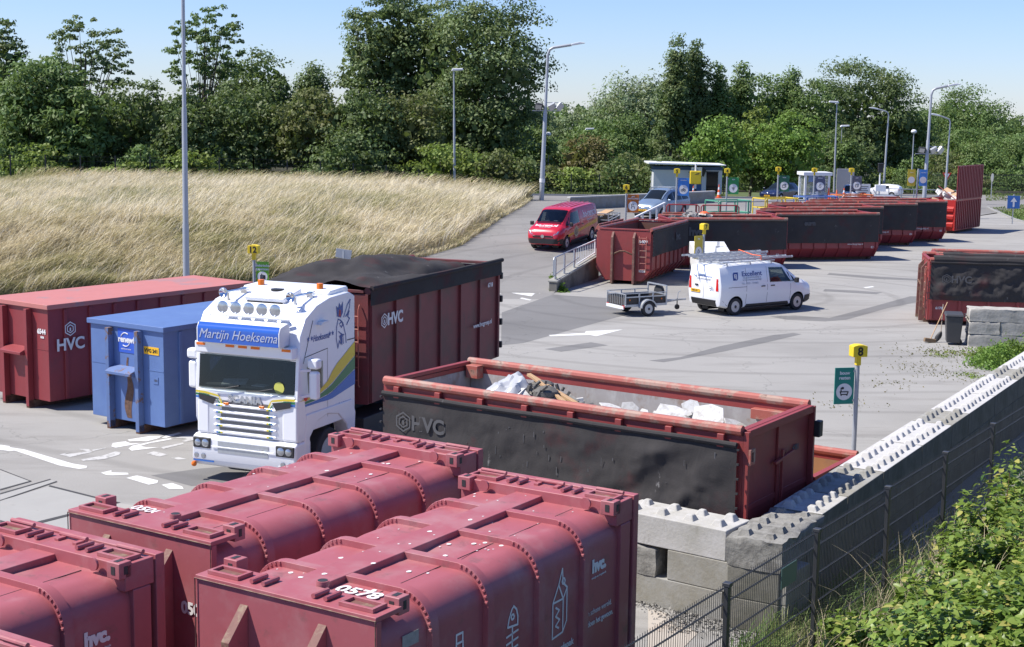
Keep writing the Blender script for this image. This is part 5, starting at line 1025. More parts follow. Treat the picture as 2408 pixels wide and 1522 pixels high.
# ================================================================ white cabinet
ca_=at(1620,673); ang=math.atan2(-.05,1); cb=thing('chemical_cabinet','white sheet metal cabinet with stepped sloping lids behind the white van','cabinet',(ca_.x+.38,ca_.y-.1,0),rad(3))
b=MB(); b.box((0,0,.05),(1.5,2.2,1.28)); b.build('body',M['whitemat'],cb,bevel=.02)
for i in range(3):
    y=.0+i*.75; z=1.281+.17*i; b=MB(); b.prism([(y-.05 if i==0 else y,z),(y-.05 if i==0 else y,z+.05),(y+.70,z+.20),(y+.745,z+.17),(y+.745,1.2801)]+([(y,1.2801)] if i else []),'x',-.05,1.55); b.build('lid',M['whitemat'],cb,bevel=.012)
for x,y,z in ((.85,.62,1.44),(1.05,1.35,1.62),(1.12,1.42,1.63)):
    b=MB(); b.obox((x,y,z+.02),(.12,.1,.04)); b.bar((x,y,z),(x+.03,y,z+.26),.035,.03); b.bar((x+.06,y,z),(x+.08,y,z+.24),.02,.03); b.build('lid_handle',M['galv'],cb)
b=MB(); b.box((.2,-.012,1.2),(.3,-.002,1.28)); b.build('sticker',M['redlens'],cb)
# ================================================================ numbered sign posts
def icon(kind,R):
    c=lambda cx,cz,r,n=14,a0=0,a1=6.283:[(cx+r*math.cos(lerp(a0,a1,k/n)),cz+r*math.sin(lerp(a0,a1,k/n))) for k in range(n+1)]
    return {'bath':[[(-.6,0),(-.5,-.4),(.5,-.4),(.62,0),(-.66,0)],[(-.5,0),(-.5,.55),(-.3,.6)],c(-.25,.55,.1),[(-.4,-.4),(-.46,-.55)],[(.4,-.4),(.46,-.55)]],
     'oven':[[(-.45,-.5),(.3,-.5),(.3,.35),(-.45,.35),(-.45,-.5)],c(-.08,-.1,.22),[(.5,-.45),(.62,-.45),(.62,.3),(.5,.3),(.5,-.45)],[(-.2,.35),(-.15,.7)]],
     'chair':[[(-.4,-.6),(-.3,0),(.3,.0),(.4,-.6)],[(-.3,0),(-.4,.5),(.0,.6),(.2,.3)]],'bike':[c(-.35,-.2,.28),c(.35,-.2,.28),[(-.35,-.2),(0,.25),(.35,-.2)],[(-.1,.3),(.15,.3)]],
     'plant':[[(0,-.6),(0,.5)],[(0,0),(-.45,.3)],[(0,0),(.45,.3)],[(0,-.3),(-.4,-.1)],[(0,-.3),(.4,-.1)]],'box':[[(-.5,-.45),(.3,-.45),(.3,.2),(-.5,.2),(-.5,-.45)],[(.3,-.45),(.55,-.2),(.55,.45),(.3,.2)],[(-.5,.2),(-.2,.45),(.55,.45)]],
     'drop':[[(0,.6),(-.35,-.1),(0,-.5),(.35,-.1),(0,.6)]]}[kind]
def signpost(label,base,h,num,col,words,ic,side=1,yaw=0,pw=.62,ph=.98,top=None,pr=.055):
    t=thing('sign_post',label,'sign post',base,yaw,'numbered sign posts along the containers')
    b=MB(); b.cyl((0,0,0),(0,0,h-.02),pr,pr*.85,14); b.build('post',M['lamp_grey'],t)
    b=MB(); b.box((-.055,-.06,h-.2),(.055,.06,h-.0)); b.prism([(-.17,h+.0),(.17,h+.0),(.17,h+.24),(.06,h+.27),(-.06,h+.27),(-.17,h+.24)],'y',-.12,.12); b.build('number_box',M['yellow'],t,bevel=.012)
    lettering(num,.26,M['blackink'],t,(0,-.123,h+.115),(1,0,0),(0,0,1),bold=.008,ext=.001)
    x0=side*.07; x1=side*(.07+pw); zt=h-.25; b=MB(); b.box((min(x0,x1),-.012,zt-ph),(max(x0,x1),.012,zt)); b.build('panel',col,t)
    cx=(x0+x1)/2; r=pw*.41; b=MB(); b.lathe([(0,-.0145),(r,-.0145),(r,-.010)],(cx,0,zt-ph+r+.09),'y',28); b.build('disc',M['letter'],t)
    o=MB()
    for pts in icon(ic,r):
        q=[(cx+a*r*.8,zt-ph+r+.09+c*r*.8) for a,c in pts]; k=line(None,q,r=.012,y=-.0175); o.add(k.v,k.f)
    o.build('icon',M['blackink'],t,norm=False)
    for i,wd in enumerate(words): lettering(wd,.105,M['letter'],t,(cx,-.0145,zt-.12-i*.11),(1,0,0),(0,0,1),bold=.003,ext=.001)
    b=MB(); b.box((min(side*.03,x0+side*.03),-.02,zt-.1),(max(side*.03,x0+side*.03),.02,zt-.06)); b.box((min(side*.03,x0+side*.03),-.02,zt-ph+.06),(max(side*.03,x0+side*.03),.02,zt-ph+.1)); b.build('bracket',M['galv'],t)
    return t
G=lambda n,c: flat(n,c,.45)
gr=G('green_sign_film',(.16,.42,.03)); teal=G('teal_sign_film',(.01,.22,.17)); ora=G('orange_sign_film',(.50,.14,.02)); blu=G('blue_sign_film',(.05,.22,.60)); grn=G('leaf_green_sign_film',(.03,.25,.07)); dgr=G('dark_green_sign_film',(.02,.13,.07)); gry=G('grey_sign_film',(.12,.12,.15)); yel=G('yellow_sign_film',(.55,.42,.03)); ind=G('slate_sign_film',(.10,.11,.17))
p=atY(2007,1065,32.4); hh=atY(2012,838,32.4).z; signpost('tall numbered sign post 8 with teal building waste panel beside the diagonal wall',(p.x,32.4,0),hh,'8',teal,('bouw','resten'),'bath',-1,rad(12),pw=.46,ph=.82)
p=atY(598,660,45.5); hh=atY(598,596,45.5).z; signpost('sign post 12 with light green appliance panel behind the white lorry',(p.x,45.5,0),hh,'12',gr,('elektrische','apparaten'),'oven',1,rad(-10),pw=.40,ph=.72)
p=atY(1650,655,63.5); hh=atY(1656,539,63.5).z; signpost('sign post 7 with narrow yellow panel in front of the white cabinet',(p.x,63.2,0),hh,'7',yel,('kca',),'drop',-1,rad(42),pw=.52,ph=.98)
for lab,px,py0,yt,Y,num,cl,wd,ic in (('sign post 6 with orange chair panel beside the ramp',1471,520,446,80,'6',ora,('grof','huishoudelijk'),'chair'),('sign post 5 with blue bicycle panel in front of the people carrier',1589,510,408,82.5,'5',blu,('metalen',),'bike'),
   ('sign post 4 with green panel on the platform left of the dark hatchback',1707,497,407,87,'4',grn,('tuin',),'plant'),('sign post 3 with dark green panel in front of the dark hatchback',1827,490,403,91,'3',dgr,('hout',),'box'),
   ('sign post 2 with dark slate panel in front of the glass booth',1912,484,405,95,'2',ind,('dakleer',),'drop'),('sign post 1 with grey panel left of the silver car',1999,480,405,99,'1',gry,('puin',),'box')):
    b0=atY(px,py0,Y); hz=atY(px,yt,Y).z; signpost(lab,(b0.x,Y,T(b0.x,Y)-.1 if num!='0' else 0),hz-T(b0.x,Y)+.1,num,cl,wd,ic,1,rad(-6))
# double panel sign, way signs
p=atY(2152,480,100); d=thing('double_sign','sign post with a yellow and a blue panel beside the tall flood lamp','sign post',(p.x,100,0)); zt=atY(2160,397,100).z
b=MB(); b.cyl((0,0,0),(.1,0,zt),.06,n=10); b.build('post',M['lamp_grey'],d)
for x0,c_,w2 in ((-.62,yel,'hout'),(.17,blu,'metalen')):
    b=MB(); b.box((x0,-.09,zt-1.15),(x0+.52,-.065,zt-.05)); b.build('panel',c_,d); b=MB(); b.lathe([(0,-.098),(.22,-.098),(.22,-.09)],(x0+.26,0,zt-.75),'y',20); b.build('disc',M['letter'],d); lettering(w2,.12,M['letter'],d,(x0+.26,-.095,zt-.25),(1,0,0),(0,0,1),ext=.001)
def roadsign(label,px,py0,py1,Y,kind,name='road_sign'):
    p0=atY(px,py0,Y); zz=atY(px,py1,Y).z; g0=min(p0.z,0) if Y<140 else p0.z; t=thing(name,label,'road sign',(p0.x,Y,p0.z)); b=MB(); b.cyl((0,0,0),(0,0,zz-p0.z),.04,n=8); b.build('post',M['galv'],t); h=zz-p0.z
    if kind=='arrow':
        b=MB(); b.box((-.42,-.06,h-.95),(.42,-.04,h-.1)); b.build('panel',G('blue_road_sign',(.03,.13,.40)),t,bevel=.01); b=MB(); b.add([(-.06,-.065,h-.85),(.06,-.065,h-.85),(.06,-.065,h-.5),(.22,-.065,h-.5),(0,-.065,h-.2),(-.22,-.065,h-.5),(-.06,-.065,h-.5)],[tuple(range(7))]); b.build('arrow',M['letter'],t,norm=False)
    if kind=='yield':
        b=MB(); b.add([(-.45,-.05,h),(.45,-.05,h),(0,-.05,h-.8)],[(0,2,1)]); b.build('panel',M['redlens'],t,norm=False); b=MB(); b.add([(-.27,-.056,h-.1),(.27,-.056,h-.1),(0,-.056,h-.58)],[(0,2,1)]); b.build('panel_centre',M['letter'],t,norm=False)
    if kind=='back':
        b=MB(); b.obox((-.0,.0,h-.12),(.62,.02,.36),(0,.14,0)); b.build('panel',M['galv'],t,bevel=.01)
    if kind=='round': b=MB(); b.lathe([(0,-.02),(.4,-.02),(.4,.02),(0,.02)],(0,-.05,h-.4),'x',18); b.build('panel',M['galv'],t)
roadsign('blue one way sign with white up arrow on the lawn',2380,527,457,99,'arrow'); roadsign('red and white give way sign near the right street lamps',2224,455,406,140,'yield'); roadsign('round road sign seen edge on in front of the dark railings',2330,470,408,140,'round')
roadsign('bent grey sign back at the foot of the grass bank behind the lorry',808,632,590,58,'back')
# ================================================================ lamp posts
def lamp(label,x0,y0,x1,y1,Y,head=None,zb=None,r=.09,flood=0,floodz=.5,ball=False,arm=1.8,dirx=1,name='lamp_post',band=False):
    a=atY(x0,y0,Y); bq=atY(x1,y1,Y); z0=zb if zb is not None else a.z; h=bq.z-z0; t=thing(name,label,'lamp post',(a.x,Y,z0)); lx=bq.x-a.x
    b=MB(); P=lambda u:(lx*u,0,h*u); pts=[P(0),P(.25),P(.26),P(.6),P(.61)]; rs=[r,r*.95,r*.85,r*.75,r*.6]
    if head=='arm': pts+=[P(.95),(lx+dirx*.1,0,h*.985),(lx+dirx*.35,0,h),(lx+dirx*arm*.6,0,h+.2)]; rs+=[r*.55]*4
    else: pts+=[P(1)]; rs+=[r*.5]
    b.tube(pts,rs,12); b.build('mast',M['lamp_grey'],t)
    if head=='arm':
        b=MB(); x=lx+dirx*arm*.6; b.prism([(x,h+.14),(x+dirx*.9,h+.30),(x+dirx*.92,h+.36),(x+dirx*.55,h+.40),(x,h+.27)],'y',-.14,.14); b.build('lamp_head',M['whitemat'],t,bevel=.04)
    if head=='top':
        b=MB(); b.prism([(lx-.2*dirx,h-.06),(lx+.75*dirx,h+.02),(lx+.72*dirx,h+.18),(lx-.1*dirx,h+.15)],'y',-.16,.16); b.build('lamp_head',M['whitemat'],t,bevel=.05)
    if head=='ball': b=MB(); b.ball((lx,0,h+.1),.3,14,sq=(1,1,.75)); b.build('lamp_head',M['whitemat'],t)
    if flood:
        zf=h*floodz; xf=lx*floodz; b=MB(); b.bar((xf-.9,0,zf-.3),(xf+.9,0,zf-.3),.06); b.bar((xf,0,zf+.25),(xf+1.2,0,zf+.25),.04); b.build('cross_arm',M['lamp_grey'],t)
        for x,m_,rot in ((-.45,M['dark'],.1),(.45,M['galv'],-.5),(.95,M['galv'],-.9))[:flood]:
            b=MB(); b.obox((xf+x,-.1,zf-.02),(.5,.22,.42),(.35,rot,.2)); o=b.build('floodlight',m_,t,bevel=.02); b=MB(); b.obox((xf+x-.02,-.22,zf-.06),(.4,.012,.32),(.35,rot,.2)); b.build('lens',M['lens'],o)
    if band:
        b=MB(); b.cyl((lx*.12,0,h*.12),(lx*.145,0,h*.145),r*1.12,n=14); b.build('sticker_band',M['letter'],t)
    return t
lamp('tall grey mast in front of the grass bank, cut off by the picture top',438,672,429.5,-60,56,r=.13,zb=0,head='ball')
lamp('street lamp with short white head standing in the grass in front of the big poplar',1069,447,1067,166,116,head='top',r=.11)
lamp('tall lamp mast with curved arm and floodlights beside the red van',1273,472,1289,112,101,head='arm',r=.17,flood=3,floodz=.62,arm=2.6,band=True)
lamp('small ball topped lamp just right of the curved lamp mast',1290,440,1289,318,150,head='ball',r=.07)
lamp('small lamp with side head in front of the reddish shrub',1377,442,1380,305,150,head='top',r=.07)
lamp('slim street lamp standing behind the sign with the grey panel',1961,452,1968,242,140,head='top',r=.10,dirx=-1)
lamp('thin small lamp right beside the grey screen',1974,420,1980,298,150,head='top',r=.06)
lamp('street lamp with curved arm pointing left behind the white hatchback',2077,455,2090,262,150,head='arm',r=.13,dirx=-1,arm=1.8)
lamp('ball topped lamp left of the tall flood lamp',2142,452,2149,312,155,head='ball',r=.10)
lamp('tall flood lamp with curved arm and three floodlights at the right',2172,475,2191,208,112,head='arm',r=.17,flood=3,floodz=.53,arm=2.0,zb=0)
lamp('street lamp with curved arm pointing left, nearest to the upright red lid',2222,462,2235,278,130,head='arm',r=.11,dirx=-1,arm=1.6)
# ================================================================ kiosk
k0=atY(1536,447,118); k1=atY(1697,452,118); kw=k1.x-k0.x; kz=T(k0.x,118)
ki=thing('kiosk','pale grey attendant kiosk with blue band and flat roof','kiosk',(k0.x,118,kz)); KH=2.62
kp=pm('pale_kiosk_wall',(.55,.57,.60),.7,var=.06,scale=2); kbm=flat('blue_band',(.03,.07,.16),.5)
b=MB(); b.box((0,0,0),(kw,3,KH-.35)); b.build('wall',kp,ki); b=MB(); b.box((-.03,-.03,KH-.349),(kw+.03,3.03,KH-.08)); b.build('fascia',kbm,ki)
b=MB(); b.prism([(-.5,KH+.12),(kw+.15,KH+.06),(kw+.15,KH+.12),(-.5,KH+.24)],'y',-1.0,3.3); b.build('roof',M['whitemat'],ki)
for x0,x1,z0,z1,m_ in ((kw*.52,kw*.70,.35,KH-.55,G('blue_door',(.02,.08,.22))),(kw*.77,kw*.94,.45,KH-.5,M['glass'])):
    b=MB(); b.box((x0,-.03,z0),(x1,-.002,z1)); o=b.build('window',m_,ki); b=MB(); b.box((x0-.06,-.045,z1),(x1+.06,-.002,z1+.07)); b.box((x0-.06,-.045,z0-.07),(x1+.06,-.002,z0)); b.build('frame',M['dark'],o)
b=MB(); b.box((kw+.001,-.9,0),(kw+.07,-.82,KH+.05)); b.build('roof_post',M['dark'],ki); b=MB(); b.box((kw*.77,-.5,0),(kw*.99,-.05,.42)); b.build('counter',M['dark'],ki)
ac=thing('air_conditioner','white air conditioning unit mounted high on the kiosk wall','air conditioner',(k0.x+kw*.54,117.9,kz+KH-.78)); b=MB(); b.box((0,-.3,0),(.85,.0,.68)); b.build('housing',M['whitemat'],ac,bevel=.03); b=MB(); b.lathe([(0,-.305),(.26,-.305),(.27,-.30)],(.32,0,.34),'y',20); b.build('fan_grille',M['lamp_grey'],ac); b=MB(); b.obox((.95,-.15,.25),(.3,.2,.55),(.2,.3,0)); b.build('pipe_cover',M['black'],ac)
tb_=thing('payment_pillar','yellow box on a black and white post in front of the kiosk','payment pillar',(atY(1634,462,113).x,113,T(9,113))); b=MB(); b.cyl((0,0,0),(0,0,.35),.09,n=10); b.cyl((0,0,.70),(0,0,1.05),.09,n=10); b.cyl((0,0,2.05),(0,0,2.6),.07,n=10); b.build('post',M['whitemat'],tb_); b=MB(); b.cyl((0,0,.351),(0,0,.699),.09,n=10); b.build('black_band',M['black'],tb_); b=MB(); b.box((-.42,-.2,1.051),(.42,.2,2.05)); b.build('box',M['yellow'],tb_,bevel=.05)
b=MB(); b.add([(-.1,-.205,1.75),(.25,-.205,1.8),(.3,-.205,1.9),(.05,-.205,1.86)],[(0,1,2,3)]); b.build('icon',M['dark'],tb_,norm=False)
# ---------------------------------------------------------------- cones, tubes
def cone(label,px,py,Y,h=.75,plain=False):
    p=atY(px,py,Y); t=thing('traffic_cone',label,'traffic cone',(p.x,Y,T(p.x,Y)+.01),0,'traffic cones'); b=MB(); b.box((-.2,-.2,0),(.2,.2,.04)); b.build('base',M['orange'],t)
    for i in range(5):
        z0=.041+i*(h-.04)/5; z1=z0+(h-.04)/5; r=lambda z:lerp(.14,.03,z/h); b=MB(); b.cyl((0,0,z0),(0,0,z1),r(z0),r(z1),14); b.build('band',M['orange'] if i%2==0 or plain else M['letter'],t)
cone('banded traffic cone standing alone right of the kiosk',1690,466,110,1.0); cone('banded traffic cone beside the yellow payment box',1630,462,112,.9); cone('plain orange cone behind the chair sign panel',1369+104,456,112,.8,True)
cone('leaning looking orange cone right behind the dark hatchback',1948,470,112,.9,True); cone('orange cone left of the glass booth, front one',1967,472,108,.8,True); cone('orange cone left of the glass booth, rear one',1984,470,110,.9)
# ---------------------------------------------------------------- rails on the platform
M['rail_red']=flat('red_rail',(.30,.035,.04),.4); M['rail_green']=flat('green_rail',(.10,.34,.22),.4); M['rail_yellow']=flat('yellow_rail',(.70,.52,.05),.4); M['rail_blue']=flat('blue_rail',(.09,.17,.42),.4); M['rail_orange']=flat('orange_rail',(.60,.18,.06),.4)
def loop_rail(label,x0,x1,yt,yb,Y,m_,cross=0,dy=0,depth=0):
    a=atY(x0,yt,Y); c=atY(x1,yt,Y+dy); zb=atY(x0,yb,Y).z; t=thing('guard_rail',label,'guard rail',(a.x,Y,zb),math.atan2(dy,c.x-a.x),'coloured guard rails on the platform'); L=math.hypot(c.x-a.x,dy); H=a.z-zb; b=MB(); r=.035
    b.tube([(0,0,H-.1),(.1,0,H),(L-.1,0,H),(L,0,H-.1),(L,0,.1),(L-.1,0,0),(.1,0,0),(0,0,.1),(0,0,H-.1)],r,8)
    for k in range(cross): x=L*(k+1)/(cross+1); b.bar((x,0,-.45),(x,0,H),.06)
    for x in (.15,L-.15): b.bar((x,.02,-.5),(x,.02,H),.09,.04)
    if depth: b.tube([(0,0,H),(0,depth,H),(L,depth,H),(L,0,H)],r,8); b.tube([(0,0,0),(0,depth,0),(L,depth,0),(L,0,0)],r,8); b.bar((0,depth,-.4),(0,depth,H),.06); b.bar((L,depth,-.4),(L,depth,H),.06)
    b.build('tubing',m_,t)
loop_rail('red tube guard rail above the scrap container, left section',1568,1644,481,514,79.5,M['rail_red'],1)
loop_rail('red tube guard rail above the scrap container, right section',1649,1738,482.5,514,80.5,M['rail_red'],1)
loop_rail('mint green guard rail cage next to the red guard rails',1690,1766,474,502,83,M['rail_green'],1,1.0,1.3)
loop_rail('yellow guard rail cage in front of the dark blue hatchback',1800,1877,468.5,490,88,M['rail_yellow'],1,1.0,1.3)
loop_rail('blue guard rail cage in front of the glass booth',1895,1970,464,481,93,M['rail_blue'],2,1.0,1.3)
loop_rail('orange guard rail cage farthest back in the docked row',1982,2054,460,476,97,M['rail_orange'],1,1.0,1.3)
b=MB(); a=atY(1708,476,86); c_=atY(2030,468,101)
t=thing('hand_rail','long grey hand rail running behind the coloured guard rails','hand rail',(a.x,86,T(a.x,86)),0); v=c_-a
for k in range(9): q=v*(k/8); b.bar((q.x,q.y,-.1),(q.x,q.y,a.z-T(a.x,86)+q.z),.05)
b.tube([(0,0,a.z-T(a.x,86)),(v.x,v.y,a.z-T(a.x,86)+v.z)],.035,8); b.build('rail',M['lamp_grey'],t)
# dark railing right of the row
a=atY(2117,470,104); c_=atY(2245,462,108); t=thing('steel_railing','dark steel railing sloping up beside the container with the upright lid','railing',(a.x,104,T(a.x,104))); v=c_-a; b=MB(); z=a.z-T(a.x,104)
for k in range(6): q=v*(k/5); b.bar((q.x,q.y,-.2),(q.x,q.y,z+q.z),.08,.04)
b.tube([(0,0,z),(v.x,v.y,z+v.z)],.045,8); b.tube([(0,0,z-.4),(v.x,v.y,z-.4+v.z)],.03,8); b.build('rail',M['dark'],t)
a=atY(2060,452,118); c_=atY(2290,458,124); t=thing('grey_railing','long grey railing in front of the white hatchback','railing',(a.x,118,T(a.x,118))); v=c_-a; b=MB(); z=max(.8,a.z-T(a.x,118)+.3)
for k in range(9): q=v*(k/8); b.bar((q.x,q.y,-1.2),(q.x,q.y,z+q.z),.06)
for dz in (0,-.5): b.tube([(0,0,z+dz),(v.x,v.y,z+v.z+dz)],.035,8)
b.build('rail',M['lamp_grey'],t)
# ---------------------------------------------------------------- booth, screen, weighbridge guards
a=atY(1892,476,112); z0=T(a.x,112); g=thing('glass_booth','grey framed glass booth between two cones and the grey screen','booth',(a.x,112,z0),rad(4)); w_=(1946-1890)/3476*112; h=atY(1892,405,112).z-z0; fm=M['whitemat']
b=MB()
for x,y in ((0,0),(w_*.5,0),(w_,0),(0,1.6),(w_,1.6)): b.box((x-.08,y-.08,0),(x+.08,y+.08,h-.25))
b.box((-.2,-.2,h-.249),(w_+.2,1.8,h)); b.box((-.08,-.1,.0),(w_+.08,-.081,.25)); b.build('frame',fm,g,bevel=.02)
b=MB(); b.box((.09,-.02,.3),(w_*.5-.09,.0,h-.3)); b.box((w_*.5+.09,-.02,.3),(w_-.09,.0,h-.3)); b.box((-.0,.09,.3),(.02,1.51,h-.3)); m_,nt,bb=nodes('booth_glass'); bb.inputs['Base Color'].default_value=(.75,.8,.8,1); bb.inputs['Roughness'].default_value=.05; bb.inputs['Transmission Weight'].default_value=.8; bb.inputs['Alpha'].default_value=.45; b.build('pane',m_,g)
b=MB(); b.box((.3,.2,1.3),(.75,.24,2.0)); b.build('notice',blu,g)
a=atY(1966,455,142); z0=T(a.x,142); g=thing('grey_screen','tall plain grey sheet screen behind the glass booth','screen',(a.x,142,z0)); b=MB(); b.box((0,0,0),(41/3476*142,.12,atY(1966,397,142).z-z0)); b.build('sheet',pm('grey_sheet',(.34,.34,.36),.6,var=.05),g,bevel=.02)
def guard(label,px0,px1,py0,py1,Y,n=3):
    a=atY(px0,py1,Y); c_=atY(px1,py1,Y); tz=atY(px0,py0,Y).z; g=thing('crash_barrier',label,'crash barrier',(a.x,Y,a.z)); L=c_.x-a.x; H=tz-a.z; b=MB()
    for k in range(n):
        z=H*(k+.15)/n; b.prism([(-.02,z),(-.09,z+H*.3/n),(-.02,z+H*.6/n),(.0,z+H*.6/n),(.0,z)],'x',0,L)
    for k in range(5): b.bar((L*k/4,.05,-.8),(L*k/4,.05,H),.1)
    b.box((0,.1,H-.02),(L,1.6,H+.02)); b.build('rail_profile',M['galv'],g)
    b=MB(); b.box((.02,-.12,H*.45),(.5,-.1,H*.95)); b.build('notice',M['letter'],g)
guard('galvanised crash barrier beside the weighbridge, in front of the silver car',1907,1976,456,474,112); guard('galvanised crash barrier farther right under the white control box',2050,2110,462,476,112)
a=atY(2067,461,114); g=thing('control_box','white control box on a post with a black traffic light above it','control box',(a.x,114,T(a.x,114))); zb=atY(2066,447,114).z-T(a.x,114); b=MB(); b.cyl((0,0,-.3),(0,0,zb+1.3),.06,n=10); b.build('post',M['whitemat'],g); b=MB(); b.box((-.35,-.25,zb-.1),(.45,.1,zb+.4)); b.build('box',M['whitemat'],g,bevel=.02); b=MB(); b.box((-.18,-.22,zb+1.35),(.18,.1,zb+2.05)); b.obox((-.0,-.25,zb+2.02),(.5,.2,.05)); b.build('traffic_light',M['black'],g,bevel=.03)
a=atY(2038,467,116); g=thing('notice_board','white notice board with a red speed ring beside the silver car','notice board',(a.x-.3,116,T(a.x,116))); zb=atY(2030,433,116).z-T(a.x,116); b=MB(); b.box((-.5,-.03,-.2),(.55,.03,zb)); b.build('panel',M['letter'],g)
for i in range(5): lettering('welkom op het terrein' if False else 'l l l l l l l',.13,M['dark'],g,(0,-.034,zb-.2-.17*i),(1,0,0),(0,0,1),ext=.001) if False else None
b=MB(); b.lathe([(.22,-.034),(.3,-.034),(.3,-.03),(.22,-.03)],(0,0,.35),'y',18); b.build('speed_ring',M['redlens'],g); b=MB()
for i in range(5): b.box((-.38,-.036,zb-.22-.16*i),(.38-.1*(i%2),-.031,zb-.17-.16*i))
b.build('text_lines',M['ghost'],g)
# low white wall beside the ramp on the platform
a=atY(1392,506,93); c_=atY(1765,497,104); t=thing('ramp_wall','low grey concrete wall with pale coping behind the red van and the people carrier','wall',(a.x,93,0),math.atan2(11,c_.x-a.x)); L=math.hypot(11,c_.x-a.x)-4; zz=T(3,93)
b=MB(); b.box((-2,0,zz-.3),(L,.2,zz+.72)); b.build('wall',M['conc_g'],t); b=MB(); b.box((-2,-.04,zz+.721),(L,.24,zz+.80)); b.build('coping',M['conc_w'],t)
# retaining wall at the ramp with railing
P0=Vector((1.72,62.5,0)); P1=Vector((3.72,67.9,0)); d=(P1-P0); L=d.length; wl=thing('retaining_wall','concrete retaining wall rising along the ramp beside container 6409','wall',P0,math.atan2(d.y,d.x))
b=MB(); b.prism([(0,-.2),(L+.3,-.2),(L+.3,1.02),(0,.42)],'y',-.18,.18); b.build('wall',pm('streaked_dark_concrete',(.17,.16,.14),.9,var=.2,scale=2,col2=(.09,.085,.075),thr=(.45,.6),s2=1.5,dirt=(.30,.29,.27),dthr=(.58,.7),ds=3,dstretch=(1,1,.15)),wl,bevel=.02)
b=MB(); b.prism([(-.03,.421),(L+.3,1.021),(L+.3,1.10),(-.03,.50)],'y',-.22,.22); b.build('coping',M['conc_g'],wl,bevel=.015)
wt=lambda x:.50+.60*x/L
rl=thing('ramp_railing','galvanised tube railing with barred gate on the retaining wall','railing',P0,math.atan2(d.y,d.x)); b=MB()
b.tube([(.05,0,wt(0)+.18),(.05,0,wt(0)+.88),(.12,0,wt(0)+.96),(L*.62,0,wt(L*.62)+.78),(L,0,wt(L)+.62)],.03,8); b.tube([(.05,0,wt(0)+.2),(L*.62,0,wt(L*.62)+.32)],.025,8)
for x in (.3,1.5,L*.5): b.bar((x,0,wt(x)-.02),(x,0,wt(x)+.90-.12*x/L*2),.13,.05)
b.build('tubing',M['galv'],rl)
b=MB(); x0=L*.55; x1=L+.1
for k in range(0,22,2): x=lerp(x0,x1,k/21); b.bar((x,-.02,wt(x)+.08),(x,-.02,wt(x)+.80-.1*(x-x0)/2),.016)
b.bar((x0,-.02,wt(x0)+.08),(x1,-.02,wt(x1)+.08),.04); b.bar((x0,-.02,wt(x0)+.80),(x1,-.02,wt(x1)+.66),.04); b.bar((x1,-.02,wt(x1)),(x1,-.02,wt(x1)+.7),.06); b.build('gate',M['whitemat'],rl)
# white stair rail at the head of container 6409
a=atY(1499,516,75); c_=atY(1570,481,79); t=thing('white_hand_rail','white sloping hand rail between container 6409 and the red guard rails','hand rail',(a.x,76.5,a.z),0); v=c_-a; b=MB(); b.bar((0,0,0),tuple(v),.09,.07)
for k,h in ((.25,.5),(.5,.8),(.72,.9),(.98,.95)): q=v*k; b.bar((q.x,q.y,q.z-h),tuple(q),.09,.06)
b.bar((v.x*.55,v.y*.55,v.z*.55-.72),(v.x,v.y,v.z-.6),.07); b.build('tubing',M['whitemat'],t)
# ================================================================ concrete block walls
WD=Vector((.507,.862,0)); WN=Vector((.862,-.507,0)); BH=.48
def block(label,o,dv,L,Wd,z0,m,studs=True,h=BH,broken=0,group='stacked concrete blocks',sx=.44):
    t=thing('concrete_block',label,'concrete block',(o.x,o.y,z0),math.atan2(dv.y,dv.x),group); b=MB(); g=.012
    if broken:
        def P(i,j,k,n=8):
            x=L*i/10;y=-Wd*j/n;z=h*k/n; e=(i in(0,10))+(j in(0,n))+(k==n)
            q=fbm(x*3+o.x,y*3,z*3)*broken*(1.6 if e>1 else .35); return (x+(q if i==0 else -q*(i==10)),y-(q if j==0 else -q*(j==n)),z-abs(q)*(k==n))
        for k in (0,):
            b.grid(lambda u,v:P(round(u*10),round(v*8),8),10,8); b.grid(lambda u,v:P(round(u*10),0,round(v*8)),10,8); b.grid(lambda u,v:P(round(u*10),8,round(v*8)),10,8); b.grid(lambda u,v:P(0,round(u*8),round(v*8)),8,8); b.grid(lambda u,v:P(10,round(u*8),round(v*8)),8,8)
    else: b.box((g,-Wd+g,0),(L-g,-g,h))
    if studs:
        n=max(2,round(L/sx)); rr=random.Random(int(o.x*100)); zt=h-(.03 if broken else .0)
        for i in range(n):
            for j in (.27,.73):
                x=L*(i+.5)/n; y=-Wd*j; s=.105*rr.uniform(.8,1.1); k=s*.5; hh=.10*rr.uniform(.75,1.1)
                b.add([(x-s,y-s,zt-.01),(x+s,y-s,zt-.01),(x+s,y+s,zt-.01),(x-s,y+s,zt-.01),(x-k,y-k,zt+hh),(x+k,y-k,zt+hh),(x+k,y+k,zt+hh),(x-k,y+k,zt+hh)],[(4,5,6,7),(0,1,5,4),(1,2,6,5),(2,3,7,6),(3,0,4,7)])
    b.build('block',m,t,bevel=0 if broken else .02,sharp=50,norm=True)
    return t
Fd=Vector((.805,-.593,0)); F0=at(1712,1250,1.44); F0.z=0; Fi=Vector((.593,.805,0))
W_C,W_W,W_G=M['conc_d'],M['conc_w'],M['conc_g']
mixm=pm('pale_topped_concrete',(.47,.46,.44),.9,var=.12,scale=5,col2=(.36,.35,.31),thr=(.48,.7),s2=1.0,dirt=(.28,.265,.22),dthr=(.58,.74),ds=3.5,dstretch=(1,1,.3),bump=.3,bs=20)
fo=lambda s:F0+Fd*s+Fi*.80
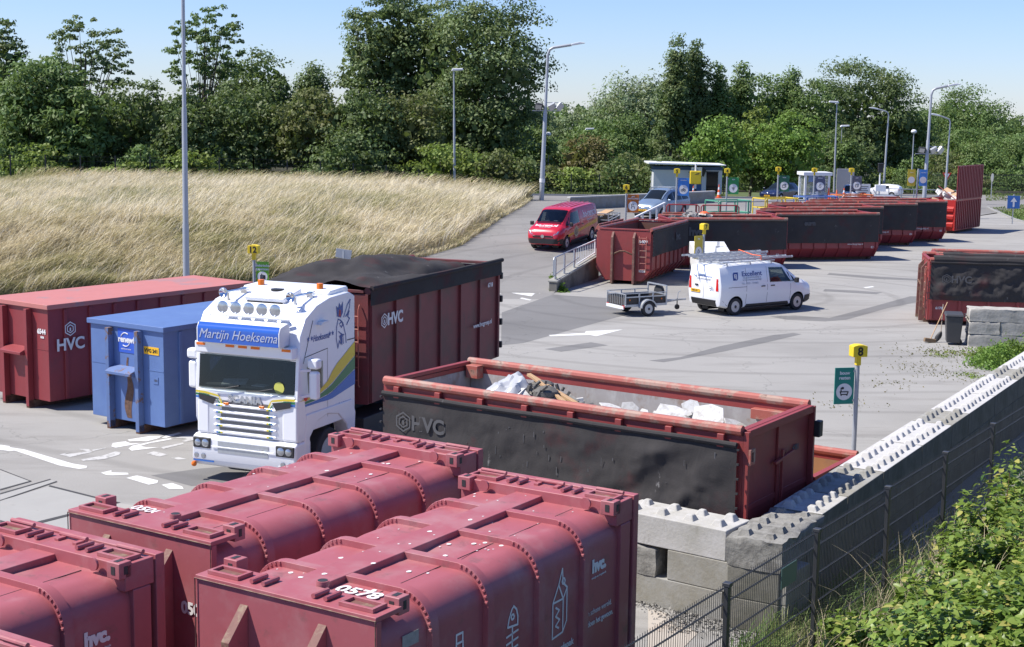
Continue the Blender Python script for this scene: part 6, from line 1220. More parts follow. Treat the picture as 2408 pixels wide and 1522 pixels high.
# short wall facing the camera (row depth .8)
block('white topped concrete block in the top course next to the broken corner block',fo(-2.0),Fd,1.98,.80,2*BH,mixm); block('white topped concrete block half hidden behind the nearest red press container',fo(-4.0),Fd,1.98,.80,2*BH,mixm)
block('chipped concrete block in the middle course left of the long stained block',fo(-3.1),Fd,1.86,.80,BH,M['conc_d'],False,broken=.06); block('long stained concrete block in the middle course under the broken corner block',fo(-1.05),Fd,2.05,.80,BH,W_G,False)
block('yellow stained concrete block in the bottom course of the short wall',fo(-2.35),Fd,2.3,.80,0,W_G,False); block('concrete block in the bottom course behind the mesh fence at the wall corner',fo(.0),Fd,1.0,.80,0,W_G,False)
# diagonal wall
M['conc_side']=pm('shade_and_dirt_concrete_side',(.185,.178,.15),.95,var=.2,scale=4,col2=(.12,.118,.09),thr=(.45,.65),s2=1.3,dirt=(.21,.20,.17),dthr=(.6,.7),ds=3,dstretch=(1,1,.3),bump=.3,bs=16)  # side faces darkened in colour for shade, together with real dirt
w0=at(1835,1279,1.44); w0.z=0; w0=w0+WD*.05-WN*.0
wp=lambda s:w0+WD*s-WN*.85
tops=[(1.85,W_C,'broken grey corner block with rough edges where the two block walls meet',.05),(1.3,mixm,'short pale concrete block just behind the broken corner block',0),(2.0,W_G,'grey concrete block of the diagonal wall beside the low red container',0),(2.5,W_W,'bright white block of the diagonal wall, first one past the low red container',0),(2.2,W_W,'second bright white block of the diagonal wall, level with sign post 8',0),(1.4,W_G,'grey sandy block between white ones in the middle of the diagonal wall',0),(2.4,W_W,'white block of the diagonal wall just past the sandy grey one',0),(2.4,W_W,'white block of the diagonal wall before the second grey one',0),(1.5,W_G,'second grey block along the diagonal wall, near the garden waste',0),(2.4,W_W,'last but one white block at the far end of the diagonal wall',0),(2.4,W_W,'white block at the far end of the diagonal wall near the garden waste',0)]
s=0
for L_,m_,lab,br_ in tops:
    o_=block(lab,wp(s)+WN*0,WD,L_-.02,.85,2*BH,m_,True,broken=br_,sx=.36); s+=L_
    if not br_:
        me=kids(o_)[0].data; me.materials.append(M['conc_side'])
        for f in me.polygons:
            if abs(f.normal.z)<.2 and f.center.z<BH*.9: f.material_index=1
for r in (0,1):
    s=.0-(0 if r else 0); k=0
    while s<22:
        L_=2.4 if (k or r==0) else 1.2
        block('shade-darkened weathered concrete block in the %s course of the diagonal wall behind the mesh fence'%('middle' if r else 'bottom'),wp(s),WD,L_-.02,.85,r*BH,M['conc_side'],False,group='shaded lower blocks of the diagonal wall'+(' middle course' if r else '')); s+=L_; k+=1
# right stack in front of the HVC container
so=at(2276,815,0); sd=Vector((math.cos(rad(-10)),math.sin(rad(-10)),0)); si=Vector((-sd.y,sd.x,0))
for r,(ls,nm) in enumerate((((2.1,1.7),'bottom'),((1.0,2.8),'middle'),((2.0,1.8),'top'))):
    s=0
    for i,L_ in enumerate(ls): block('pale grey block, %s of the %s course of the stack beside the wheelie bin'%(('left one','right one')[i],nm),so+sd*s+si*.8,sd,L_-.02,.8,r*.43,pm('rough_pale_block',(.42,.40,.36),.95,var=.25,scale=5,col2=(.30,.285,.25),thr=(.45,.65),s2=2,bump=.6,bs=9) if 'rb' not in M else M['rb'],False,h=.425,broken=.035); s+=L_
# pale sheet on the ground standing in for the top of a block behind
sheet('pale_block_top',[(1742,1220),(1800,1180),(1880,1140),(1950,1110),(2010,1090),(1960,1130),(1880,1180),(1800,1225)],M['road_paint'],.012)
# ---------------------------------------------------------------- wheelie bin, broom, shovel
bp_=at(2246,813,0); wb=thing('wheelie_bin','dark grey wheelie bin beside the pale block stack','wheelie bin',(bp_.x,bp_.y+.3,0),rad(-12)); gm=pm('dark_grey_bin_plastic',(.055,.055,.058),.5,var=.15,scale=6)
b=MB(); b.loft([[(-.22,-.25,.08),(.22,-.25,.08),(.22,.25,.08),(-.22,.25,.08)],[(-.28,-.34,.98),(.28,-.34,.98),(.28,.34,.98),(-.28,.34,.98)]]); b.build('bin_body',gm,wb,bevel=.03)
b=MB(); b.loft([[(-.31,-.37,.981),(.31,-.37,.981),(.31,.40,.981),(-.31,.40,.981)],[(-.28,-.34,1.06),(.28,-.34,1.06),(.28,.40,1.08),(-.28,.40,1.08)]]); b.build('lid',gm,wb,bevel=.02)
for sx_ in (.29,): 
    for y in (-.12,.30): b=MB(); b.cyl((.2,y-.03,.1),(.2,y+.03,.1),.1,n=16); b.build('wheel',M['rubber'],wb)
b=MB(); b.tube([(.30,-.25,1.0),(.38,-.25,1.02),(.38,.3,1.02),(.30,.3,1.0)],.018,6); b.build('handle',gm,wb)
bm_=thing('broom','wooden broom leaning on the red container beside the wheelie bin','broom',tuple(at(2184,806,0)),0); top_=atY(2228,711,50.4)-at(2184,806,0); b=MB(); b.tube([(.06,.02,.12),tuple(top_)],.016,8); b.build('stick',M['wood'],bm_); b=MB(); b.obox((.03,.0,.08),(.42,.12,.14),(0,.15,.2)); b.build('bristles',pm('brown_bristles',(.22,.15,.09),.9,var=.4,scale=30),bm_,bevel=.02)
sv=thing('shovel','dark shovel leaning on the red container next to the broom','shovel',tuple(at(2204,806,0)),0); top_=atY(2218,716,50.6)-at(2204,806,0); b=MB(); b.tube([(.12,.05,.36),tuple(top_)],.016,8); b.build('stick',pm('grey_handle',(.22,.18,.14),.7,var=.2),sv); b=MB(); b.grid(lambda u,v:(lerp(-.03,.14,u)+.0+(v-.5)*.28*math.sin(u*2.6+.4)*.8,lerp(0,.05,u)+.05*(2*v-1)**2,lerp(.02,.40,u)),8,6); b.build('blade',M['dark'],sv,norm=False)
b=MB(); q=at(2176,700,0)
b.tube([atY(2181,655,53.6),atY(2178,690,53.6),atY(2174,744,53.6)],.012,5); b.tube([atY(2184,660,53.6),atY(2179,720,53.6),atY(2176,750,53.6)],.012,5); tag(b.build('net_rope',M['black'],None),'loose black net ropes hanging off the container at the right edge','rope')
# ================================================================ mesh fence
fe=thing('mesh_fence','black welded mesh fence running diagonally in front of the block wall','fence',FA,math.atan2(FD.y,FD.x)); PW=2.87
M['fence']=pm('dark_grey_fence_coating',(.035,.037,.042),.5,var=.2,scale=6,spec=.6)
for k in range(10):
    b=MB(); b.box((k*PW-.045,-.03,-.1),(k*PW+.045,.03,1.98)); b.box((k*PW-.05,-.05,1.981),(k*PW+.05,.05,2.03)); b.build('fence_post',M['fence'],fe,bevel=.006)
    if k==9: break
    b=MB(); n=48 if k<5 else 36
    for i in range(n+1):
        x=k*PW+.05+(PW-.1)*i/n; b.bar((x,.045,.04),(x,.045,2.0),.0055)
    for z in (.1,.52,.93,1.34,1.75,1.95):
        for y in (.036,.054): b.bar((k*PW,y,z),(k*PW+PW,y,z),.008)
    b.build('mesh_panel',M['fence'],fe)
b=MB(); q=1.55*PW+.05; b.box((q,-.02,1.5),(q+.5,-.01,1.78)); b.build('sign_plate',G('dull_green_plate',(.07,.13,.12)),fe); lettering('hekwerken',.06,M['ghost'],fe,(q+.25,-.022,1.68),(1,0,0),(0,0,1),ext=.001) if False else None
# back fence behind the bank and the right railings
def backfence(label,pts,ph,n,m_):
    t=thing('boundary_fence',label,'fence',pts[0]); o=Vector(pts[0])
    for a,c_ in zip(pts,pts[1:]):
        a=Vector(a)-o; c_=Vector(c_)-o; L=(c_-a).length; k=max(1,round(L/2.6)); 
        for i in range(k+1):
            p=a.lerp(c_,i/k); b=MB(); b.bar((p.x,p.y,p.z-.3),(p.x,p.y,p.z+ph),.09); b.build('fence_post',m_,t)
        b=MB(); nn=int(L/.25)
        for i in range(nn): p=a.lerp(c_,i/nn); b.bar((p.x,p.y,p.z),(p.x,p.y,p.z+ph-.08),.008)
        for z in fr(.1,ph-.1,5): b.bar((a.x,a.y,a.z+z),(c_.x,c_.y,c_.z+z),.016)
        b.build('mesh_panel',m_,t)
gy=lambda x,y:(x,y,T(x,y)-.05)
backfence('long black mesh boundary fence behind the grass bank and beside the kiosk',[gy(-46,112),gy(-20,114),gy(0,118),gy(11.5,121)],1.95,0,M['black'])
def palisade(label,p,q,h):
    t=thing('steel_railings',label,'railings',p); v=Vector(q)-Vector(p); b=MB(); n=int(v.length/.16)
    for i in range(n+1): c_=v*(i/n); b.bar((c_.x,c_.y,c_.z),(c_.x,c_.y,c_.z+h),.03)
    for z in (.15,h-.1): b.bar((0,0,z),(v.x,v.y,v.z+z),.06)
    b.build('bars',M['black'],t)
pa=atY(2190,455,148); pb=atY(2480,462,152); palisade('dark upright steel railings along the lawn at the right edge',(pa.x,148,-.1),(pb.x,152,-.1),2.05)
# ================================================================ vegetation
def leafmat(name,a,b2,rough=.55,sat=0,trans=.38):
    m,nt,b=nodes(name); g=N(nt,'ShaderNodeNewGeometry'); c=mix(nt,ramp(nt,g.outputs['Random Per Island'],.1,.9),a,b2)
    c=mix(nt,ramp(nt,noise(nt,.35,4,.6),.35,.65,(.55,.55,.55),(1.25,1.25,1.2)),c,c,'MIX') if False else c
    f=noise(nt,.45,3,.6); c=mix(nt,ramp(nt,f,.4,.62),c,tuple(q*.72+p*.28 for q,p in zip(a,(b2[0]*1.3,b2[1]*.9,b2[2]*.7))))
    nt.links.new(c,b.inputs['Base Color']); b.inputs['Roughness'].default_value=rough; b.inputs['Specular IOR Level'].default_value=.35
    t=N(nt,'ShaderNodeBsdfTranslucent'); nt.links.new(mix(nt,.5,c,(.10,.16,.02)),t.inputs[0]); s=N(nt,'ShaderNodeMixShader'); s.inputs[0].default_value=trans
    nt.links.new(b.outputs[0],s.inputs[1]); nt.links.new(t.outputs[0],s.inputs[2]); nt.links.new(s.outputs[0],nt.nodes['Material Output'].inputs[0]); return m
def knotmat():
    m=leafmat('knotweed_leaves',(.13,.23,.035),(.30,.40,.09),.4,trans=.4); nt=m.node_tree; g=[n for n in nt.nodes if n.type=='NEW_GEOMETRY'][0]; r=[n for n in nt.nodes if n.type=='VALTORGB'][0]
    mx=[n for n in nt.nodes if n.type=='MIX'][-1]; b=nt.nodes['Principled BSDF']; l=b.inputs['Base Color'].links[0].from_socket
    h=N(nt,'ShaderNodeMath',operation='MULTIPLY'); h.inputs[1].default_value=37.7; nt.links.new(g.outputs['Random Per Island'],h.inputs[0]); fr_=N(nt,'ShaderNodeMath',operation='FRACT'); nt.links.new(h.outputs[0],fr_.inputs[0])
    c=mix(nt,ramp(nt,fr_.outputs[0],.90,.93),l,(.46,.44,.12)); c=mix(nt,ramp(nt,fr_.outputs[0],.10,.14,(1,1,1),(0,0,0)),c,(.07,.14,.03)); nt.links.new(c,b.inputs['Base Color']); return m
def np_mesh(name,V,faces_idx,sizes,mat,parent=None):
    """V (n,3); faces_idx flat loop indices; sizes per-face counts"""
    me=bpy.data.meshes.new(name); me.vertices.add(len(V)); me.vertices.foreach_set('co',np.ascontiguousarray(V,dtype=np.float32).ravel())
    me.loops.add(len(faces_idx)); me.loops.foreach_set('vertex_index',faces_idx.astype(np.int32)); me.polygons.add(len(sizes))
    st=np.concatenate([[0],np.cumsum(sizes)[:-1]]).astype(np.int32); me.polygons.foreach_set('loop_start',st); me.update(calc_edges=True); me.validate()
    me.materials.append(mat); o=bpy.data.objects.new(name,me); COL.objects.link(o)
    if parent: o.parent=parent
    return o
def unit(v): return v/np.maximum(1e-9,np.linalg.norm(v,axis=1,keepdims=True))
def leaf_quads(P,Nn,size,asp=1.7,fold=.0):
    n=len(P); r=NR.normal(size=(n,3)); a=unit(np.cross(Nn,r)); b=np.cross(Nn,a); L=(size*asp/2)[:,None]; Wd=(size/2)[:,None]
    V=np.stack([P-a*L,P+b*Wd-a*L*.1+Nn*Wd*.3,P+a*L,P-b*Wd-a*L*.1+Nn*Wd*.3],1).reshape(-1,3); return V,np.arange(4*n),np.full(n,4)
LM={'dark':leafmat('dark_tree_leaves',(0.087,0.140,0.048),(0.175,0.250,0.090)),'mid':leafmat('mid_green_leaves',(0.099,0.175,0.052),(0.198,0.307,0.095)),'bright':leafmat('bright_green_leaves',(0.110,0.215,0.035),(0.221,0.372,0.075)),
 'olive':leafmat('olive_brown_leaves',(0.122,0.151,0.052),(0.209,0.246,0.088)),'grey':leafmat('grey_willow_leaves',(0.163,0.229,0.115),(0.337,0.444,0.250)),'poplar':leafmat('poplar_leaves',(0.095,0.155,0.055),(0.232,0.322,0.130)),'yellow':leafmat('yellow_green_shrub_leaves',(0.151,0.222,0.045),(0.279,0.379,0.085)),'bronze':leafmat('reddish_brown_shrub_leaves',(0.139,0.128,0.050),(0.221,0.208,0.080)),'knot':leafmat('knotweed_leaves',(.15,.25,.035),(.32,.42,.10),.4,trans=.4)}
LM['knot']=knotmat(); BARK=pm('tree_bark',(.11,.09,.07),.9,var=.3,scale=5)
def tree(label,px,top,wpx,bot,Y,kind,lm,lean=.06,group='trees behind the boundary fence',n=None,ls=.185,hide=False,name=None,dens=1.0,cb=None):
    s=3476/Y; c=atY(px,bot,Y); zt=atY(px,top,Y).z; zb=T(c.x,Y)-.1; w_=wpx/s; cbz=c.z if cb is None else cb; H=zt-cbz
    nm=name or {'dense':'broadleaf_tree','airy':'open_crowned_tree','poplar':'poplar_tree','willow':'willow_tree','shrub':'shrub'}[kind]
    t=thing(nm,label,'shrub' if kind=='shrub' else 'tree',(c.x,Y,zb),0,group)
    R=w_/2*1.12; cz=cbz-zb; D=R*.8
    nc={'dense':95,'airy':210,'poplar':110,'willow':95,'shrub':60}[kind]; cl=[]
    while len(cl)<nc:
        u=NR.uniform(-1,1,3); q=np.linalg.norm(u)
        if q>1 or q<(.45 if kind!='airy' else .1): continue
        z=(u[2]+1)/2
        if kind=='poplar': k=(1-z)**.55*(min(1,z*4+.45))*1.1; x,y=u[0]*k/max(.35,math.sqrt(max(0,1-u[2]**2))+.2)*.9,u[1]*k
        elif kind=='shrub': z=abs(u[2]); x,y=u[0]*1.05,u[1]*1.05
        else: x,y=u[0],u[1]
        cl.append((x*R*.88+lean*H*z,y*D*.88,cz+z*H*.94+.0))
    cl=np.array(cl); rc=R*{'dense':.29,'airy':.115,'poplar':.27,'willow':.29,'shrub':.34}[kind]; rz=min(rc,H*.2)*(1.25 if kind in('poplar','willow') else .85)
    ls=max(ls,math.sqrt(6.5*w_*H/(30000*2.0))) if kind!='airy' else ls
    N_=n or int(min(30000,max(1800,dens*6.5*w_*H*{'dense':1,'airy':.95,'poplar':1,'willow':1.2,'shrub':1.1}[kind]/(ls*ls*2.2))))
    ci=NR.integers(0,nc,N_); dvec=unit(NR.normal(size=(N_,3))); dvec[:,2]=np.abs(dvec[:,2])*.9-.25*NR.random(N_); rr=NR.random(N_)**.38*(1+.09*NR.normal(size=N_))
    rs=np.stack([np.full(N_,rc),np.full(N_,rc),np.full(N_,rz)],1)*(.75+.5*NR.random((nc,1)))[ci]
    P=cl[ci]+dvec*rr[:,None]*rs; Nn=unit(dvec+NR.normal(size=(N_,3))*.5+np.array([-.15,-.1,.3])); sz=ls*(.65+.7*NR.random(N_)); asp=2.6 if kind=='willow' else 1.5
    V,I,S=leaf_quads(P,Nn,sz,asp)
    if kind!='airy':                                  # inner foliage, sparser and larger
        k=int(N_*.10); u=unit(NR.normal(size=(k,3)))*(NR.random((k,1))**.4)*.78
        if kind=='poplar': zz=(u[:,2]+1)/2; f_=np.clip((1-zz)**.75*1.1,.1,1); P2=np.stack([u[:,0]*R*f_+lean*H*zz,u[:,1]*D*f_,cz+zz*H*.9],1)
        else:
            zz=np.abs(u[:,2]) if kind=='shrub' else (u[:,2]+1)/2; P2=np.stack([u[:,0]*R+lean*H*zz,u[:,1]*D,cz+zz*H*.88],1)
        V2,I2,S2=leaf_quads(P2,unit(NR.normal(size=(k,3))),np.full(k,ls*3.2)*(.6+.6*NR.random(k)),1.2); I=np.concatenate([I,I2+len(V)]); V=np.concatenate([V,V2]); S=np.concatenate([S,S2])
    np_mesh('crown',V,I,S,LM[lm],t)
    b=MB(); tr_=max(.1,min(.35,R*.06)); base=Vector((0,0,0)); 
    if kind!='shrub':
        tz=cz+H*.62; spine=[Vector((lean*H*.6*k/6+.15*fbm(k*.7,px*.1),.15*fbm(k*.6,px*.2+5),tz*k/6)) for k in range(7)]; b.tube(spine,[tr_*(1-.8*k/6) for k in range(7)],8)
        for j in range(34 if kind=='airy' else 7):
            e=Vector(cl[NR.integers(0,nc)]); k=min(5,max(1,int(e.z/ max(tz,.1)*2.6))); st=spine[k] if spine[k].z<e.z else spine[max(1,k-1)]; mid=(st+e)/2+Vector((0,0,-.06*H)); b.tube([st,mid,e],[tr_*.3,tr_*.18,tr_*.06],6)
    else:
        for j in range(6): e=Vector(cl[NR.integers(0,nc)]); b.tube([(e.x*.15,e.y*.15,0),tuple(e*.5+Vector((0,0,.1*H))),tuple(e)],[.06,.045,.015],5)
    b.build('trunk' if kind!='shrub' else 'stems',BARK,t); return t
TR_=[ # label, x, top, width, bottom, distance, kind, leaves
 ('dark full tree at the far left edge reaching near the top of the picture',8,22,110,330,128,'dense','dark'),
 ('tall open crowned tree swept to the right at the left, sky showing through',190,18,215,300,134,'airy','poplar'),
 ('greyish willow in front at the far left',75,118,235,420,122,'willow','mid'),
 ('dark greyish willow beside the tall open crowned tree',170,190,170,420,120,'willow','mid'),
 ('dark rounded tree left of the tall grey mast',305,168,200,420,124,'dense','dark'),
 ('sparse thin tree with bare forked trunks behind the tall grey mast',470,-8,190,250,132,'airy','mid'),
 ('dark bluish tree crown behind the sparse thin tree',590,102,210,330,140,'dense','dark'),
 ('low row of pointed poplars under the open sky',730,142,150,300,150,'poplar','poplar'),
 ('dark tree just right of the tall grey mast',445,190,150,420,122,'dense','dark'),
 ('olive green tree in the dark wood right of the tall grey mast',580,176,220,430,124,'dense','dark'),
 ('brownish olive tree in the middle of the dark wood',720,186,180,420,122,'dense','olive'),
 ('dark tree in front of the leaning poplar pair',850,182,190,420,121,'dense','dark'),
 ('olive tree right under the leaning poplar pair',960,196,170,420,122,'dense','olive'),
 ('tall feathery poplar, left one of the pair at the top of the picture',875,-70,180,330,136,'dense','poplar'),
 ('narrow leafy poplar between the tall pair at the top of the picture',960,-80,190,340,138,'dense','poplar'),
 ('huge dark poplar with full crown reaching out of the top of the picture',1105,-95,340,420,134,'dense','poplar'),
 ('lower dark crown beneath the huge poplar',1100,150,270,420,131,'dense','dark'),
 ('broad dark green bush in front of the dark wood at the fence',815,296,215,435,118,'shrub','dark'),
 ('yellowish green bush behind the first street lamp',1040,330,200,440,118,'shrub','yellow'),
 ('olive bush to the right of the first street lamp',1155,345,130,440,119,'shrub','olive'),
 ('pale flowering bush by the fence at the far left',85,335,165,435,116,'shrub','yellow'),
 ('low bright green bush by the fence left of the tall grey mast',290,380,200,436,116,'shrub','yellow'),
 ('upright yellow green bush right behind the tall grey mast',450,345,130,430,117,'shrub','yellow'),
 ('small grey green bush between the fence posts',330,340,110,430,118,'shrub','mid'),
 ('tree with mid green crown left of the curved lamp mast',1235,262,130,430,150,'dense','mid'),
 ('greyish rounded tree just right of the curved lamp mast',1345,236,190,400,190,'dense','grey'),
 ('mid green tree under the silver willow',1425,250,210,420,165,'dense','mid'),
 ('silver grey willow left of the twin poplar spires',1500,170,230,380,185,'willow','grey'),
 ('green tree in front of the silver willow',1400,300,160,430,150,'dense','mid'),
 ('reddish brown shrub between the two small lamps',1375,310,120,440,142,'dense','bronze'),
 ('tall twin poplar spire, the left one',1572,70,130,380,160,'poplar','poplar'),
 ('tall twin poplar spire, the right one',1618,76,140,380,162,'poplar','dark'),
 ('poplar just right of the twin spires',1672,134,135,390,163,'poplar','mid'),
 ('second poplar right of the twin spires with a rounded tip',1726,136,130,390,165,'poplar','mid'),
 ('mid green crown between the poplars and the big dark tree',1790,160,180,390,168,'dense','mid'),
 ('pointed poplar left of the big dark tree',1838,150,130,400,168,'poplar','mid'),
 ('dense green tree at the left shoulder of the big dark tree',1885,176,150,400,166,'dense','mid'),
 ('big dark round tree behind the right hand street lamps',2005,122,290,440,175,'dense','dark'),
 ('green tree at the right shoulder of the big dark tree',2110,212,160,420,178,'dense','mid'),
 ('bright green tree behind the kiosk',1680,268,180,440,128,'dense','bright'),
 ('bright green tree to the right of the kiosk with a reddish patch',1850,262,175,440,131,'dense','bright'),
 ('yellowish crown between the two bright trees at the kiosk',1765,245,110,420,134,'dense','yellow'),
 ('dark thicket under the bright trees behind the dark blue hatchback',1800,330,210,455,136,'dense','dark'),
 ('dark thicket behind the glass booth and the grey screen',1950,300,200,455,155,'dense','dark'),
 ('small sunlit tree in front of the dark thicket beside the grey screen',1985,322,75,400,150,'dense','mid'),
 ('rounded tree on the skyline at the right',2245,198,220,390,200,'dense','mid'),
 ('low tree on the skyline at the right edge',2355,262,150,380,205,'dense','mid'),
 ('lower tree under the skyline trees at the right edge',2290,290,250,400,192,'dense','mid'),
 ('low thicket left of the kiosk',1480,350,150,450,124,'shrub','olive'),
 ('brown green shrub by the fence beside the curved lamp mast',1240,372,150,450,122,'shrub','olive'),
 ('yellowish shrub by the fence right of the curved lamp mast',1345,382,140,450,122,'shrub','yellow'),
 ('dull green shrub by the fence near the kiosk',1420,375,130,452,123,'shrub','olive'),
]
for i,(lab,px,tp_,w_,bt,Y,kd,lm) in enumerate(TR_): tree(lab,px,tp_,w_,bt,Y,kd,lm,lean=.10 if kd in('airy','willow') else .05)
for i,(px,tp_,w_,Y) in enumerate(((2080,392,110,168),(2150,368,130,166),(2225,345,150,165),(2310,325,160,163),(2395,310,170,162),(2180,410,140,160),(2280,400,160,158),(2380,395,170,157))):
    tree(('feathery tamarisk shrub at the left foot of the shrub slope','second tamarisk shrub up the slope behind the white hatchback','feathery shrub behind the tall flood lamp on the slope','high shrub on the slope above the upright red lid','topmost feathery shrub of the slope at the right edge','brown green shrub low on the slope left of the give way sign','low shrub on the slope behind the upright red lid','low shrub on the slope above the dark railings')[i],px,tp_,w_,462,Y,'shrub',('yellow','mid','olive','mid','mid','bronze','olive','mid')[i],group='shrubs on the slope at the right',ls=.16)
# darker trees deeper in the wood
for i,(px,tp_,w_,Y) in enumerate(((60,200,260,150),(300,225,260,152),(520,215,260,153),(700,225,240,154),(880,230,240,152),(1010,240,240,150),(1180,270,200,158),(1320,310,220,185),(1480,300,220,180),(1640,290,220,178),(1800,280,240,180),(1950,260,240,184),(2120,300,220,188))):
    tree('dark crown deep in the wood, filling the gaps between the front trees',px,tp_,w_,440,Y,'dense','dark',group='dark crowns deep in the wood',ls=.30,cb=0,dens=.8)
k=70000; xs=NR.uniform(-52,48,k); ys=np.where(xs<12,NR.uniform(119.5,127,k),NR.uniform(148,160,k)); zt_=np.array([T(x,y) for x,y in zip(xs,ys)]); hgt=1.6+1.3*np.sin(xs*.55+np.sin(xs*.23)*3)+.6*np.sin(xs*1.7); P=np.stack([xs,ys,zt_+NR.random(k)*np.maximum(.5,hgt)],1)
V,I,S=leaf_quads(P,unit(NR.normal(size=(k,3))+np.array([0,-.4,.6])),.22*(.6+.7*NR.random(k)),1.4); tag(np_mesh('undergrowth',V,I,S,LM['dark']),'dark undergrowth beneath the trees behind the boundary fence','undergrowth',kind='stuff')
# far wood closing the horizon
k=9000; a_=NR.uniform(-1,1,k); P=np.stack([a_*150,330+40*NR.random(k),NR.random(k)**1.3*9-2+4*np.sin(a_*21)*.4],1); V,I,S=leaf_quads(P,unit(NR.normal(size=(k,3))),np.full(k,2.0),1.2)
tag(np_mesh('far_wood',V,I,S,LM['mid']),'distant line of trees behind everything','wood',kind='stuff')
# ---------------------------------------------------------------- long dry grass on the bank
def grassmat(name,stops,sc=.22,tip=None):
    m,nt,b=nodes(name); g=N(nt,'ShaderNodeNewGeometry'); r=N(nt,'ShaderNodeValToRGB'); r.color_ramp.interpolation='LINEAR'
    while len(r.color_ramp.elements)<len(stops): r.color_ramp.elements.new(.5)
    for e,(p,c) in zip(r.color_ramp.elements,stops): e.position=p; e.color=col4(c)
    f=noise(nt,sc,4,.6,stretch=(1,.6,1)); ad=N(nt,'ShaderNodeMath',operation='MULTIPLY_ADD'); ad.inputs[1].default_value=.5; nt.links.new(g.outputs['Random Per Island'],ad.inputs[0])
    mp=N(nt,'ShaderNodeMapRange'); mp.inputs[1].default_value=.33; mp.inputs[2].default_value=.67; mp.inputs[3].default_value=0; mp.inputs[4].default_value=.6; nt.links.new(f,mp.inputs[0]); nt.links.new(mp.outputs[0],ad.inputs[2]); nt.links.new(ad.outputs[0],r.inputs[0])
    nt.links.new(r.outputs[0],b.inputs['Base Color']); b.inputs['Roughness'].default_value=.6; b.inputs['Specular IOR Level'].default_value=.3
    t=N(nt,'ShaderNodeBsdfTranslucent'); nt.links.new(r.outputs[0],t.inputs[0]); s=N(nt,'ShaderNodeMixShader'); s.inputs[0].default_value=.3; nt.links.new(b.outputs[0],s.inputs[1]); nt.links.new(t.outputs[0],s.inputs[2]); nt.links.new(s.outputs[0],nt.nodes['Material Output'].inputs[0]); return m
def blades(name,P,h,wd,lean,m,bend=.5,spread=.35):
    n=len(P); az=NR.uniform(0,6.283,n); a=np.stack([np.cos(az),np.sin(az),0*az],1)*(wd/2)[:,None]; L=np.array(lean)[None]*(.5+NR.random((n,1)))+NR.normal(size=(n,3))*spread*np.array([1,1,0]); L[:,2]=0
    up=np.array([0,0,1.]); H=h[:,None]; m1=P+up*H*.5+L*H*.22*bend; m2=P+up*H*.82+L*H*.62*bend; tp_=P+up*H*.95+L*H*1.05*bend
    V=np.stack([P-a,P+a,m1-a,m1+a,m2-a*.9,m2+a*.9,tp_],1).reshape(-1,3); o=np.arange(n)[:,None]*7
    I=(o+np.array([[0,1,3,2,2,3,5,4,4,5,6]])).ravel(); S=np.tile([4,4,3],n); return np_mesh(name,V,I,S,m)
GM=grassmat('dry_bank_grass',[(0,(.15,.19,.06)),(.25,(.30,.30,.12)),(.5,(.50,.44,.24)),(.75,(.64,.56,.37)),(1,(.74,.66,.48))])
n=330000; ys=50+52*NR.random(n)**1.0; xf=np.interp(ys,[q[0] for q in FOOT],[q[1] for q in FOOT]); xl=np.maximum(-.37*ys-3,xf-34); xs=xl+(xf-xl)*NR.random(n)
tx=np.linspace(-60,5,131); ty_=np.linspace(48,104,113); TG=np.array([[T(x,y) for x in tx] for y in ty_])
def Tn(x,y):
    i=np.clip((y-ty_[0])/(ty_[1]-ty_[0]),0,len(ty_)-1.001); j=np.clip((x-tx[0])/(tx[1]-tx[0]),0,len(tx)-1.001); a=i.astype(int); b=j.astype(int); fi=i-a; fj=j-b
    return TG[a,b]*(1-fi)*(1-fj)+TG[a+1,b]*fi*(1-fj)+TG[a,b+1]*(1-fi)*fj+TG[a+1,b+1]*fi*fj
clump=np.sin(xs*1.6+np.sin(ys*.9)*2)*np.sin(ys*1.2+np.sin(xs*.8)*2); hh=(.66+.36*NR.random(n)+.20*clump)*np.clip((xf-xs)/1.2,.35,1)
o=blades('bank_grass',np.stack([xs,ys,Tn(xs,ys)-.02],1),hh,np.full(n,.024)*(.6+.8*NR.random(n)),(1.0,.12,0),GM,bend=.44,spread=.5); tag(o,'long dry wind bent grass covering the bank','grass',kind='stuff')
n=26000; ys=50+51*NR.random(n); xf=np.interp(ys,[q[0] for q in FOOT],[q[1] for q in FOOT]); xs=xf-.4-30*NR.random(n); SG=grassmat('pale_seed_heads',[(0,(.62,.54,.36)),(1,(.82,.75,.58))]); o=blades('seed_heads',np.stack([xs,ys,Tn(xs,ys)],1),1.0+.35*NR.random(n),np.full(n,.022),(1.0,.1,0),SG,bend=.5,spread=.4); tag(o,'pale seed heads standing above the dry bank grass','grass',kind='stuff')
n=5200; xs=NR.uniform(-34,1,n); ys=100.5+1.2*NR.random(n); o=blades('crest_grass',np.stack([xs,ys,Tn(xs,ys)],1),.75+.75*NR.random(n)**2,np.full(n,.04),(1.0,0,0),GM,bend=.7,spread=.35); tag(o,'tall seed stalks along the crest of the bank','grass',kind='stuff')
VG=grassmat('green_verge_grass',[(0,(.05,.085,.02)),(.5,(.09,.13,.03)),(1,(.20,.21,.08))],.5)
n=16000; xs=NR.uniform(-42,16,n); ys=110.4+NR.random(n)*4; zs=np.array([T(x,y) for x,y in zip(xs,ys)]); o=blades('verge_grass',np.stack([xs,ys,zs-.06],1),.15+.3*NR.random(n),np.full(n,.05),(.4,0,0),VG); tag(o,'green grass verge along the boundary fence','grass',kind='stuff')
lp=[at(x,y,0) for x,y in ((2318,486),(2385,516),(2408,523),(2480,524),(2480,462),(2318,470))]
n=9000; xs=[];
while len(xs)<n:
    q=at(random.uniform(2205,2470),random.uniform(455,523),0); pxy=q
    u=random.random()
    xs.append(q)
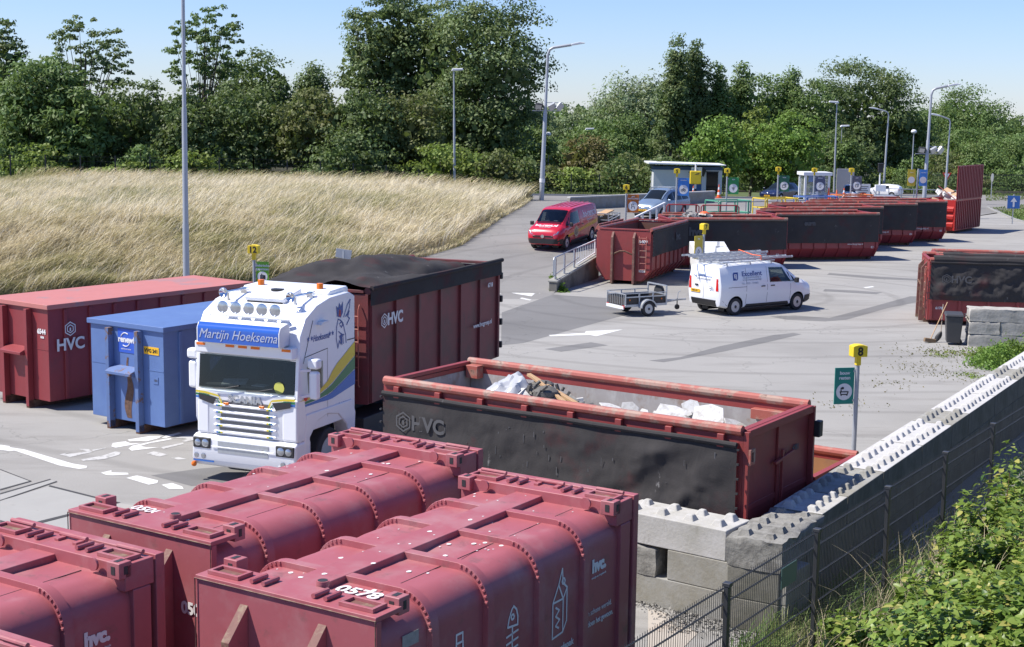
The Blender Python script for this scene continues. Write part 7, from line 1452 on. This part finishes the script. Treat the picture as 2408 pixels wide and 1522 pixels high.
def inpoly(p,pg):
    c=False; j=len(pg)-1
    for i in range(len(pg)):
        if (pg[i].y>p.y)!=(pg[j].y>p.y) and p.x<(pg[j].x-pg[i].x)*(p.y-pg[i].y)/(pg[j].y-pg[i].y)+pg[i].x: c=not c
        j=i
    return c
lawn_a=[at(x,y,0) for x,y in ((2322,488),(2350,497),(2385,516),(2412,524),(2600,528),(2600,470),(2380,484),(2372,488),(2335,490))]
lawn_b=[at(x,y,0) for x,y in ((2318,474),(2470,470),(2470,456),(2318,456))]
P=np.array([(p.x,p.y,0) for p in xs if inpoly(p,lawn_a) or inpoly(p,lawn_b)]); o=blades('lawn_grass',P,.06+.12*NR.random(len(P)),np.full(len(P),.06),(.2,0,0),grassmat('lawn_blades',[(0,(.09,.15,.03)),(.6,(.14,.20,.05)),(1,(.24,.25,.09))],.3)); tag(o,'short sunlit lawn grass beside the drive','grass',kind='stuff')
# ---------------------------------------------------------------- plants on the slope behind the mesh fence
def fence_st(p): v=Vector((p.x,p.y,0))-FA; return v.dot(FD),v.dot(FN)
def knot(label,px,py,r,nl,z=1.35,hh=1.0):
    nl=int(nl*1.9)
    p=at(px,py,z); s_,t_=fence_st(p); zb=TR(t_); t=thing('knotweed_bush',label,'bush',(p.x,p.y,zb),0,'leafy bushes beside the mesh fence'); H=max(.7,z-zb)+.15
    u=unit(NR.normal(size=(nl,3))); u[:,2]=np.abs(u[:,2]); rr=.55+.5*NR.random(nl)**.6; bump=1+.22*np.sin(u[:,0]*7+px)+.18*np.sin(u[:,1]*9+py)
    P=u*np.array([r,r,H])*(rr*bump)[:,None]; Nn=unit(u*.6+np.array([0,0,.9])+NR.normal(size=(nl,3))*.45); sz=.062*(.5+.9*NR.random(nl))
    d=unit(np.cross(Nn,NR.normal(size=(nl,3)))); b=np.cross(Nn,d); q=lambda f,g,k:P+d*(sz*f)[:,None]+b*(sz*g)[:,None]+Nn*(sz*k)[:,None]
    V=np.stack([q(-.85,0,0),q(-.55,.52,.16),q(.1,.58,.14),q(1.05,0,-.22),q(.1,-.58,.14),q(-.55,-.52,.16),q(0,0,-.02)],1).reshape(-1,3); o=np.arange(nl)[:,None]*7
    I=(o+np.array([[0,6,2,1,2,6,3,3,6,4,4,6,0,5]])).ravel(); S=np.tile([4,3,3,4],nl); np_mesh('leaves',V,I,S,LM['knot'],t)
    m_=MB()
    for j in range(14): e=P[NR.integers(0,nl)]; m_.tube([(e[0]*.3,e[1]*.3,-.1),(e[0]*.7,e[1]*.7,e[2]*.6),tuple(e)],[.012,.009,.004],5)
    m_.build('stems',pm('reddish_stem',(.16,.09,.04),.6,var=.2) if 'stem' not in M else M['stem'],t)
KN=[('leafy bush cut by the bottom edge nearest the mesh fence',2040,1510,.75,1300,.75),('low leafy bush just above the bottom edge of the picture',2150,1455,.85,1700,1.0),('bush with white specks in the middle of the leafy slope',2235,1385,.8,1600,1.15),('leafy bush below the grass stalks on the slope',2310,1310,.8,1600,1.3),('leafy bush in the bottom right corner of the picture',2370,1490,1.0,2200,1.75),('bush between the corner bush and the bottom edge bush',2230,1520,.9,1900,1.3),('leafy bush at the right edge, lower one',2400,1385,.9,1900,1.8),('upper leafy bush at the right edge with pale shoots',2395,1265,.9,1700,1.6),('leafy bush highest on the slope beside the fence',2350,1195,.7,1200,1.3),('topmost bush at the right edge above the fence',2430,1120,.9,1300,1.6),('small bush reaching through the mesh fence at its middle',2270,1225,.45,520,.95)]
for k_ in KN: knot(*k_)
lf=MB()
for px,py in ((2235,1393),(2243,1390),(2258,1402),(2262,1398),(2300,1418),(2128,1348),(2395,1425)):
    p=at(px,py,1.45); lf.obox(p,(.05,.05,.008),(.4,-.5,random.random()))
FG=grassmat('fence_foot_grass',[(0,(.07,.14,.03)),(.5,(.13,.22,.05)),(.8,(.25,.27,.10)),(1,(.45,.40,.24))],.9)
n=60000; ss=NR.uniform(0,24,n); tt=NR.uniform(-1.0,2.0,n); base=np.array([FA])[0]; P=np.stack([FA.x+FD.x*ss+FN.x*tt,FA.y+FD.y*ss+FN.y*tt,np.array([TR(t)-.03 if t>-.2 else 0 for t in tt])],1); dens=np.exp(-((ss-6)/4)**2)*np.where(tt<-.1,1.0,.9)+.25*(tt>.1)+.05; keep=NR.random(n)<dens; P=P[keep]; n=len(P)
o=blades('fence_grass',P,.14+.5*NR.random(n)**2.0,np.full(n,.012),(.4,-.2,0),FG,bend=.7,spread=.6); tag(o,'wild green grass growing along the mesh fence','grass',kind='stuff')
n=2600; ss=np.clip(NR.normal(8,2.6,n),2.5,16); tt=NR.uniform(.25,1.9,n); P=np.stack([FA.x+FD.x*ss+FN.x*tt,FA.y+FD.y*ss+FN.y*tt,np.array([TR(t) for t in tt])],1)
o=blades('seed_stalks',P,.35+.85*NR.random(n)**1.5,np.full(n,.011),(.5,.2,0),grassmat('pale_stalks',[(0,(.30,.26,.14)),(1,(.5,.43,.28))]),bend=.6,spread=.7); tag(o,'dry seed stalks between the mesh fence and the leafy bushes','grass',kind='stuff')
# garden waste and litter on the yard
def litter(label,pts,nl,sp,h,lm,cat='garden waste',name='garden_waste',sz0=.07):
    Pn=[]
    for x,y,k in pts:
        c=at(x,y,0); m_=int(nl*k); q=NR.normal(size=(m_,3))*np.array([sp,sp*1.2,0])*k**.5; q[:,2]=np.abs(NR.normal(size=m_))*h*np.exp(-(q[:,0]**2+q[:,1]**2)/(2*sp*sp*k))+.012; Pn.append(q+np.array([c.x,c.y,0]))
    P=np.concatenate(Pn); V,I,S=leaf_quads(P,unit(NR.normal(size=(len(P),3))+np.array([0,0,.8])),sz0*(.5+NR.random(len(P))),2.2); tag(np_mesh(name,V,I,S,LM[lm]),label,cat,kind='stuff')
litter('heap of green garden waste below the pale block stack',[(2385,838,1.4),(2350,850,.7),(2330,862,.4)],2600,.5,.28,'bright',sz0=.05); litter('leafy scraps scattered beside the diagonal wall',[(2275,885,.4),(2310,890,.3),(2240,830,.3),(2285,838,.3),(2190,828,.15),(2215,838,.25)],260,.35,.05,'yellow','leaf litter','leaf_litter',.035)
litter('brown twigs and soil spread over the yard near the garden waste',[(2290,835,1),(2200,832,.7),(2250,880,.8),(2150,865,.4),(1990,950,.3),(2080,905,.3),(2330,830,.9)],260,.9,.012,'bronze','leaf litter','leaf_litter',.03)
litter('weeds at the foot of the ramp wall',[(1298,668,.35),(1310,684,.3),(1322,686,.2)],900,.3,.22,'bright','weeds','weed_tuft',.08)
litter('green clippings on top of the pale block stack',[(2300,770,.01)],100,.2,.0,'bright') if False else None

M['gravel']=pm('loose_gravel',(.27,.26,.24),.95,var=.5,scale=30)
LM['gravel']=M['gravel']; litter('loose gravel and crumbs at the foot of the short block wall',[(1540,1420,.3),(1590,1436,.3),(1640,1450,.3),(1690,1470,.3),(1600,1470,.25),(1740,1500,.25)],900,.35,.03,'gravel','gravel','gravel',.028)
sheet('beige_slab',[(1524,1432),(1560,1440),(1612,1462),(1640,1490),(1600,1530),(1524,1560)],pm('beige_concrete',(.40,.36,.31),.9,var=.12,scale=2,col2=(.36,.29,.23),thr=(.55,.7)),.007)
